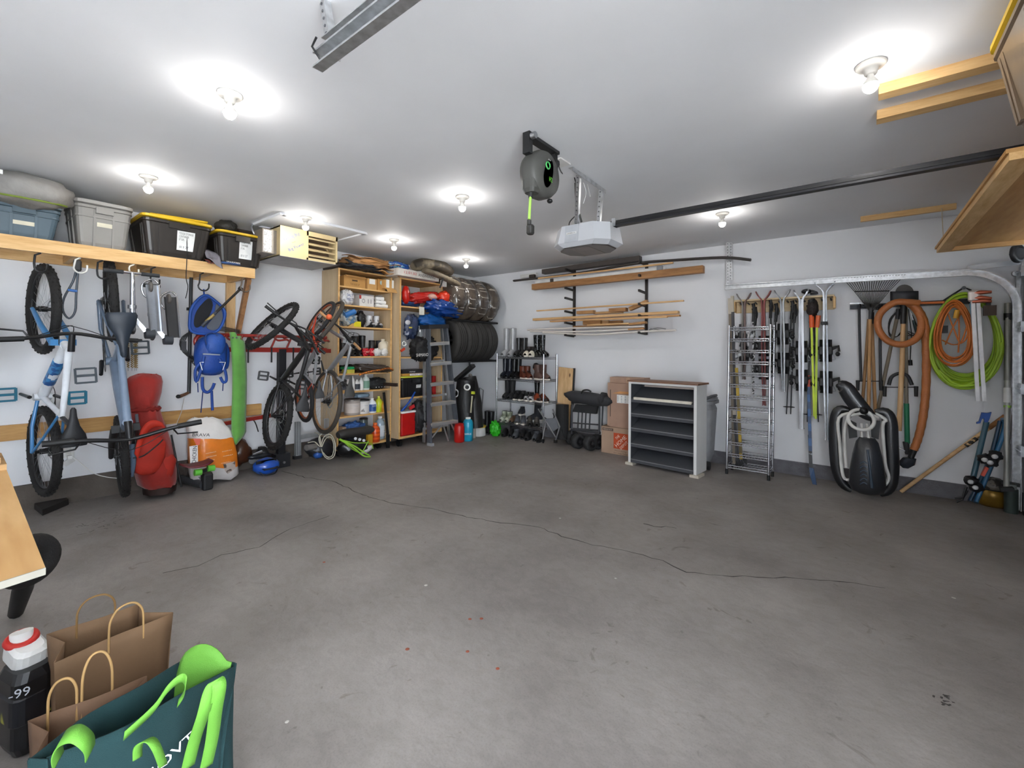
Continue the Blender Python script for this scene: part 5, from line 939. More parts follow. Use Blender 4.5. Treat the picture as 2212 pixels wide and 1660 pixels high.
# ---------------------------------------------------------------- tyres
TY0, TR_ = 4.86, .36
rk = thing('tyre_rack', 'black steel wall rack carrying eight tyres in the corner', 'rack', (XL+.3, 5.3, 1.2)); TX_ = XL+.46
for z in (1.215, 1.865):
    part(rk, 'front_bar', B().cyl((TX_+.2, 4.78, z), (TX_+.2, 5.90, z), .017), BLK); part(rk, 'rear_bar', B().cyl((TX_-.2, 4.78, z), (TX_-.2, 5.90, z), .017), BLK)
    for y in (4.82, 5.88): part(rk, 'bracket', B().beam((XL+.004, y, z+.02), (TX_+.2, y, z), .03, .03), BLK)
for y in (4.82, 5.88): part(rk, 'upright', B().beam((XL+.022, y, 1.1), (XL+.022, y, 2.1), .03, .04), BLK)
def tyre(lab, y, z, bag=None, grp=None, w=.235, R=TR_):
    t = thing('tyre', lab, 'tyre', (TX_, y, z-R), grp); c = V((TX_, y, z)); h = w/2
    if bag:
        prof = [(.02, -h*1.0), (.22, -h*1.05), (R*.93, -h*.9), (R*1.02, -h*.45), (R*1.03, h*.45), (R*.94, h*.9), (.22, h*1.05), (.02, h)]; rings = []
        for r, zz in prof: rings.append([c+Y_*(zz*(1+.1*noise.noise(V((j*.9, zz*9, bag)))))+(X_*math.cos(2*PI*j/40)+Z_*math.sin(2*PI*j/40))*(r*(1+.035*noise.noise(V((j*1.1, zz*6, bag+3))))) for j in range(40)])
        part(t, 'wrap', B().loft(rings), M('4d443c', .18, 0, .25, 7, .7, 14, coat=.6))
        fo = B()
        for k in range(9):
            a = rnd.uniform(-1.2, 2.2); p = c+(X_*math.cos(a)+Z_*math.sin(a))*(R*1.015); q = c+(X_*math.cos(a+.25)+Z_*math.sin(a+.25))*(R*rnd.uniform(.6, 1.0))-Y_*h*1.02
            fo.tube([p+Y_*h*.5, p-Y_*h*.6, q], .006, 5)
        part(t, 'highlight_fold', fo, M('b9b0a4', .15, 0, .1, 9, coat=.5)); return t  # pale fold colour paints highlights onto the plastic wrap
    prof = [(.20, -h*.82), (.235, -h*.95), (R*.84, -h), (R*.96, -h*.82), (R, -h*.55)]
    for g in (-.35, 0, .35): prof += [(R, (g-.06)*h), (R-.009, (g-.045)*h), (R-.009, (g+.045)*h), (R, (g+.06)*h)]
    prof += [(R, h*.55), (R*.96, h*.82), (R*.84, h), (.235, h*.95), (.20, h*.82)]
    part(t, 'rubber', B().lathe(prof, c, Y_, 48, False), M('2d2b29', .7, 0, .06, 12, .25, 140))
    rm = part(t, 'wheel_rim', B().lathe([(.205, -h*.82), (.195, -h*.6), (.185, h*.7)], c, Y_, 32, False), M('2b2c2f', .35, .6)); sp = B()
    for k in range(10): a = 2*PI*k/10; d = X_*math.cos(a)+Z_*math.sin(a); sp.beam(c-Y_*h*.55+d*.03, c-Y_*h*.62+d*.19, .03, .02, Y_)
    sp.cyl(c-Y_*h*.7, c-Y_*h*.3, .05); part(rm, 'spokes', sp, M('3a3b3f', .35, .6)); return t
for k in range(4): tyre(('bare black tyre with dark rim nearest the ladder', 'bare tyre, second from the ladder', 'bare tyre, third from the ladder', 'bare tyre nearest the back wall, lower row')[k], 4.92+.245*k, 1.555, None, None)
for k in range(4): tyre(('plastic-wrapped tyre nearest the camouflage bags, upper row', 'plastic-wrapped tyre, second in the upper row', 'plastic-wrapped tyre, third in the upper row', 'plastic-wrapped tyre nearest the back wall')[k], 4.88+.27*k, 2.215, k+1, None, .27, .355)
# ---------------------------------------------------------------- things on the floor in the corner
def CO(x, y, yy): return PY(x, y, yy)
t = thing('golf_bag', 'black golf bags leaning together in the corner below the tyres', 'bag', PZ(1005, 930, 0)); gy = 5.1
part(t, 'body', B().tube([PY(1010, 925, gy), PY(1005, 870, gy), PY(1008, 820, gy)], [.15, .18, .15], 18), M('141415', .5, bump=.4, bscale=14)); part(t, 'second_body', B().tube([PY(1028, 925, gy+.1), PY(1022, 870, gy+.1), PY(1014, 815, gy+.1)], [.12, .14, .11], 16), M('1b1a1a', .5, bump=.4, bscale=14))
part(t, 'club_hood', B().beam(PY(985, 822, gy-.1), PY(1022, 790, gy-.1), .09, .05), M('222224', .4)); part(t, 'round_badge', B().torus(PY(1009, 837, gy-.2), CF, .042, .012, 18, 6, .4), WHITE); part(t, 'strap', B().torus(PY(982, 850, gy-.2), CF, .06, .01, 16, 6, .5), M('cfcfcc', .5)); part(t, 'yellow_grip', B().box(PY(1022, 849, gy-.22), (.05, .03, .04)), M('c4cf3c', .5)); part(t, 'shaft', B().cyl(PY(1020, 856, gy-.22), PY(1017, 892, gy-.22), .012), M('b9b59a', .5)); part(t, 'logo', B().ball(PY(1016, 812, gy-.18), (.04, .02, .03), 10, 8), M('4d4a48', .4))
t = thing('hand_truck', 'thin folded steel hand truck by the corner boots', 'trolley', PZ(1038, 930, 0)); hy = 5.62; part(t, 'frame', B().tube([PY(1035, 925, hy), PY(1036, 838, hy), PY(1044, 843, hy), PY(1038, 925, hy)], .008, 8), M('6b6c70', .4, .6)); part(t, 'toe_plate', B().beam(PY(1033, 927, hy-.05), PY(1040, 926, hy-.05), .1, .01), M('55565a', .4, .6))
def jar(name, lab, cat, x, y, yy, w, h, col, capc=None, capw=.5, lab2=None, z=0.):
    p = PY(x, y, yy); p.z = z; t = thing(name, lab, cat, p); r = w/2
    part(t, 'body', B().lathe([(r*.85, 0), (r, h*.05), (r*.97, h*.78), (r*.8, h*.88), (r*capw, h*.93)], p, Z_, 18), col)
    if capc: part(t, 'cap', B().lathe([(r*capw, h*.9), (r*capw, h), (r*capw*.8, h)], p, Z_, 14), capc)
    if lab2: part(t, 'band', B().lathe([(r*1.01, h*.2), (r*.99, h*.6)], p, Z_, 18, False), lab2)
    return t
t = jar('soap_bag', 'turquoise plastic jug on the floor right of the ladder', 'jug', 1011, 948, 4.95, .16, .36, M('1f93b4', .3, 0, .08, 9), WHITE, .5)
words(t, 'lettering', 'RAIN-X', PY(1011, 938, 4.86), CR, Z_, .10, .025, WHITE, .003)
jar('red_bin', 'small red plastic bin half hidden by the ladder', 'bin', 992, 950, 4.80, .16, .30, M('b3150f', .4), None, .97)
p = PY(1014, 945, 5.15); p.z = 0; t = thing('silver_carton', 'grey cardboard carton behind the turquoise jug', 'box', p); part(t, 'body', B().box(p+Z_*.21, (.2, .14, .42), Rz(38)), M('a39c92', .6)); part(t, 'red_edge', B().box(p+V((-.07, -.07, .21)), (.03, .02, .42), Rz(38)), M('9a3a2c', .5))
t = jar('bucket', 'white bucket with yellow rim in the corner', 'bucket', 1034, 937, 5.35, .23, .17, M('d3d2cf', .4), None, .97); q = PY(1034, 937, 5.35); part(t, 'rim', B().torus((q.x, q.y, .155), Z_, .112, .014, 22, 8), M('d6b548', .5)); part(t, 'lid', B().cyl((q.x, q.y, .15), (q.x, q.y, .158), .11), M('2b2b2c', .5))
jar('spray_can', 'white aerosol bottle standing on the white bucket', 'bottle', 1030, 930, 5.36, .085, .24, WHITE, WHITE, .45, M('c9ccd0', .4), .16)
for k, x in enumerate((1050, 1059)): boot('tall black rubber boot, %s of the pair on the floor in the corner' % ('left', 'right')[k], PY(x, 925, 5.62).x, 5.62, 0, .26, .36, M('1d1d1f', .4), BLK, dirv=(.3, -1, 0))
blob('green_bag', 'crumpled bright green bag at the foot of the chrome rack', 'bag', (PY(1070, 925, 5.5).x, 5.5, .12), (.09, .09, .13), M('2fb820', .45, 0, .08, 6, .4, 14), .2, seed=5)

# ================================================================ chrome shoe rack
RY0, RY1 = 5.56, 5.93; rx0, rx1 = PY(1081.5, 850, 5.66).x, PY(1174, 850, RY0).x
t = thing('shoe_rack', 'four-tier chrome wire shoe rack against the back wall', 'rack', ((rx0+rx1)/2, 5.74, 0))
for x in (rx0, rx1):
    for y in (RY0, RY1): p_ = part(t, 'post', B().cyl((x, y, .03), (x, y, 1.345), .0125), CHROME); part(p_, 'post_foot', B().cyl((x, y, 0), (x, y, .03), .016), BLK)
RZ = [PY(1173, y, RY0).z for y in (772, 822, 871, 925)]
for z in RZ:
    fr = B()
    for zz in (z-.012, z-.035): fr.tube([(rx0, RY0, zz), (rx1, RY0, zz)], .004, 6); fr.tube([(rx0, RY1, zz), (rx1, RY1, zz)], .004, 6); fr.tube([(rx0, RY0, zz), (rx0, RY1, zz)], .004, 6); fr.tube([(rx1, RY0, zz), (rx1, RY1, zz)], .004, 6)
    n = 36; fr.tube([(rx0+(rx1-rx0)*i/n, RY0, z-.012 if i % 2 else z-.035) for i in range(n+1)], .0028, 5)
    for i in range(1, 34): x = rx0+(rx1-rx0)*i/34; fr.tube([(x, RY0, z-.006), (x, RY1, z-.006)], .0022, 4)
    part(t, 'wire_shelf', fr, CHROME)
def rackx(x, yy=5.66): return PY(x, 850, yy).x
RD = (.25, -1, 0)
def pair(desc, xs, z, L_, h, col, sole, where, yy=5.68, dirv=RD, **k):
    for i, x in enumerate(xs): boot('%s, %s %s' % (desc, ('left', 'right')[i], where), rackx(x, yy), yy, z, L_, h, col, sole, dirv=dirv, **k)
GUM = M('e4ddd0', .6)
pair('tall glossy grey rubber boot', (1091, 1105), RZ[0], .27, .46, M('a7a8aa', .3, coat=.5), M('8f9092'), 'one, rack top', 5.66)
pair('shorter black rubber boot', (1118, 1130), RZ[0], .26, .30, M('2a2a2b', .3), BLK, 'one, rack top', 5.68)
pair('black laced shoe with cream toe', (1140, 1151), RZ[0], .28, .16, M('2b2220', .6), GUM, 'one, rack top', 5.68, toe=M('d9d1bf', .5), laces=BLK)
pair('glossy patterned black rain boot', (1162, 1174), RZ[0], .26, .34, SPOTS('17181a', '4a4d4c', 30, .6, .2), BLK, 'one, right of rack top', 5.66, dirv=(1, -.5, 0))
pair('dark navy rubber boot', (1089, 1099), RZ[1], .25, .31, M('20242d', .3), BLK, 'one, second rack tier', 5.68)
pair('black rubber boot', (1109, 1118), RZ[1], .25, .31, M('161718', .35), BLK, 'one beside the navy boots', 5.68)
pair('reddish brown leather duck boot with white sole', (1131, 1141), RZ[1], .27, .20, M('5f2d1c', .45), GUM, 'one, second tier', 5.66, dirv=(1, -.7, 0), laces=M('2a1a12'))
pair('worn brown leather work boot with white sole', (1164, 1177), RZ[1], .27, .23, M('57413a', .55), GUM, 'one, second rack tier', 5.66, dirv=(1, -.5, 0))
boot('black shoe with orange sole turned on its side', rackx(1150), 5.80, RZ[1]+.14, .22, .10, M('202022', .6), M('d9793a', .5), dirv=(1, -.4, 0), name='shoe', cat='shoe')
pair('black pull-on winter boot', (1094, 1105), RZ[2], .25, .30, M('232325', .7), BLK, 'one, third rack tier', 5.68)
pair('small black shoe with white sole', (1116, 1127), RZ[2], .25, .14, M('19191b', .6), GUM, 'one, third rack tier', 5.66, name='shoe', cat='shoe')
pair('black and white skate shoe', (1138, 1148), RZ[2], .26, .13, SPOTS('1d1d1f', 'b9b9bb', 14, .56, .5), GUM, 'one, third rack tier', 5.66, dirv=(.6, -1, 0), name='shoe', cat='shoe')
boot('shiny black tall boot standing behind the skate shoes', rackx(1160, 5.8), 5.80, RZ[2]+.0, .26, .36, M('131314', .2), BLK, dirv=(.6, -1, 0))
pair('orange and black running shoe', (1163, 1176), RZ[2], .26, .11, SPOTS('9a4326', '2a2422', 12, .5, .5), GUM, 'one, third rack tier', 5.66, dirv=(1, -.6, 0), name='shoe', cat='shoe')
pair('grey slip-on shoe with pale sole', (1118, 1131), RZ[3]+.0, .26, .12, M('4a4d54', .8), GUM, 'one, lowest rack tier', 5.66, dirv=(.7, -1, 0), name='shoe', cat='shoe')
boot('dark slip-on shoe piled behind the grey slip-ons', rackx(1127, 5.8), 5.80, RZ[3]+.12, .26, .12, M('2d2f35', .8), GUM, dirv=(.4, -1, 0), name='shoe', cat='shoe')
boot('dark suede boot standing high on the lowest rack tier', rackx(1155, 5.78), 5.78, RZ[3]+.05, .27, .33, M('23252b', .8), WHITE, dirv=(-.7, -1, 0), lean=.03)
pair('camouflage trail shoe', (1145, 1160), RZ[3], .27, .12, SPOTS('55504a', '2f2d2b', 10, .5, .7), BLK, 'one, lowest rack tier', 5.66, dirv=(.7, -1, 0), name='shoe', cat='shoe')
pair('pale olive patterned shoe', (1088, 1099), RZ[3], .24, .16, SPOTS('7f8672', 'b9bfae', 14, .5, .7), M('8a8a80'), 'one, lowest rack tier', 5.68, name='shoe', cat='shoe')
boot('small tan shoe beside the olive pair', rackx(1106), 5.68, RZ[3], .2, .10, M('6f5541', .7), BLK, dirv=RD, name='shoe', cat='shoe')
for k, x in enumerate((1091, 1102, 1115, 1128, 1141, 1154, 1166)):
    boot(('black shoe with grey trim under the rack, leftmost', 'black shoe under the rack, second from left', 'grey clog under the rack', 'dark clog beside the grey clog', 'black trainer under the middle of the rack', 'black slipper under the rack', 'black boot toe under the rack, rightmost')[k], rackx(x, 5.62), 5.62+.05*(k % 2), 0, .25, .10+.02*(k % 3), (M('1b1b1d', .6), M('252527', .5), M('4c4f55', .7))[k % 3], BLK, dirv=(.4, -1, 0), name='shoe', cat='shoe')
# ---------------------------------------------------------------- step stool, plank, roll, wagon
SF = M('8e9094', .3, .8); sy = 5.42
t = thing('step_stool', 'folded chrome and black step stool leaning on the chrome rack', 'stool', PZ(1185, 955, 0))
part(t, 'front_leg', B().cyl(PY(1163, 884, sy+.1), PY(1200, 945, sy), .011), SF); part(t, 'front_leg', B().cyl(PY(1194, 885, sy+.1), PY(1209, 922, sy), .011), SF); part(t, 'rear_leg', B().cyl(PY(1209, 922, sy), PY(1200, 952, sy-.02), .011), SF); part(t, 'rear_leg', B().cyl(PY(1180, 908, sy+.1), PY(1172, 950, sy-.02), .011), SF)
part(t, 'back_leg', B().cyl(PY(1205, 905, sy+.2), PY(1221, 948, sy+.15), .008), BMETAL); part(t, 'hoop', B().tube(smooth([PY(1195, 892, sy+.1), PY(1197, 902, sy+.1), PY(1190, 910, sy+.08), PY(1176, 903, sy+.1)], 4), .011, 8), BMETAL)
part(t, 'tread', B().prism([PY(x, y, sy+.05) for x, y in ((1178, 905), (1202, 904), (1206, 925), (1196, 932), (1183, 928))], (0, .02, 0)), M('6d6f75', .6)); part(t, 'hinge_knob', B().ball(PY(1168, 885, sy+.1), .02, 10, 8), BLK)
for x, y in ((1172, 955), (1200, 957)): part(t, 'rubber_foot', B().box(PY(x, y-3, sy-.03), (.04, .04, .04)), BLK)
pl = thing('pine_plank', 'short wide knotty pine plank standing against the back wall', 'plank', PZ(1220, 940, 0)); py = 5.88
part(pl, 'board', B().prism([PY(1204, 870, py-.06), PY(1234, 875, py-.06), PY(1238, 797, py), PY(1207, 793, py)], (0, .035, 0)), WOOD('dcb98a', 'bd9564', 'Z', 2, knots=5)); part(pl, 'dark_backing', B().prism([PY(1233, 875, py-.05), PY(1237, 875, py-.05), PY(1241, 796, py+.01), PY(1237, 796, py+.01)], (0, .03, 0)), BLK)
part(pl, 'lower_board', B().prism([PY(1200, 948, py-.12), PY(1228, 950, py-.12), PY(1233, 872, py-.05), PY(1203, 872, py-.05)], (0, .02, 0)), WOOD('c9a678', 'a88050', 'Z', 2))
t = thing('foam_roll', 'black rolled mat standing in front of the pine plank', 'roll', PZ(1214, 950, 0)); part(t, 'roll', B().cyl(PY(1214, 949, 5.66), PY(1215, 874, 5.70), .095, n=24), M('1a1a1b', .7))
part(t, 'seam', B().tube([PY(1216, 948, 5.56), PY(1217, 876, 5.60)], .006, 6), M('2c2c2e', .7))
t = thing('folding_wagon', 'folded black garden wagon with thick wheels beside the cardboard boxes', 'wagon', PZ(1265, 960, 0)); wy = 5.62; WM = M('46474b', .4, .5)
def WP(x, y, d=0.): return PY(x, y, wy+d)
part(t, 'folded_canvas', B().ball(WP(1270, 861), (.38, .11, .09), 24, 12, .08, 4, Ry(4), 3, .8), M('2f3033', .8, bump=.4, bscale=9)); part(t, 'canvas_droop', B().ball(WP(1303, 862), (.06, .12, .09), 14, 10, .1, 4), M('2a2a2d', .8, bump=.4, bscale=9))
part(t, 'handle', B().tube(smooth([WP(1256, 850, -.1), WP(1260, 844, -.12), WP(1270, 843, -.12), WP(1277, 847, -.1)], 3), .012, 8), BLK)
part(t, 'front_frame', B().tube(smooth([WP(1235, 938), WP(1236, 875), WP(1240, 870), WP(1290, 874), WP(1295, 880), WP(1294, 935)], 3), .014, 8), WM); part(t, 'rear_frame', B().tube([WP(1232, 925, .12), WP(1237, 855, .12)], .012, 8), WM); part(t, 'rear_frame', B().tube([WP(1300, 930, .1), WP(1303, 855, .1)], .012, 8), WM)
part(t, 'sling', B().prism([WP(1243, 874, -.01), WP(1290, 877, -.01), WP(1287, 895, -.01), WP(1236, 890, -.01)], (0, .05, 0)), M('232426', .8)); 
for x in (1250, 1258, 1266, 1275): part(t, 'cross_tube', B().cyl(WP(x, 888, .05), WP(x-2, 930, .05), .010), WM)
for y in (914, 926): part(t, 'cross_bar', B().cyl(WP(1238, y, .04), WP(1292, y+4, .04), .010), WM)
part(t, 'axle_beam', B().beam(WP(1236, 928), WP(1296, 936), .05, .03), WM)
for x, d in ((1236, .12), (1248, -.05), (1275, -.05), (1290, .10)):
    c = WP(x, 946, d); c.z = .105; w_ = part(t, 'wheel', B().lathe([(.06, -.05), (.09, -.05), (.105, -.035), (.105, .035), (.09, .05), (.06, .05)], c, (1, -.35, 0), 24, False), M('2a2b2d', .75, bump=.3, bscale=60)); part(w_, 'wheel_disc', B().lathe([(.062, -.03), (.03, -.04), (.03, .04), (.062, .03)], c, (1, -.35, 0), 20), M('19191b', .4)); part(w_, 'hub_cap', B().cyl(c+V((1, -.35, 0)).normalized()*.045, c-V((1, -.35, 0)).normalized()*.045, .02), WM)
# ---------------------------------------------------------------- cardboard boxes
bR = 0; p0_ = PZ(1299, 977, 0); p1_ = PZ(1362, 985, 0); bY = p0_.y
t = thing('cardboard_box', 'lowest cardboard box with orange store logo on the floor', 'box', ((p0_.x+p1_.x)/2, bY+.2, 0)); zb = PY(1303, 921, bY).z; bw0, bw1 = p0_.x, PY(1382, 950, bY).x
part(t, 'carton', B().bb((bw0, bY, .001), (bw1, bY+.38, zb)), CARD); part(t, 'seam', B().bb((bw0+.0, bY-.001, zb-.004), (bw1, bY+.2, zb+.002)), M('8a705c', .8))
lx = PY(1341, 950, bY); part(t, 'logo_square', B().box((lx.x, bY-.002, PY(1341, 954, bY).z), (.205, .003, .21)), M('b8481f', .6)); lz = PY(1341, 954, bY).z
d1, d2 = V((1, 0, 1)), V((-1, 0, 1))
words(t, 'logo_lettering', 'THE', (lx.x-.045, bY-.0035, lz+.05), d1, d2, .07, .035, M('e9d6c8')); words(t, 'logo_lettering', 'HOME', (lx.x, bY-.0035, lz+.0), d1, d2, .2, .05, M('e9d6c8')); words(t, 'logo_lettering', 'DEPOT', (lx.x+.045, bY-.0035, lz-.045), d1, d2, .14, .035, M('e9d6c8'))
words(t, 'slogan', 'More saving.', (lx.x, bY-.001, lz-.135), X_, Z_, .17, .022, M('4a423a')); words(t, 'slogan', 'More doing. Medium', (lx.x, bY-.001, lz-.165), X_, Z_, .2, .02, M('4a423a'))
part(t, 'printed_strip', B().box((PY(1313, 926, bY).x, bY-.002, zb-.035), (.16, .003, .036)), M('5a4a40')); words(t, 'strip_lettering', 'MEDIUM BOX', (PY(1313, 926, bY).x, bY-.0035, zb-.035), X_, Z_, .13, .018, M('b9a594'))
bY2 = bY+.03; t = thing('cardboard_box', 'upright cardboard box with a white label on the lowest box', 'box', (PY(1340, 900, bY2).x, bY2+.2, zb)); z2 = PY(1320, 828, bY2).z; x0_ = PY(1316, 880, bY2).x
part(t, 'carton', B().bb((x0_, bY2, zb), (bw1, bY2+.3, z2)), M('a38472', .8, var=.03)); part(t, 'side_face', B().bb((x0_-.05, bY2+.05, zb), (x0_, bY2+.3, z2-.0)), M('b29580', .8)); part(t, 'shipping_label', B().box((PY(1347, 863, bY2).x, bY2-.002, PY(1347, 863, bY2).z), (.19, .003, .11)), WHITE)
for k in range(4): words(t, 'label_print', 'NORMAL' if k == 0 else 'III IIII II', (PY(1335+8*k, 863, bY2).x, bY2-.0035, PY(1347, 863, bY2).z), -Z_, X_, .085, .016, M('3d4a6a'))
part(t, 'torn_tape', B().prism([PY(1322, 850, bY2-.002), PY(1340, 846, bY2-.002), PY(1362, 848, bY2-.002), PY(1362, 852, bY2-.002)], (0, .002, 0)), M('c98f55', .5)); part(t, 'hand_slot', B().bb((PY(1318, 850, bY2).x, bY2-.001, PY(1318, 900, bY2).z), (PY(1319.5, 850, bY2).x, bY2+.01, PY(1318, 842, bY2).z)), M('4a3a30'))
z3 = PY(1325, 815, bY2+.1).z; t = thing('cardboard_box', 'topmost cardboard box of the stack beside the shoe cabinet', 'box', (PY(1340, 820, bY2+.1).x, bY2+.25, z2)); part(t, 'carton', B().bb((PY(1317.5, 820, bY2+.1).x, bY2+.1, z2), (bw1, bY2+.32, z3)), M('ab8d7a', .8)); part(t, 'tape', B().bb((bw0+.3, bY2+.098, z2), (bw0+.35, bY2+.1, z3)), M('b99a80', .4))
# ================================================================ slanted shoe cabinet, bin, wire tower
a0, a1 = V((-2.24, 5.20, 0)), V((-1.41, 5.12, 0)); ex = (a1-a0).normalized(); ey = V((-ex.y, ex.x, 0)); SW = (a1-a0).length; SD = .30
def SP(u, v, z): return a0+ex*u+ey*v+Z_*z
Rc = Matrix((ex, ey, Z_)).transposed()
def sbox(b, u0, u1, v0, v1, z0, z1): return b.box(SP((u0+u1)/2, (v0+v1)/2, (z0+z1)/2), (u1-u0, v1-v0, z1-z0), Rc)
t = thing('shoe_cabinet', 'white and dark grey open shoe cabinet with brown top and slanted shelves', 'cabinet', SP(SW/2, SD/2, 0))
WC = M('d9d9d8', .5, var=.01); GC = M('44464b', .6, 0, .03, 60, .15, 300)
for u0, u1 in ((0, .032), (SW-.032, SW)): part(t, 'side_panel', sbox(B(), u0, u1, 0, SD, .03, 1.025), WC)
part(t, 'top_frame', sbox(B(), .032, SW-.032, 0, SD, 1.0, 1.025), WC); part(t, 'top', sbox(B(), -.012, SW+.02, -.015, SD+.01, 1.025, 1.043), WOOD('8b6650', '6b4b3a', 'X', 3)); part(t, 'back_panel', sbox(B(), .032, SW-.032, SD-.008, SD, .06, 1.0), M('3c3e43', .6))
for u0, u1 in ((.032, .036), (SW-.036, SW-.032)): part(t, 'inner_liner', sbox(B(), u0, u1, .002, SD-.01, .05, 1.0), GC)
for u in (-.03, SW-.07): part(t, 'foot_block', sbox(B(), u, u+.10, -.02, .16, 0, .03), M('bdb5a8', .6))
zl = [PY(1365, y, 5.19).z for y in (863, 894, 925.5, 959, 993)]
for k, z in enumerate(zl):
    q = [SP(.036, .0, z), SP(SW-.036, 0, z), SP(SW-.036, SD-.02, z+.14), SP(.036, SD-.02, z+.14)]
    s_ = part(t, 'slanted_shelf', B().hexa([p-Z_*.012 for p in q]+q), GC); part(s_, 'front_lip', sbox(B(), .036, SW-.036, -.004, .008, z-.035, z), GC)
    if k: part(s_, 'wire_edge', B().cyl(SP(.036, -.002, z+.002), SP(SW-.036, -.002, z+.002), .005, n=6), M('8f9094', .35, .6))
    else: part(s_, 'stop_strip', sbox(B(), .07, SW-.06, -.006, .03, z-.001, z+.028), M('d9d2c4', .5))
part(t, 'upper_strip', sbox(B(), .15, SW-.04, .12, .13, .965, .985), M('b8aaa0', .5))
t = thing('trash_can', 'grey plastic wheeled bin standing behind the shoe cabinet', 'bin', (-1.5, 5.68, 0)); zc = PY(1535, 862, 5.55).z
part(t, 'body', B().rbox((-1.56, 5.70, .04+(zc-.06)/2), (.40, .42, zc-.06), .12, None, .86, 6), M('97989b', .5)); part(t, 'rim', B().rbox((-1.56, 5.70, zc-.05), (.44, .46, .05), .13, None, 1, 6), M('8b8c8f', .5)); part(t, 'lid', B().rbox((-1.56, 5.70, zc-.015), (.42, .44, .03), .13, None, 1, 6), M('7b7c80', .5))
part(t, 'handle', B().tube(smooth([(-1.42, 5.5, zc-.01), (-1.36, 5.52, zc+.03), (-1.35, 5.72, zc+.03), (-1.42, 5.8, zc)], 4), .016, 8), M('4c4d50', .5)); part(t, 'wheel', B().cyl((-1.44, 5.56, .05), (-1.38, 5.56, .05), .05), BLK)
# chrome wire tower
t = thing('wire_tower', 'tall narrow chrome wire shelving tower leaning on the back wall', 'shelving', (-.98, 5.65, 0))
fl0, fr0, bl0, br0 = V((-1.19, 5.53, 0)), V((-.77, 5.53, 0)), V((-1.18, 5.76, 0)), V((-.76, 5.74, 0)); tz = 1.71; lean = V((.0, .10, tz))
for p in (fl0, fr0, bl0, br0):
    q = p+lean if p in (fl0, fr0) else p+V((0, .08, tz)); po = part(t, 'post', B().cyl(p+Z_*.05, q, .0125), CHROME); part(po, 'post_foot', B().cyl(p, p+Z_*.06, .016), BLK)
for k in range(13):
    z = (.10+k*.132)/tz; A, C_ = fl0.lerp(fl0+lean, z), fr0.lerp(fr0+lean, z); D, E_ = bl0.lerp(bl0+V((0, .08, tz)), z), br0.lerp(br0+V((0, .08, tz)), z); w_ = B(); n = 14
    for o in (0, -.028): 
        for s, e in ((A, C_), (D, E_), (A, D), (C_, E_)): w_.tube([s+Z_*o, e+Z_*o], .0062, 6)
    w_.tube([A.lerp(C_, i/n)+Z_*(0 if i % 2 else -.028) for i in range(n+1)], .0042, 5)
    for i in range(1, 12): w_.tube([A.lerp(C_, i/12), D.lerp(E_, i/12)], .0022, 4)
    part(t, 'wire_shelf', w_, CHROME)
def stick(lab, p0, p1, col, blade=None, bl=None, tape=None, w=.03):
    p0, p1 = V(p0), V(p1); t = thing('hockey_stick', lab, 'hockey stick', p1); part(t, 'shaft', B().beam(p0, p1, .022, w, X_), col)
    if blade: part(t, 'blade', B().prism([p1+V((0, 0, .03)), p1+V((bl[0]*.3, 0, -.02)), p1+V(bl), p1+V(bl)+V((.0, 0, .06)), p1+V((bl[0]*.3, 0, .06))], (0, .012, 0)), blade)
    if tape: part(t, 'grip_tape', B().beam(p0, p0.lerp(p1, tape[1]), .026, w+.004, X_), tape[0])
    return t
stick('yellow and brown hockey stick standing inside the wire tower', PY(1591, 795, 5.68), PY(1601, 992, 5.66), STRIPES('b99a2e', '6b5d3a', 'Z', 1.2, .5), BLK, (.06, 0, -.06))
for k, (x0_, x1_, y0_, c_) in enumerate(((1574, 1586, 645, '6f6455'), (1580, 1590, 640, '3a3b40'), (1584, 1594, 885, '2b2c30'), (1590, 1598, 900, '5a5c62'))):
    stick('%s hockey stick in the left of the wire tower' % ('tall brown-topped', 'tall dark', 'short black', 'short grey')[k], PY(x0_+2, y0_, 5.9 if k < 2 else 5.7), PY(x1_, 1002, 5.64+.012*k), M(c_, .5), BLK, (.04, 0, -.05), (M('b9b0a0', .7), .1))
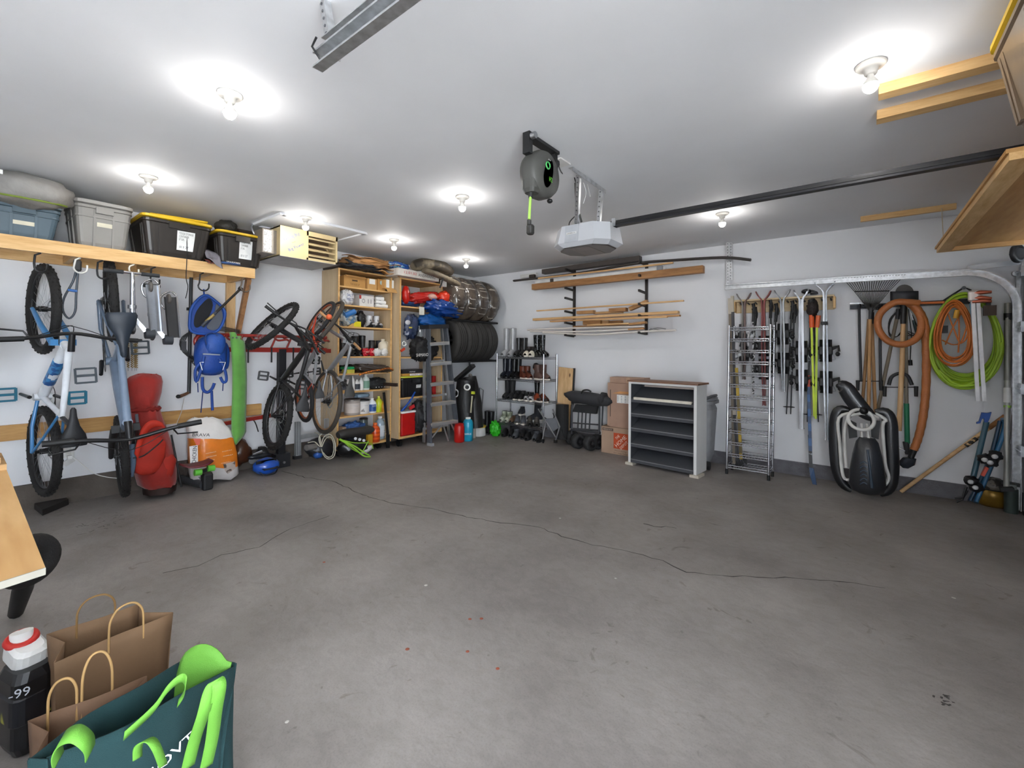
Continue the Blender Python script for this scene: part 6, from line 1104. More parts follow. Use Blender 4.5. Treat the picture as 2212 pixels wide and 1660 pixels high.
# ---------------------------------------------------------------- ski rail and skis
t = thing('ski_rack', 'pale wooden peg rail on the back wall holding the skis', 'rack', W(1695, 660, 0)); sa, sb = W(1590, 655, 0), W(1803, 640, 0); zr = 1.975
part(t, 'rail_board', B().bb((sa.x, YB-.022, zr-.10), (sb.x, YB, zr+.04)), WOOD('d9c5a0', 'c2a77c', 'X', 2)); part(t, 'ledge', B().bb((sa.x, YB-.11, zr+.035), (sb.x, YB, zr+.055)), WOOD('d9c5a0', 'c2a77c', 'X', 2))
for x in (sa.x, sb.x): part(t, 'end_block', B().bb((x-.01, YB-.11, zr-.09), (x+.012, YB, zr+.035)), PINEX)
for k in range(12): x = sa.x+.07+k*(sb.x-sa.x-.1)/11; part(t, 'peg', B().cyl((x, YB, zr-.0), (x, YB-.12, zr+.01), .009, n=8), BLK)
def skis(lab, xt, yt, xb, yb, col, col2, w=.075, th=.014, bind=(), bcol=BLK, splay=11, X0=.12, bw=20, accent=None):
    yy = YB-X0; top = PY(xt, yt+25, yy); bot = PY(xb, yb, yy); t = thing('ski_pair', lab, 'skis', bot); L_ = (top-bot).length; d = (top-bot).normalized()
    for s in (-1, 1):
        pts = [bot+X_*(s*.018)+Z_*.0, bot+d*(L_*.03)+X_*(s*.008), bot+d*(L_*.3)+X_*(s*.014), bot+d*(L_*.6)+X_*(s*.016), bot+d*(L_*.9)+X_*(s*.010), top+X_*(s*.012)]; sp = splay*.0052
        pts += [top+X_*(s*sp*.35)+Z_*.05, top+X_*(s*sp)+Z_*.105, top+X_*(s*sp*1.35)+Z_*.15]; pts = smooth(pts, 3)
        ss = B(); vs = []
        rings = []
        for i, p in enumerate(pts):
            f = i/(len(pts)-1); ww = w*(.72+.28*abs(2*f-1))*(1 if f < .93 else 1-(f-.93)*7); hh = th*(.7+.6*(1-abs(2*f-1)))
            rings.append([p+V((-s*0+q[0]*hh, q[1]*ww, 0)) for q in ((-.5, -.5), (.5, -.5), (.5, .5), (-.5, .5))])
        sk = part(t, 'ski', ss.loft(rings, True, True, False), col if s < 0 else col2)
        for yb_ in bind:
            c = PY(xt+(xb-xt)*(yb_-yt)/(yb-yt), yb_, yy)+X_*(s*.03); bb_ = B(); bb_.rbox(c+X_*(s*.012), (.04, .07, .09), .012); bb_.tube([c+X_*(s*.02)+Z_*.02, c+X_*(s*bw*.0045)+Z_*.045, c+X_*(s*bw*.0048)-Z_*.01], [.02, .018, .012], 8); bb_.ball(c+X_*(s*bw*.0042)-Z_*.035, (.022, .03, .025), 8, 6); bb_.beam(c-Z_*.12, c+Z_*.12, .02, .055)
            part(sk, 'binding', bb_, bcol)
            part(sk, 'brake_arm', B().tube([c+X_*(s*.03)-Z_*.03, c+X_*(s*.055)-Z_*.09, c+X_*(s*.02)-Z_*.10], .004, 5), accent or STEEL)
    return t
skis('short grey and brown skis, leftmost pair behind the wire tower', 1607, 636, 1607, 820, M('77706d', .35), M('6b5550', .35), bind=(722, 765), splay=11, bw=13, X0=.1, bcol=WB)
skis('dark red skis hanging behind the wire tower', 1649, 632, 1651, 876, M('7a2a2a', .35), M('8a3b38', .35), bind=(748, 798), splay=11, bw=13, w=.08)
skis('short silver-grey skis right of the wire tower', 1690, 630, 1693, 846, M('8b8d91', .25, .5), M('a5a7aa', .25, .5), bind=(722, 785), bw=15)
skis('wide silver skis in the middle of the rail', 1731, 630, 1732, 926, M('a9abaf', .2, .6), M('c2c4c8', .2, .6), bind=(760, 822), splay=10, w=.09, th=.02, bw=16)
skis('long silver skis at the right end of the rail', 1782, 612, 1786, 950, M('b3b6ba', .2, .6), M('8c9096', .2, .6), bind=(758, 826), splay=14, w=.085, bw=18)
part(thing('ski_strap', 'small black strap around the rightmost skis', 'strap', W(1781, 700, .12)), 'band', B().rbox(W(1781, 699, .12), (.06, .11, .035), .01), BLK)
def poles(lab, xs, yt, xb, yb, col, grip=BLK, basket=True, X0=.1, gl=38):
    t = thing('ski_poles', lab, 'ski poles', W(xb[0], yb, X0))
    for k in (0, 1):
        a = W(xs[k], yt+8*k, X0); g = W(xs[k]+(xb[k]-xs[k])*.15, yt+gl+8*k, X0); b_ = W(xb[k], yb, X0); part(t, 'shaft', B().tube([a, b_], [.010, .006], 8), col)
        part(t, 'grip', B().tube(smooth([a+Z_*.01, a-Z_*.05+X_*.008, g], 3), [.022, .018, .017, .017, .017, .016, .016], 8), grip); part(t, 'wrist_strap', B().tube(smooth([a, a+V((.03, -.02, -.06)), a+V((.02, -.02, -.13)), a+V((-.01, -.01, -.05))], 3), .006, 5), BLK)
        if basket: q = a.lerp(b_, .94); part(t, 'basket', B().lathe([(.006, 0), (.038, .004), (.038, .008), (.006, .014)], q, Z_, 16), BLK)
    return t
poles('black-gripped white spotted ski poles inside the tower', (1627, 1631), 658, (1626, 1628), 852, SPOTS('e6e6e6', '2a2a2c', 60, .5), basket=False); poles('black curved-grip poles left of the short silver skis', (1664, 1676), 650, (1668, 1673), 790, BLK, basket=False)
poles('black ski poles crossing behind the wide silver skis', (1711, 1716), 652, (1699, 1708), 895, M('26272a', .4)); poles('thin black poles hanging behind the blue hockey stick', (1752, 1757), 660, (1744, 1768), 912, M('2a2b2e', .4), basket=True, X0=.05)
t = thing('snow_sticks', 'pair of neon yellow poles with orange taped tops', 'poles', W(1760, 905, .13))
part(t, 'stick', B().beam(W(1753, 700, .13), W(1759, 900, .13), .03, .02), M('c6dc1e', .4)); part(t, 'stick', B().beam(W(1765, 700, .14), W(1762, 905, .14), .03, .02), M('b9d428', .4))
part(t, 'orange_tape', B().cyl(W(1753, 681, .13), W(1754, 708, .13), .024), M('e2602a', .5)); part(t, 'orange_tape', B().cyl(W(1768, 682, .14), W(1765, 708, .14), .024, .02), M('d96a3e', .5))
t = thing('glove_bundle', 'black glove stuffed over the peg above the neon poles', 'glove', W(1755, 680, .12)); part(t, 'glove', B().ball(W(1755, 666, .13), (.055, .05, .09), 14, 10, .22, 8, seed=3), M('2b2320', .7, bump=.3)); part(t, 'cuff', B().cyl(W(1755, 655, .13), W(1753, 648, .12), .035), BLK)
t = thing('goggles', 'dark goggles lying on the wooden ski rail ledge', 'goggles', W(1743, 633, .08)); part(t, 'lens', B().ball(W(1742, 630, .08), (.05, .04, .03), 12, 8), M('1d1d20', .2)); part(t, 'strap', B().tube(smooth([W(1738, 628, .08), W(1755, 629, .08), W(1766, 634, .08), W(1750, 635, .08)], 4), .012, 6), M('343438', .6))
tt = stick('blue hockey stick with red handle leaning on the wall', PY(1746, 812, 5.9), PY(1752, 1020, 5.75), STRIPES('2a5a8f', '1c3f66', 'Z', 2, .4), None, None, (M('b94a34', .6), .12)); part(tt, 'lower_shaft', B().beam(PY(1749, 940, 5.81), PY(1752, 1020, 5.749), .025, .032, X_), SPOTS('17181c', 'a3a6ab', 18, .6, .4)); part(tt, 'blade', B().prism([PY(1748, 1010, 5.74), PY(1758, 1012, 5.74), PY(1765, 1050, 5.68), PY(1758, 1055, 5.68), PY(1751, 1030, 5.72)], (0, -.014, 0)), M('26456b', .5))
# ---------------------------------------------------------------- snow sled
t = thing('snow_sled', 'black and white steerable snow sled standing on end against the wall', 'sled', PZ(1870, 1066, 0)); gy = 5.66
BS = M('17191d', .3, 0, .06, 12, .08, 60, coat=.3); WS = M('d2d1cd', .35)
def ski3(pix, w, yy, name='runner', mat=BS, dd=.0):
    pts = smooth([PY(x, y, yy+k*dd) for k, (x, y) in enumerate(pix)], 4); n = len(pts); rings = []
    for i, p in enumerate(pts):
        tg = (pts[min(i+1, n-1)]-pts[max(i-1, 0)]).normalized(); sd = tg.cross(Y_).normalized(); f = i/(n-1); ww = w*min(1, math.sin(PI*min(max(f, .02), .98))**.28)
        rings.append([p+sd*(ww*q[0])+Y_*q[1] for q in ((-.5, 0), (-.2, .012), (.2, .012), (.5, 0), (.42, -.012), (0, -.025), (-.42, -.012))])
    part(t, name, B().loft(rings), mat)
ski3(((1838, 888), (1815, 886), (1806, 905), (1804, 950), (1808, 1010), (1820, 1045), (1840, 1060)), .11, gy-.1); ski3(((1890, 892), (1912, 892), (1922, 912), (1924, 960), (1926, 1020), (1920, 1055), (1900, 1068)), .12, gy-.1)
ski3(((1810, 834), (1825, 838), (1842, 862), (1862, 885), (1886, 905)), .15, gy-.2, 'steering_runner')
part(t, 'seat', B().loft([[PY(1873, y, gy-.2)+X_*(w_*math.cos(2*PI*j/18))+Y_*(d_*math.sin(2*PI*j/18)) for j in range(18)] for y, w_, d_ in ((946, .06, .03), (955, .085, .06), (985, .115, .09), (1025, .14, .10), (1050, .14, .09), (1062, .12, .07), (1068, .06, .03))]), M('22252a', .3, 0, .06, 12, .1, 80, coat=.4))
for k in range(6): part(t, 'seat_rib', B().tube(smooth([PY(1858, 1002+9*k, gy-.285), PY(1866, 998+9*k, gy-.305), PY(1873, 1002+9*k, gy-.31)], 3), .006, 5), M('4c5866', .25))
part(t, 'seat_groove', B().tube([PY(1874, 972, gy-.30), PY(1884, 1055, gy-.31)], [.010, .014], 6), M('33404e', .25))
for pix in (((1850, 892), (1812, 903), (1814, 960), (1818, 1012), (1825, 1035), (1845, 1037)), ((1890, 893), (1914, 908), (1907, 920), (1912, 1000), (1920, 1030), (1914, 1046), (1908, 1048)), ((1850, 892), (1832, 905), (1824, 940), (1828, 1010))): part(t, 'frame_tube', B().tube(smooth([PY(x, y, gy-.14) for x, y in pix], 4), .015, 8), WS)
part(t, 'steering_wheel', B().torus(PY(1860, 907, gy-.25), (.2, -1, .4), .10, .016, 24, 8, 1), WS); part(t, 'column', B().cyl(PY(1862, 915, gy-.2), PY(1862, 948, gy-.2), .012), WS); part(t, 'column', B().cyl(PY(1872, 915, gy-.2), PY(1877, 948, gy-.2), .012), WS)
part(t, 'front_cowl', B().loft([[PY(x, y, gy-.2)+V((.0, -.02 if j < 2 else .03, (.015 if j % 3 else -.015))) for j in range(4)] for x, y in ((1838, 898), (1860, 893), (1880, 895), (1898, 903))]), WS); part(t, 'foot_rest', B().prism([PY(x, y, gy-.1) for x, y in ((1830, 905), (1850, 915), (1852, 945), (1834, 948))], (0, .03, 0)), BLK); part(t, 'foot_rest', B().prism([PY(x, y, gy-.1) for x, y in ((1880, 908), (1902, 910), (1898, 950), (1882, 945))], (0, .03, 0)), BLK); part(t, 'hub', B().ball(PY(1866, 888, gy-.26), .035, 12, 8), BMETAL)
# ---------------------------------------------------------------- hanging garden tools
TB = WOOD('c79a68', 'a0764a', 'Z', 4); DT = M('3a3b3e', .5, .4)
t = thing('tool_rail', 'long black hanging tool rail on the back wall', 'rack', W(1920, 660, .0)); part(t, 'rail', B().beam(W(1836, 664, .03), W(2095, 651, .03), .03, .045), M('232a33', .5)); part(t, 'toothed_bar', B().beam(W(1836, 656, .05), W(1880, 655, .05), .012, .012), STEEL)
for x in (1858, 1880, 1905, 1945, 1962, 2060): part(t, 'prong', B().tube([W(x, 660, .03), W(x, 662, .16), W(x, 657, .17)], .008, 6), BLK)
t = thing('leaf_rake', 'wire leaf rake hanging tines up with wooden handle', 'rake', W(1885, 880, .12)); hub = W(1882, 672, .12); tn = B(); band = []
for k in range(22):
    f = k/21; tp = W(1821+133*f, 602-7*f, .15); md = W(1846+75*f, 630-1*f, .15); tn.tube([hub+V(((f-.5)*.03, 0, 0)), md, tp, tp+V((0, -.05, -.0))], .0028, 4)
    band.append(md)
part(t, 'tines', tn, M('3b3a38', .4, .6)); part(t, 'spreader_bar', B().tube([band[0], band[-1]], .006, 6), BLK); part(t, 'socket', B().cyl(hub+Z_*.03, W(1880, 690, .12), .02, .016), DT)
part(t, 'handle', B().cyl(W(1880, 690, .12), W(1876, 890, .10), .016), TB)
t = thing('garden_rake', 'second wooden-handled tool hanging behind the leaf rake', 'rake', W(1890, 895, .07)); part(t, 'handle', B().cyl(W(1883, 690, .07), W(1891, 895, .07), .015), TB); part(t, 'socket', B().cyl(W(1883, 675, .07), W(1883, 700, .07), .02), DT)
t = thing('hoe', 'brown-handled hoe hanging left of the leaf rake handle', 'hoe', W(1862, 885, .09)); part(t, 'handle', B().cyl(W(1877, 690, .09), W(1862, 885, .09), .014), WOOD('9a7248', '6f4f30', 'Z', 4)); part(t, 'blade', B().beam(W(1877, 668, .09), W(1895, 668, .12), .06, .012), DT)
t = thing('grey_fork', 'weathered grey wooden handle slanting behind the brown hose', 'fork', W(1893, 895, .06)); part(t, 'handle', B().cyl(W(1939, 680, .06), W(1894, 895, .06), .015), M('7d7263', .8)); part(t, 'ferrule', B().cyl(W(1941, 668, .06), W(1938, 690, .06), .018), DT)
def ustand(lab, pix, px, ph, r=.012):
    t = thing('bow_frame', lab, 'frame', W(px[0], ph, .08)); part(t, 'bow', B().tube(smooth([W(x, y, .09) for x, y in pix], 4), r, 8), M('33353a', .5, .3))
    part(t, 'rod', B().tube([W(px[0], ph-18, .09), W(px[1], ph-18, .09)], .005, 6), BMETAL)
    for x in px: part(t, 'end_grip', B().cyl(W(x, ph-20, .09), W(x, ph+2, .09), .017, .014), BLK)
ustand('tall black double-ended steel bow hanging left of the hose ring', ((1860, 823), (1856, 672), (1862, 663), (1895, 663), (1900, 672), (1902, 823)), (1853, 1903), 842)
ustand('black curved bow with rubber ends hanging below the hose ring', ((1920, 832), (1926, 815), (1943, 807), (1960, 812), (1970, 832)), (1911, 1979), 855, .016)
t = thing('scoop_shovel', 'black square scoop hanging blade up above the hose ring', 'shovel', W(1954, 640, .15)); part(t, 'blade', B().sheet(lambda u, v: W(1924+59*u, 630+25*v-1*u, .12+.05*math.sin(PI*u)), 8, 4, .006), M('34363b', .5, .3)); part(t, 'rounded_blade', B().prism([W(1954+20*math.cos(a), 632-17*math.sin(a), .10) for a in [PI*k/10 for k in range(11)]], (0, .01, 0)), M('3e3b38', .5, .3))
part(t, 'socket', B().cyl(W(1952, 660, .15), W(1951, 700, .15), .026, .022), M('1e1e1e', .5)); part(t, 'handle', B().tube([W(1951, 697, .15), W(1949, 780, .15), W(1942, 931, .14)], [.019, .021, .022], 12), WOOD('ddb98c', 'c39a68', 'Z', 4))
t = thing('spade', 'green-sleeved spade hanging point down behind the pale handle', 'spade', W(1958, 978, .08)); part(t, 'handle', B().cyl(W(1956, 665, .08), W(1958, 872, .08), .016), WOOD('8c8577', '655e50', 'Z', 4)); part(t, 'green_sleeve', B().cyl(W(1958, 872, .08), W(1960, 958, .08), .021), M('1f7a55', .5)); part(t, 'socket', B().cyl(W(1957, 955, .08), W(1960, 982, .08), .026, .018), DT); part(t, 'hook', B().tube([W(1955, 975, .1), W(1946, 969, .1), W(1940, 968, .1)], .006, 6), STEEL)
t = thing('trowel_set', 'loops of black cord and a green-gripped saw on the rail', 'tools', W(1975, 700, .06))
for k in range(3): part(t, 'cord_loop', B().tube(smooth([W(x, y, .05) for x, y in ((1948, 665), (1926-k*2, 690), (1921, 718+3*k), (1936, 728), (1948+4*k, 716), (1956+12*k, 724), (1975, 724), (1983, 712), (1970, 680))], 4), .004, 5), BLK)
part(t, 'saw_grip', B().tube(smooth([W(1973, 692, .05), W(1976, 705, .05), W(1981, 722, .05)], 3), .018, 8, False, .6), M('263a3e', .5)); part(t, 'saw_blade', B().beam(W(1972, 690, .05), W(1965, 670, .05), .02, .004), STEEL); part(t, 'plug_cord', B().tube([W(1962, 668, .05), W(1969, 720, .05), W(1966, 780, .05)], .004, 5), BLK); part(t, 'plug', B().cyl(W(1966, 778, .05), W(1967, 790, .05), .016), BLK)
HB = M('b06a38', .5, 0, .05, 14, .2, 80)
t = thing('suction_hose', 'thick orange-brown corrugated hose coiled in one ring and hanging down', 'hose', W(1965, 1000, .2)); pts = smooth([W(x, y, .2+z) for x, y, z in ((1985, 655, .0), (1962, 653, .03), (1930, 655, .04), (1900, 680, .04), (1898, 712, .04), (1920, 738, .04), (1955, 744, .04), (1985, 725, .02), (1990, 690, .0), (1975, 665, -.03), (1960, 655, -.04))], 5)
part(t, 'ring', B().tube(pts, .031, 12), HB); pts = smooth([W(x, y, .19) for x, y in ((1960, 653), (1982, 668), (1997, 700), (2001, 760), (2000, 840), (1994, 900), (1984, 945), (1974, 972))], 5); part(t, 'drop', B().tube(pts, [.031+.003*(i % 2) for i in range(len(pts))], 12), HB)
part(t, 'neck', B().cyl(W(1975, 970, .19), W(1967, 990, .2), .028, .024), BLK); part(t, 'nozzle', B().loft([[W(1965, 990, .2)+(X_*math.cos(q)+Y_*math.sin(q)*.5)*.05 for q in [2*PI*j/12 for j in range(12)]], [W(1957, 1003, .2)+(X_*math.cos(q)+Y_*math.sin(q)*.4)*.065 for q in [2*PI*j/12 for j in range(12)]], [W(1956, 1012, .2)+(X_*math.cos(q)+Y_*math.sin(q)*.3)*.02 for q in [2*PI*j/12 for j in range(12)]]]), M('1f2630', .5))
# coils
LG_ = M('9cc02c', .4, 0, .08, 6); t = thing('air_hose', 'lime green air hose hanging in a big coil', 'hose', W(2085, 830, .15)); part(t, 'hook_strap', B().tube([W(2030, 655, .12), W(2083, 621, .12), W(2098, 628, .12)], .009, 6), BLK); part(t, 'hook', B().cyl(W(2082, 622, .0), W(2082, 622, .16), .016), BMETAL)
for k in range(10):
    cx, cy = 2085+rnd.uniform(-3, 3), 724+k*1.6; a_, b_ = 62+k*1.7+rnd.uniform(-3, 3), 86+k*1.8+rnd.uniform(-5, 3)
    pts = [W(cx+a_*math.sin(q)*(1-.12*math.cos(q)), cy-b_*math.cos(q), .08+.012*k+.02*math.sin(q+k)) for q in [2*PI*j/26 for j in range(26)]]; part(t, 'coil_loop', B().tube(smooth(pts, 2, True), .0125, 7, True), LG_)
for pix in (((2008, 740), (2020, 790), (2050, 828), (2085, 834), (2130, 822), (2160, 770), (2164, 740)), ((2028, 800), (2060, 828), (2090, 832), (2120, 815))): part(t, 'sagging_loop', B().tube(smooth([W(x, y, .2) for x, y in pix], 5), .0125, 7), LG_)
OC = M('c8702a', .5, 0, .1, 9); t = thing('extension_cord', 'orange extension cord coiled inside the lime green hose', 'cord', W(2062, 790, .22)); 
for k in range(12):
    cx, cy = 2062+rnd.uniform(-4, 4), 716+rnd.uniform(-2, 6); a_, b_ = 30+k*1.2, 56+k*1.4
    pts = [W(cx+a_*math.sin(q)*(1-.22*math.cos(q)), cy-b_*math.cos(q), .22+.01*(k % 5)+.012*math.sin(q*2+k)) for q in [2*PI*j/22 for j in range(22)]]; part(t, 'coil_loop', B().tube(smooth(pts, 2, True), .0065, 6, True), OC)
for pix in (((2043, 665), (2060, 710), (2075, 740), (2090, 700)), ((2080, 670), (2060, 705), (2042, 745)), ((2070, 670), (2072, 720), (2070, 762)), ((2035, 735), (2060, 745), (2085, 735), (2095, 700))): part(t, 'stray_strand', B().tube(smooth([W(x, y, .2) for x, y in pix], 5), .0065, 6), OC)
part(t, 'orange_tail', B().tube(smooth([W(2040, 653, .24), W(2000, 655, .2), W(1975, 654, .22)], 3), .012, 8), M('c96a2b', .5)); part(t, 'yellow_plug', B().cyl(W(2068, 670, .24), W(2064, 688, .24), .018), M('cf9a2c', .5)); part(t, 'black_socket', B().box(W(2041, 712, .15), (.04, .04, .07)), BLK)
t = thing('spring_clamps', 'copper coloured clamps hung on the hose with long white tubes below', 'clamps', W(2112, 870, .28)); CP = M('b5664f', .3, .7)
for k, y in enumerate((632, 643, 650)): part(t, 'clamp_handle', B().tube([W(2100, y+2, .28), W(2120, y, .29), W(2142, y+(2 if k else -1), .29)], [.018, .02, .012], 8), CP)
part(t, 'clamp_body', B().rbox(W(2104, 640, .27), (.08, .06, .1), .02), M('d9cfc9', .3, .4))
for k, (x0_, x1_) in enumerate(((2102, 2115), (2113, 2129))): part(t, 'white_tube', B().beam(W(x0_-1, 642, .28), W(x1_-3, 867, .27), .026, .02, Y_), M('eef0f3', .4))
part(t, 'blue_tube', B().beam(W(2098, 655, .25), W(2108, 780, .25), .02, .02), M('5b9ec2', .4)); part(t, 'rubber_tag', B().box(W(2138, 671, .28), (.08, .03, .09)), M('3d2b1c', .5)); part(t, 'tag_strap', B().box(W(2135, 655, .27), (.03, .02, .08)), BLK)
# right corner things
t = thing('telescopic_pole', 'tall grey telescopic pole standing by the door track', 'pole', PZ(2174, 1060, 0)); part(t, 'upper_tube', B().cyl(PY(2177, 655, 5.86), PY(2176, 822, 5.84), .022), M('85857f', .4, .4)); part(t, 'collar', B().cyl(PY(2177, 677, 5.86), PY(2177, 692, 5.86), .026), BLK); part(t, 'white_joint', B().cyl(PY(2176, 838, 5.84), PY(2176, 870, 5.83), .025), M('d9d9d6', .4)); part(t, 'green_ring', B().cyl(PY(2176, 876, 5.83), PY(2176, 881, 5.83), .024), M('8fc04a', .5)); part(t, 'lower_tube', B().cyl(PY(2176, 820, 5.84), PY(2174, 1060, 5.78), .019), M('a9a9a3', .4, .4)); part(t, 'bracket', B().beam(PY(2160, 1057, 5.72), PY(2190, 1057, 5.72), .06, .03), BLK)
t = thing('wooden_pole', 'long light wooden pole leaning diagonally against the back wall', 'pole', PZ(1945, 1065, 0)); part(t, 'shaft', B().cyl(PY(1946, 1063, 5.88), PY(2172, 899, 5.92), .017), WOOD('d9b586', 'b98e5c', 'X', 4)); part(t, 'printed_mark', B().cyl(PY(2086, 964, 5.895), PY(2110, 947, 5.90), .0176), SPOTS('2b2622', 'c9a676', 30, .5)); part(t, 'worn_end', B().cyl(PY(2135, 926, 5.91), PY(2172, 899, 5.92), .0195), WOOD('a06a38', '7a4c26', 'X', 4))
t = thing('blue_tip_pole', 'teal pole topped by a bright blue hooked scraper head', 'scraper', PZ(2100, 1085, 0)); part(t, 'shaft', B().cyl(PY(2131, 912, 5.86), PY(2098, 1050, 5.72), .02), M('2f5565', .4)); part(t, 'hooked_head', B().prism([PY(x, y, 5.84) for x, y in ((2121, 892), (2134, 893), (2142, 891), (2138, 905), (2133, 915), (2127, 913), (2126, 904), (2121, 906), (2118, 915), (2110, 916), (2110, 913), (2115, 911))], (0, .03, 0)), M('1f4f9f', .45))
skm = M('2a6188', .3, coat=.4); t = thing('kids_skis', 'short blue skis with black bindings leaning in the right corner', 'skis', PZ(2100, 1088, 0))
part(t, 'ski', B().tube(smooth([PY(2166, 905, 5.86), PY(2170, 925, 5.86), PY(2150, 985, 5.78), PY(2118, 1062, 5.68), PY(2108, 1086, 5.64)], 4), .035, 8, False, .5), skm); part(t, 'ski', B().tube(smooth([PY(2160, 910, 5.88), PY(2150, 950, 5.84), PY(2135, 1000, 5.78), PY(2095, 1083, 5.66)], 4), .03, 8, False, .5), M('173a55', .3))
for x, y in ((2128, 992), (2140, 998), (2098, 1040), (2108, 1052), (2150, 985)): part(t, 'binding', B().ball(PY(x, y, 5.66), (.05, .05, .045), 10, 8, .25, 8, seed=x), M('1c1d20', .4)); part(t, 'silver_clip', B().ball(PY(x-1, y+2, 5.60), (.022, .015, .02), 8, 6), M('c9cacc', .3))
part(t, 'red_panel', B().beam(PY(2132, 1010, 5.64), PY(2122, 1028, 5.64), .04, .02), M('c8503c', .5)); part(t, 'brake', B().tube([PY(2088, 1052, 5.64), PY(2080, 1075, 5.62), PY(2062, 1077, 5.62)], .009, 6), BMETAL); part(t, 'brake', B().tube([PY(2090, 1060, 5.64), PY(2078, 1080, 5.62), PY(2066, 1085, 5.62)], .009, 6), BMETAL)
p = PZ(2144, 1092, 0); t = thing('brass_pot', 'round brass pot with a mesh dome on the floor by the door', 'pot', p); part(t, 'pot', B().lathe([(.09, 0), (.115, .02), (.12, .10), (.118, .16), (.112, .16)], p, Z_, 28), M('8a6a26', .3, .5, .1, 10)); part(t, 'rim', B().torus(p+Z_*.16, Z_, .117, .006, 28, 6), BLK); part(t, 'dome', B().ball(p+Z_*.175, (.09, .09, .085), 16, 10, .08), SPOTS('6a6660', '2b2926', 30, .5, .4)); part(t, 'glass_knob', B().ball(p+V((-.04, -.03, .25)), .02, 8, 6), M('c9c6c0', .2))
p = PZ(2184, 1108, 0); t = thing('thermos', 'dark green steel flask standing beside the brass pot', 'flask', p); part(t, 'body', B().cyl(p, p+Z_*.21, .045), M('3f4a47', .4, .3)); part(t, 'cap', B().cyl(p+Z_*.21, p+Z_*.25, .035), M('8f938f', .4, .4)); part(t, 'valve', B().beam(p+V((-.06, 0, .26)), p+V((.05, 0, .25)), .03, .03), BLK)
# ---------------------------------------------------------------- overhead door hardware
def strut(par, nm, a, b_, w=.032, hole=True):
    a, b_ = V(a), V(b_); d = (b_-a).normalized(); s = d.orthogonal().normalized(); part(par, nm, B().beam(a, b_, w, .003, (0, 1, .3)).beam(a+V((w*.5, .012, 0)), b_+V((w*.5, .012, 0)), .003, .028, (0, 1, .3)), GALV); 
    if hole:
        h_ = B(); n = max(3, int((b_-a).length/.035))
        for k in range(n): c = a.lerp(b_, (k+.5)/n); h_.cyl(c-V((0, .0045, 0)), c+V((0, .004, 0)), .0055, n=8)
        part(par, 'punched_holes', h_, M('55565a', .7), stuff=True)
t = thing('door_track', 'galvanised overhead door track running along the back wall and down', 'track', (-.1, 5.85, 2.2)); ty = 5.85; zt_ = 2.185; xe = PY(1567, 620, ty).x; xv = 1.10; r_ = .33
path = [V((xe, ty, zt_)), V((0, ty, zt_-.015)), V((xv-r_-.05, ty, zt_-.03))]+arc((xv-r_, ty, zt_-.03-r_), X_, Z_, r_, 88, 0, 12)+[V((xv, ty, 1.2)), V((xv, ty, .02))]
def chan(par, nm, path, w, d, mat, side=-Y_):
    rings = []; n = len(path)
    for i, p in enumerate(path):
        tg = (path[min(i+1, n-1)]-path[max(i-1, 0)]).normalized(); nn = side.cross(tg).normalized()
        rings.append([p+nn*(a*w)+side*(b_*d) for a, b_ in ((-.5, 0), (-.5, 1), (-.38, 1), (-.38, .12), (.38, .12), (.38, 1), (.5, 1), (.5, 0))])
    part(par, nm, B().loft(rings, True, True, False), mat)
chan(t, 'curved_track', path, .058, .038, GALV); strut(t, 'angle_hanger', (PY(1571, 497, ty).x, ty+.02, H), (PY(1572, 612, ty).x, ty+.02, zt_)); strut(t, 'angle_brace', (PY(1577, 497, ty).x, ty+.05, H), (PY(1576, 600, ty).x, ty+.05, 2.28))
part(t, 'header_angle', B().beam(PY(2090, 580, ty+.02), PY(2206, 566, ty+.02), .004, .045).beam(PY(2206, 566, ty+.02), PY(2200, 680, ty+.02), .045, .004), M('b9bcc0', .4, .6)); part(t, 'flag_bracket', B().bb((xv+.0, ty-.0, 1.75), (xv+.06, ty+.03, 2.1)), GALV)
for z in (.6, 1.15, 1.65): part(t, 'track_bracket', B().bb((xv-.03, ty+.0, z), (xv+.03, YB, z+.04)), GALV)
t = thing('cable_pulley', 'black lift pulley at the top of the door track', 'pulley', PY(2196, 548, 5.75)); part(t, 'drum', B().torus(PY(2198, 548, 5.75), (.8, -.6, 0), .062, .022, 24, 8).cyl(PY(2198, 548, 5.77), PY(2198, 548, 5.72), .05), M('3a3c3f', .5, .4))
t = thing('door_track', 'galvanised track end with punched hanger close to the camera at the top', 'track', (-1.5, .85, 2.4)); z5, y5 = 2.44, .83; x5 = PY(697, 120, y5).x
chan(t, 'track_channel', [V((x5, y5, z5)), V((1.05, y5, z5))], .058, .038, GALV); part(t, 'reinforcing_angle', B().beam((x5+.02, y5+.02, z5+.055), (1.05, y5+.02, z5+.055), .003, .05).beam((x5+.02, y5+.0, z5+.08), (1.05, y5+.0, z5+.08), .035, .003), GALV); strut(t, 'hanger', (PZ(693, 0, H).x, .87, H), (x5+.005, y5+.03, z5+.03), .034); part(t, 'bolt', B().tube([V((x5+.02, y5-.02, z5-.0)), V((x5+.02, y5-.05, z5+.03)), V((x5+.05, y5-.05, z5+.05))], .004, 6), BMETAL)
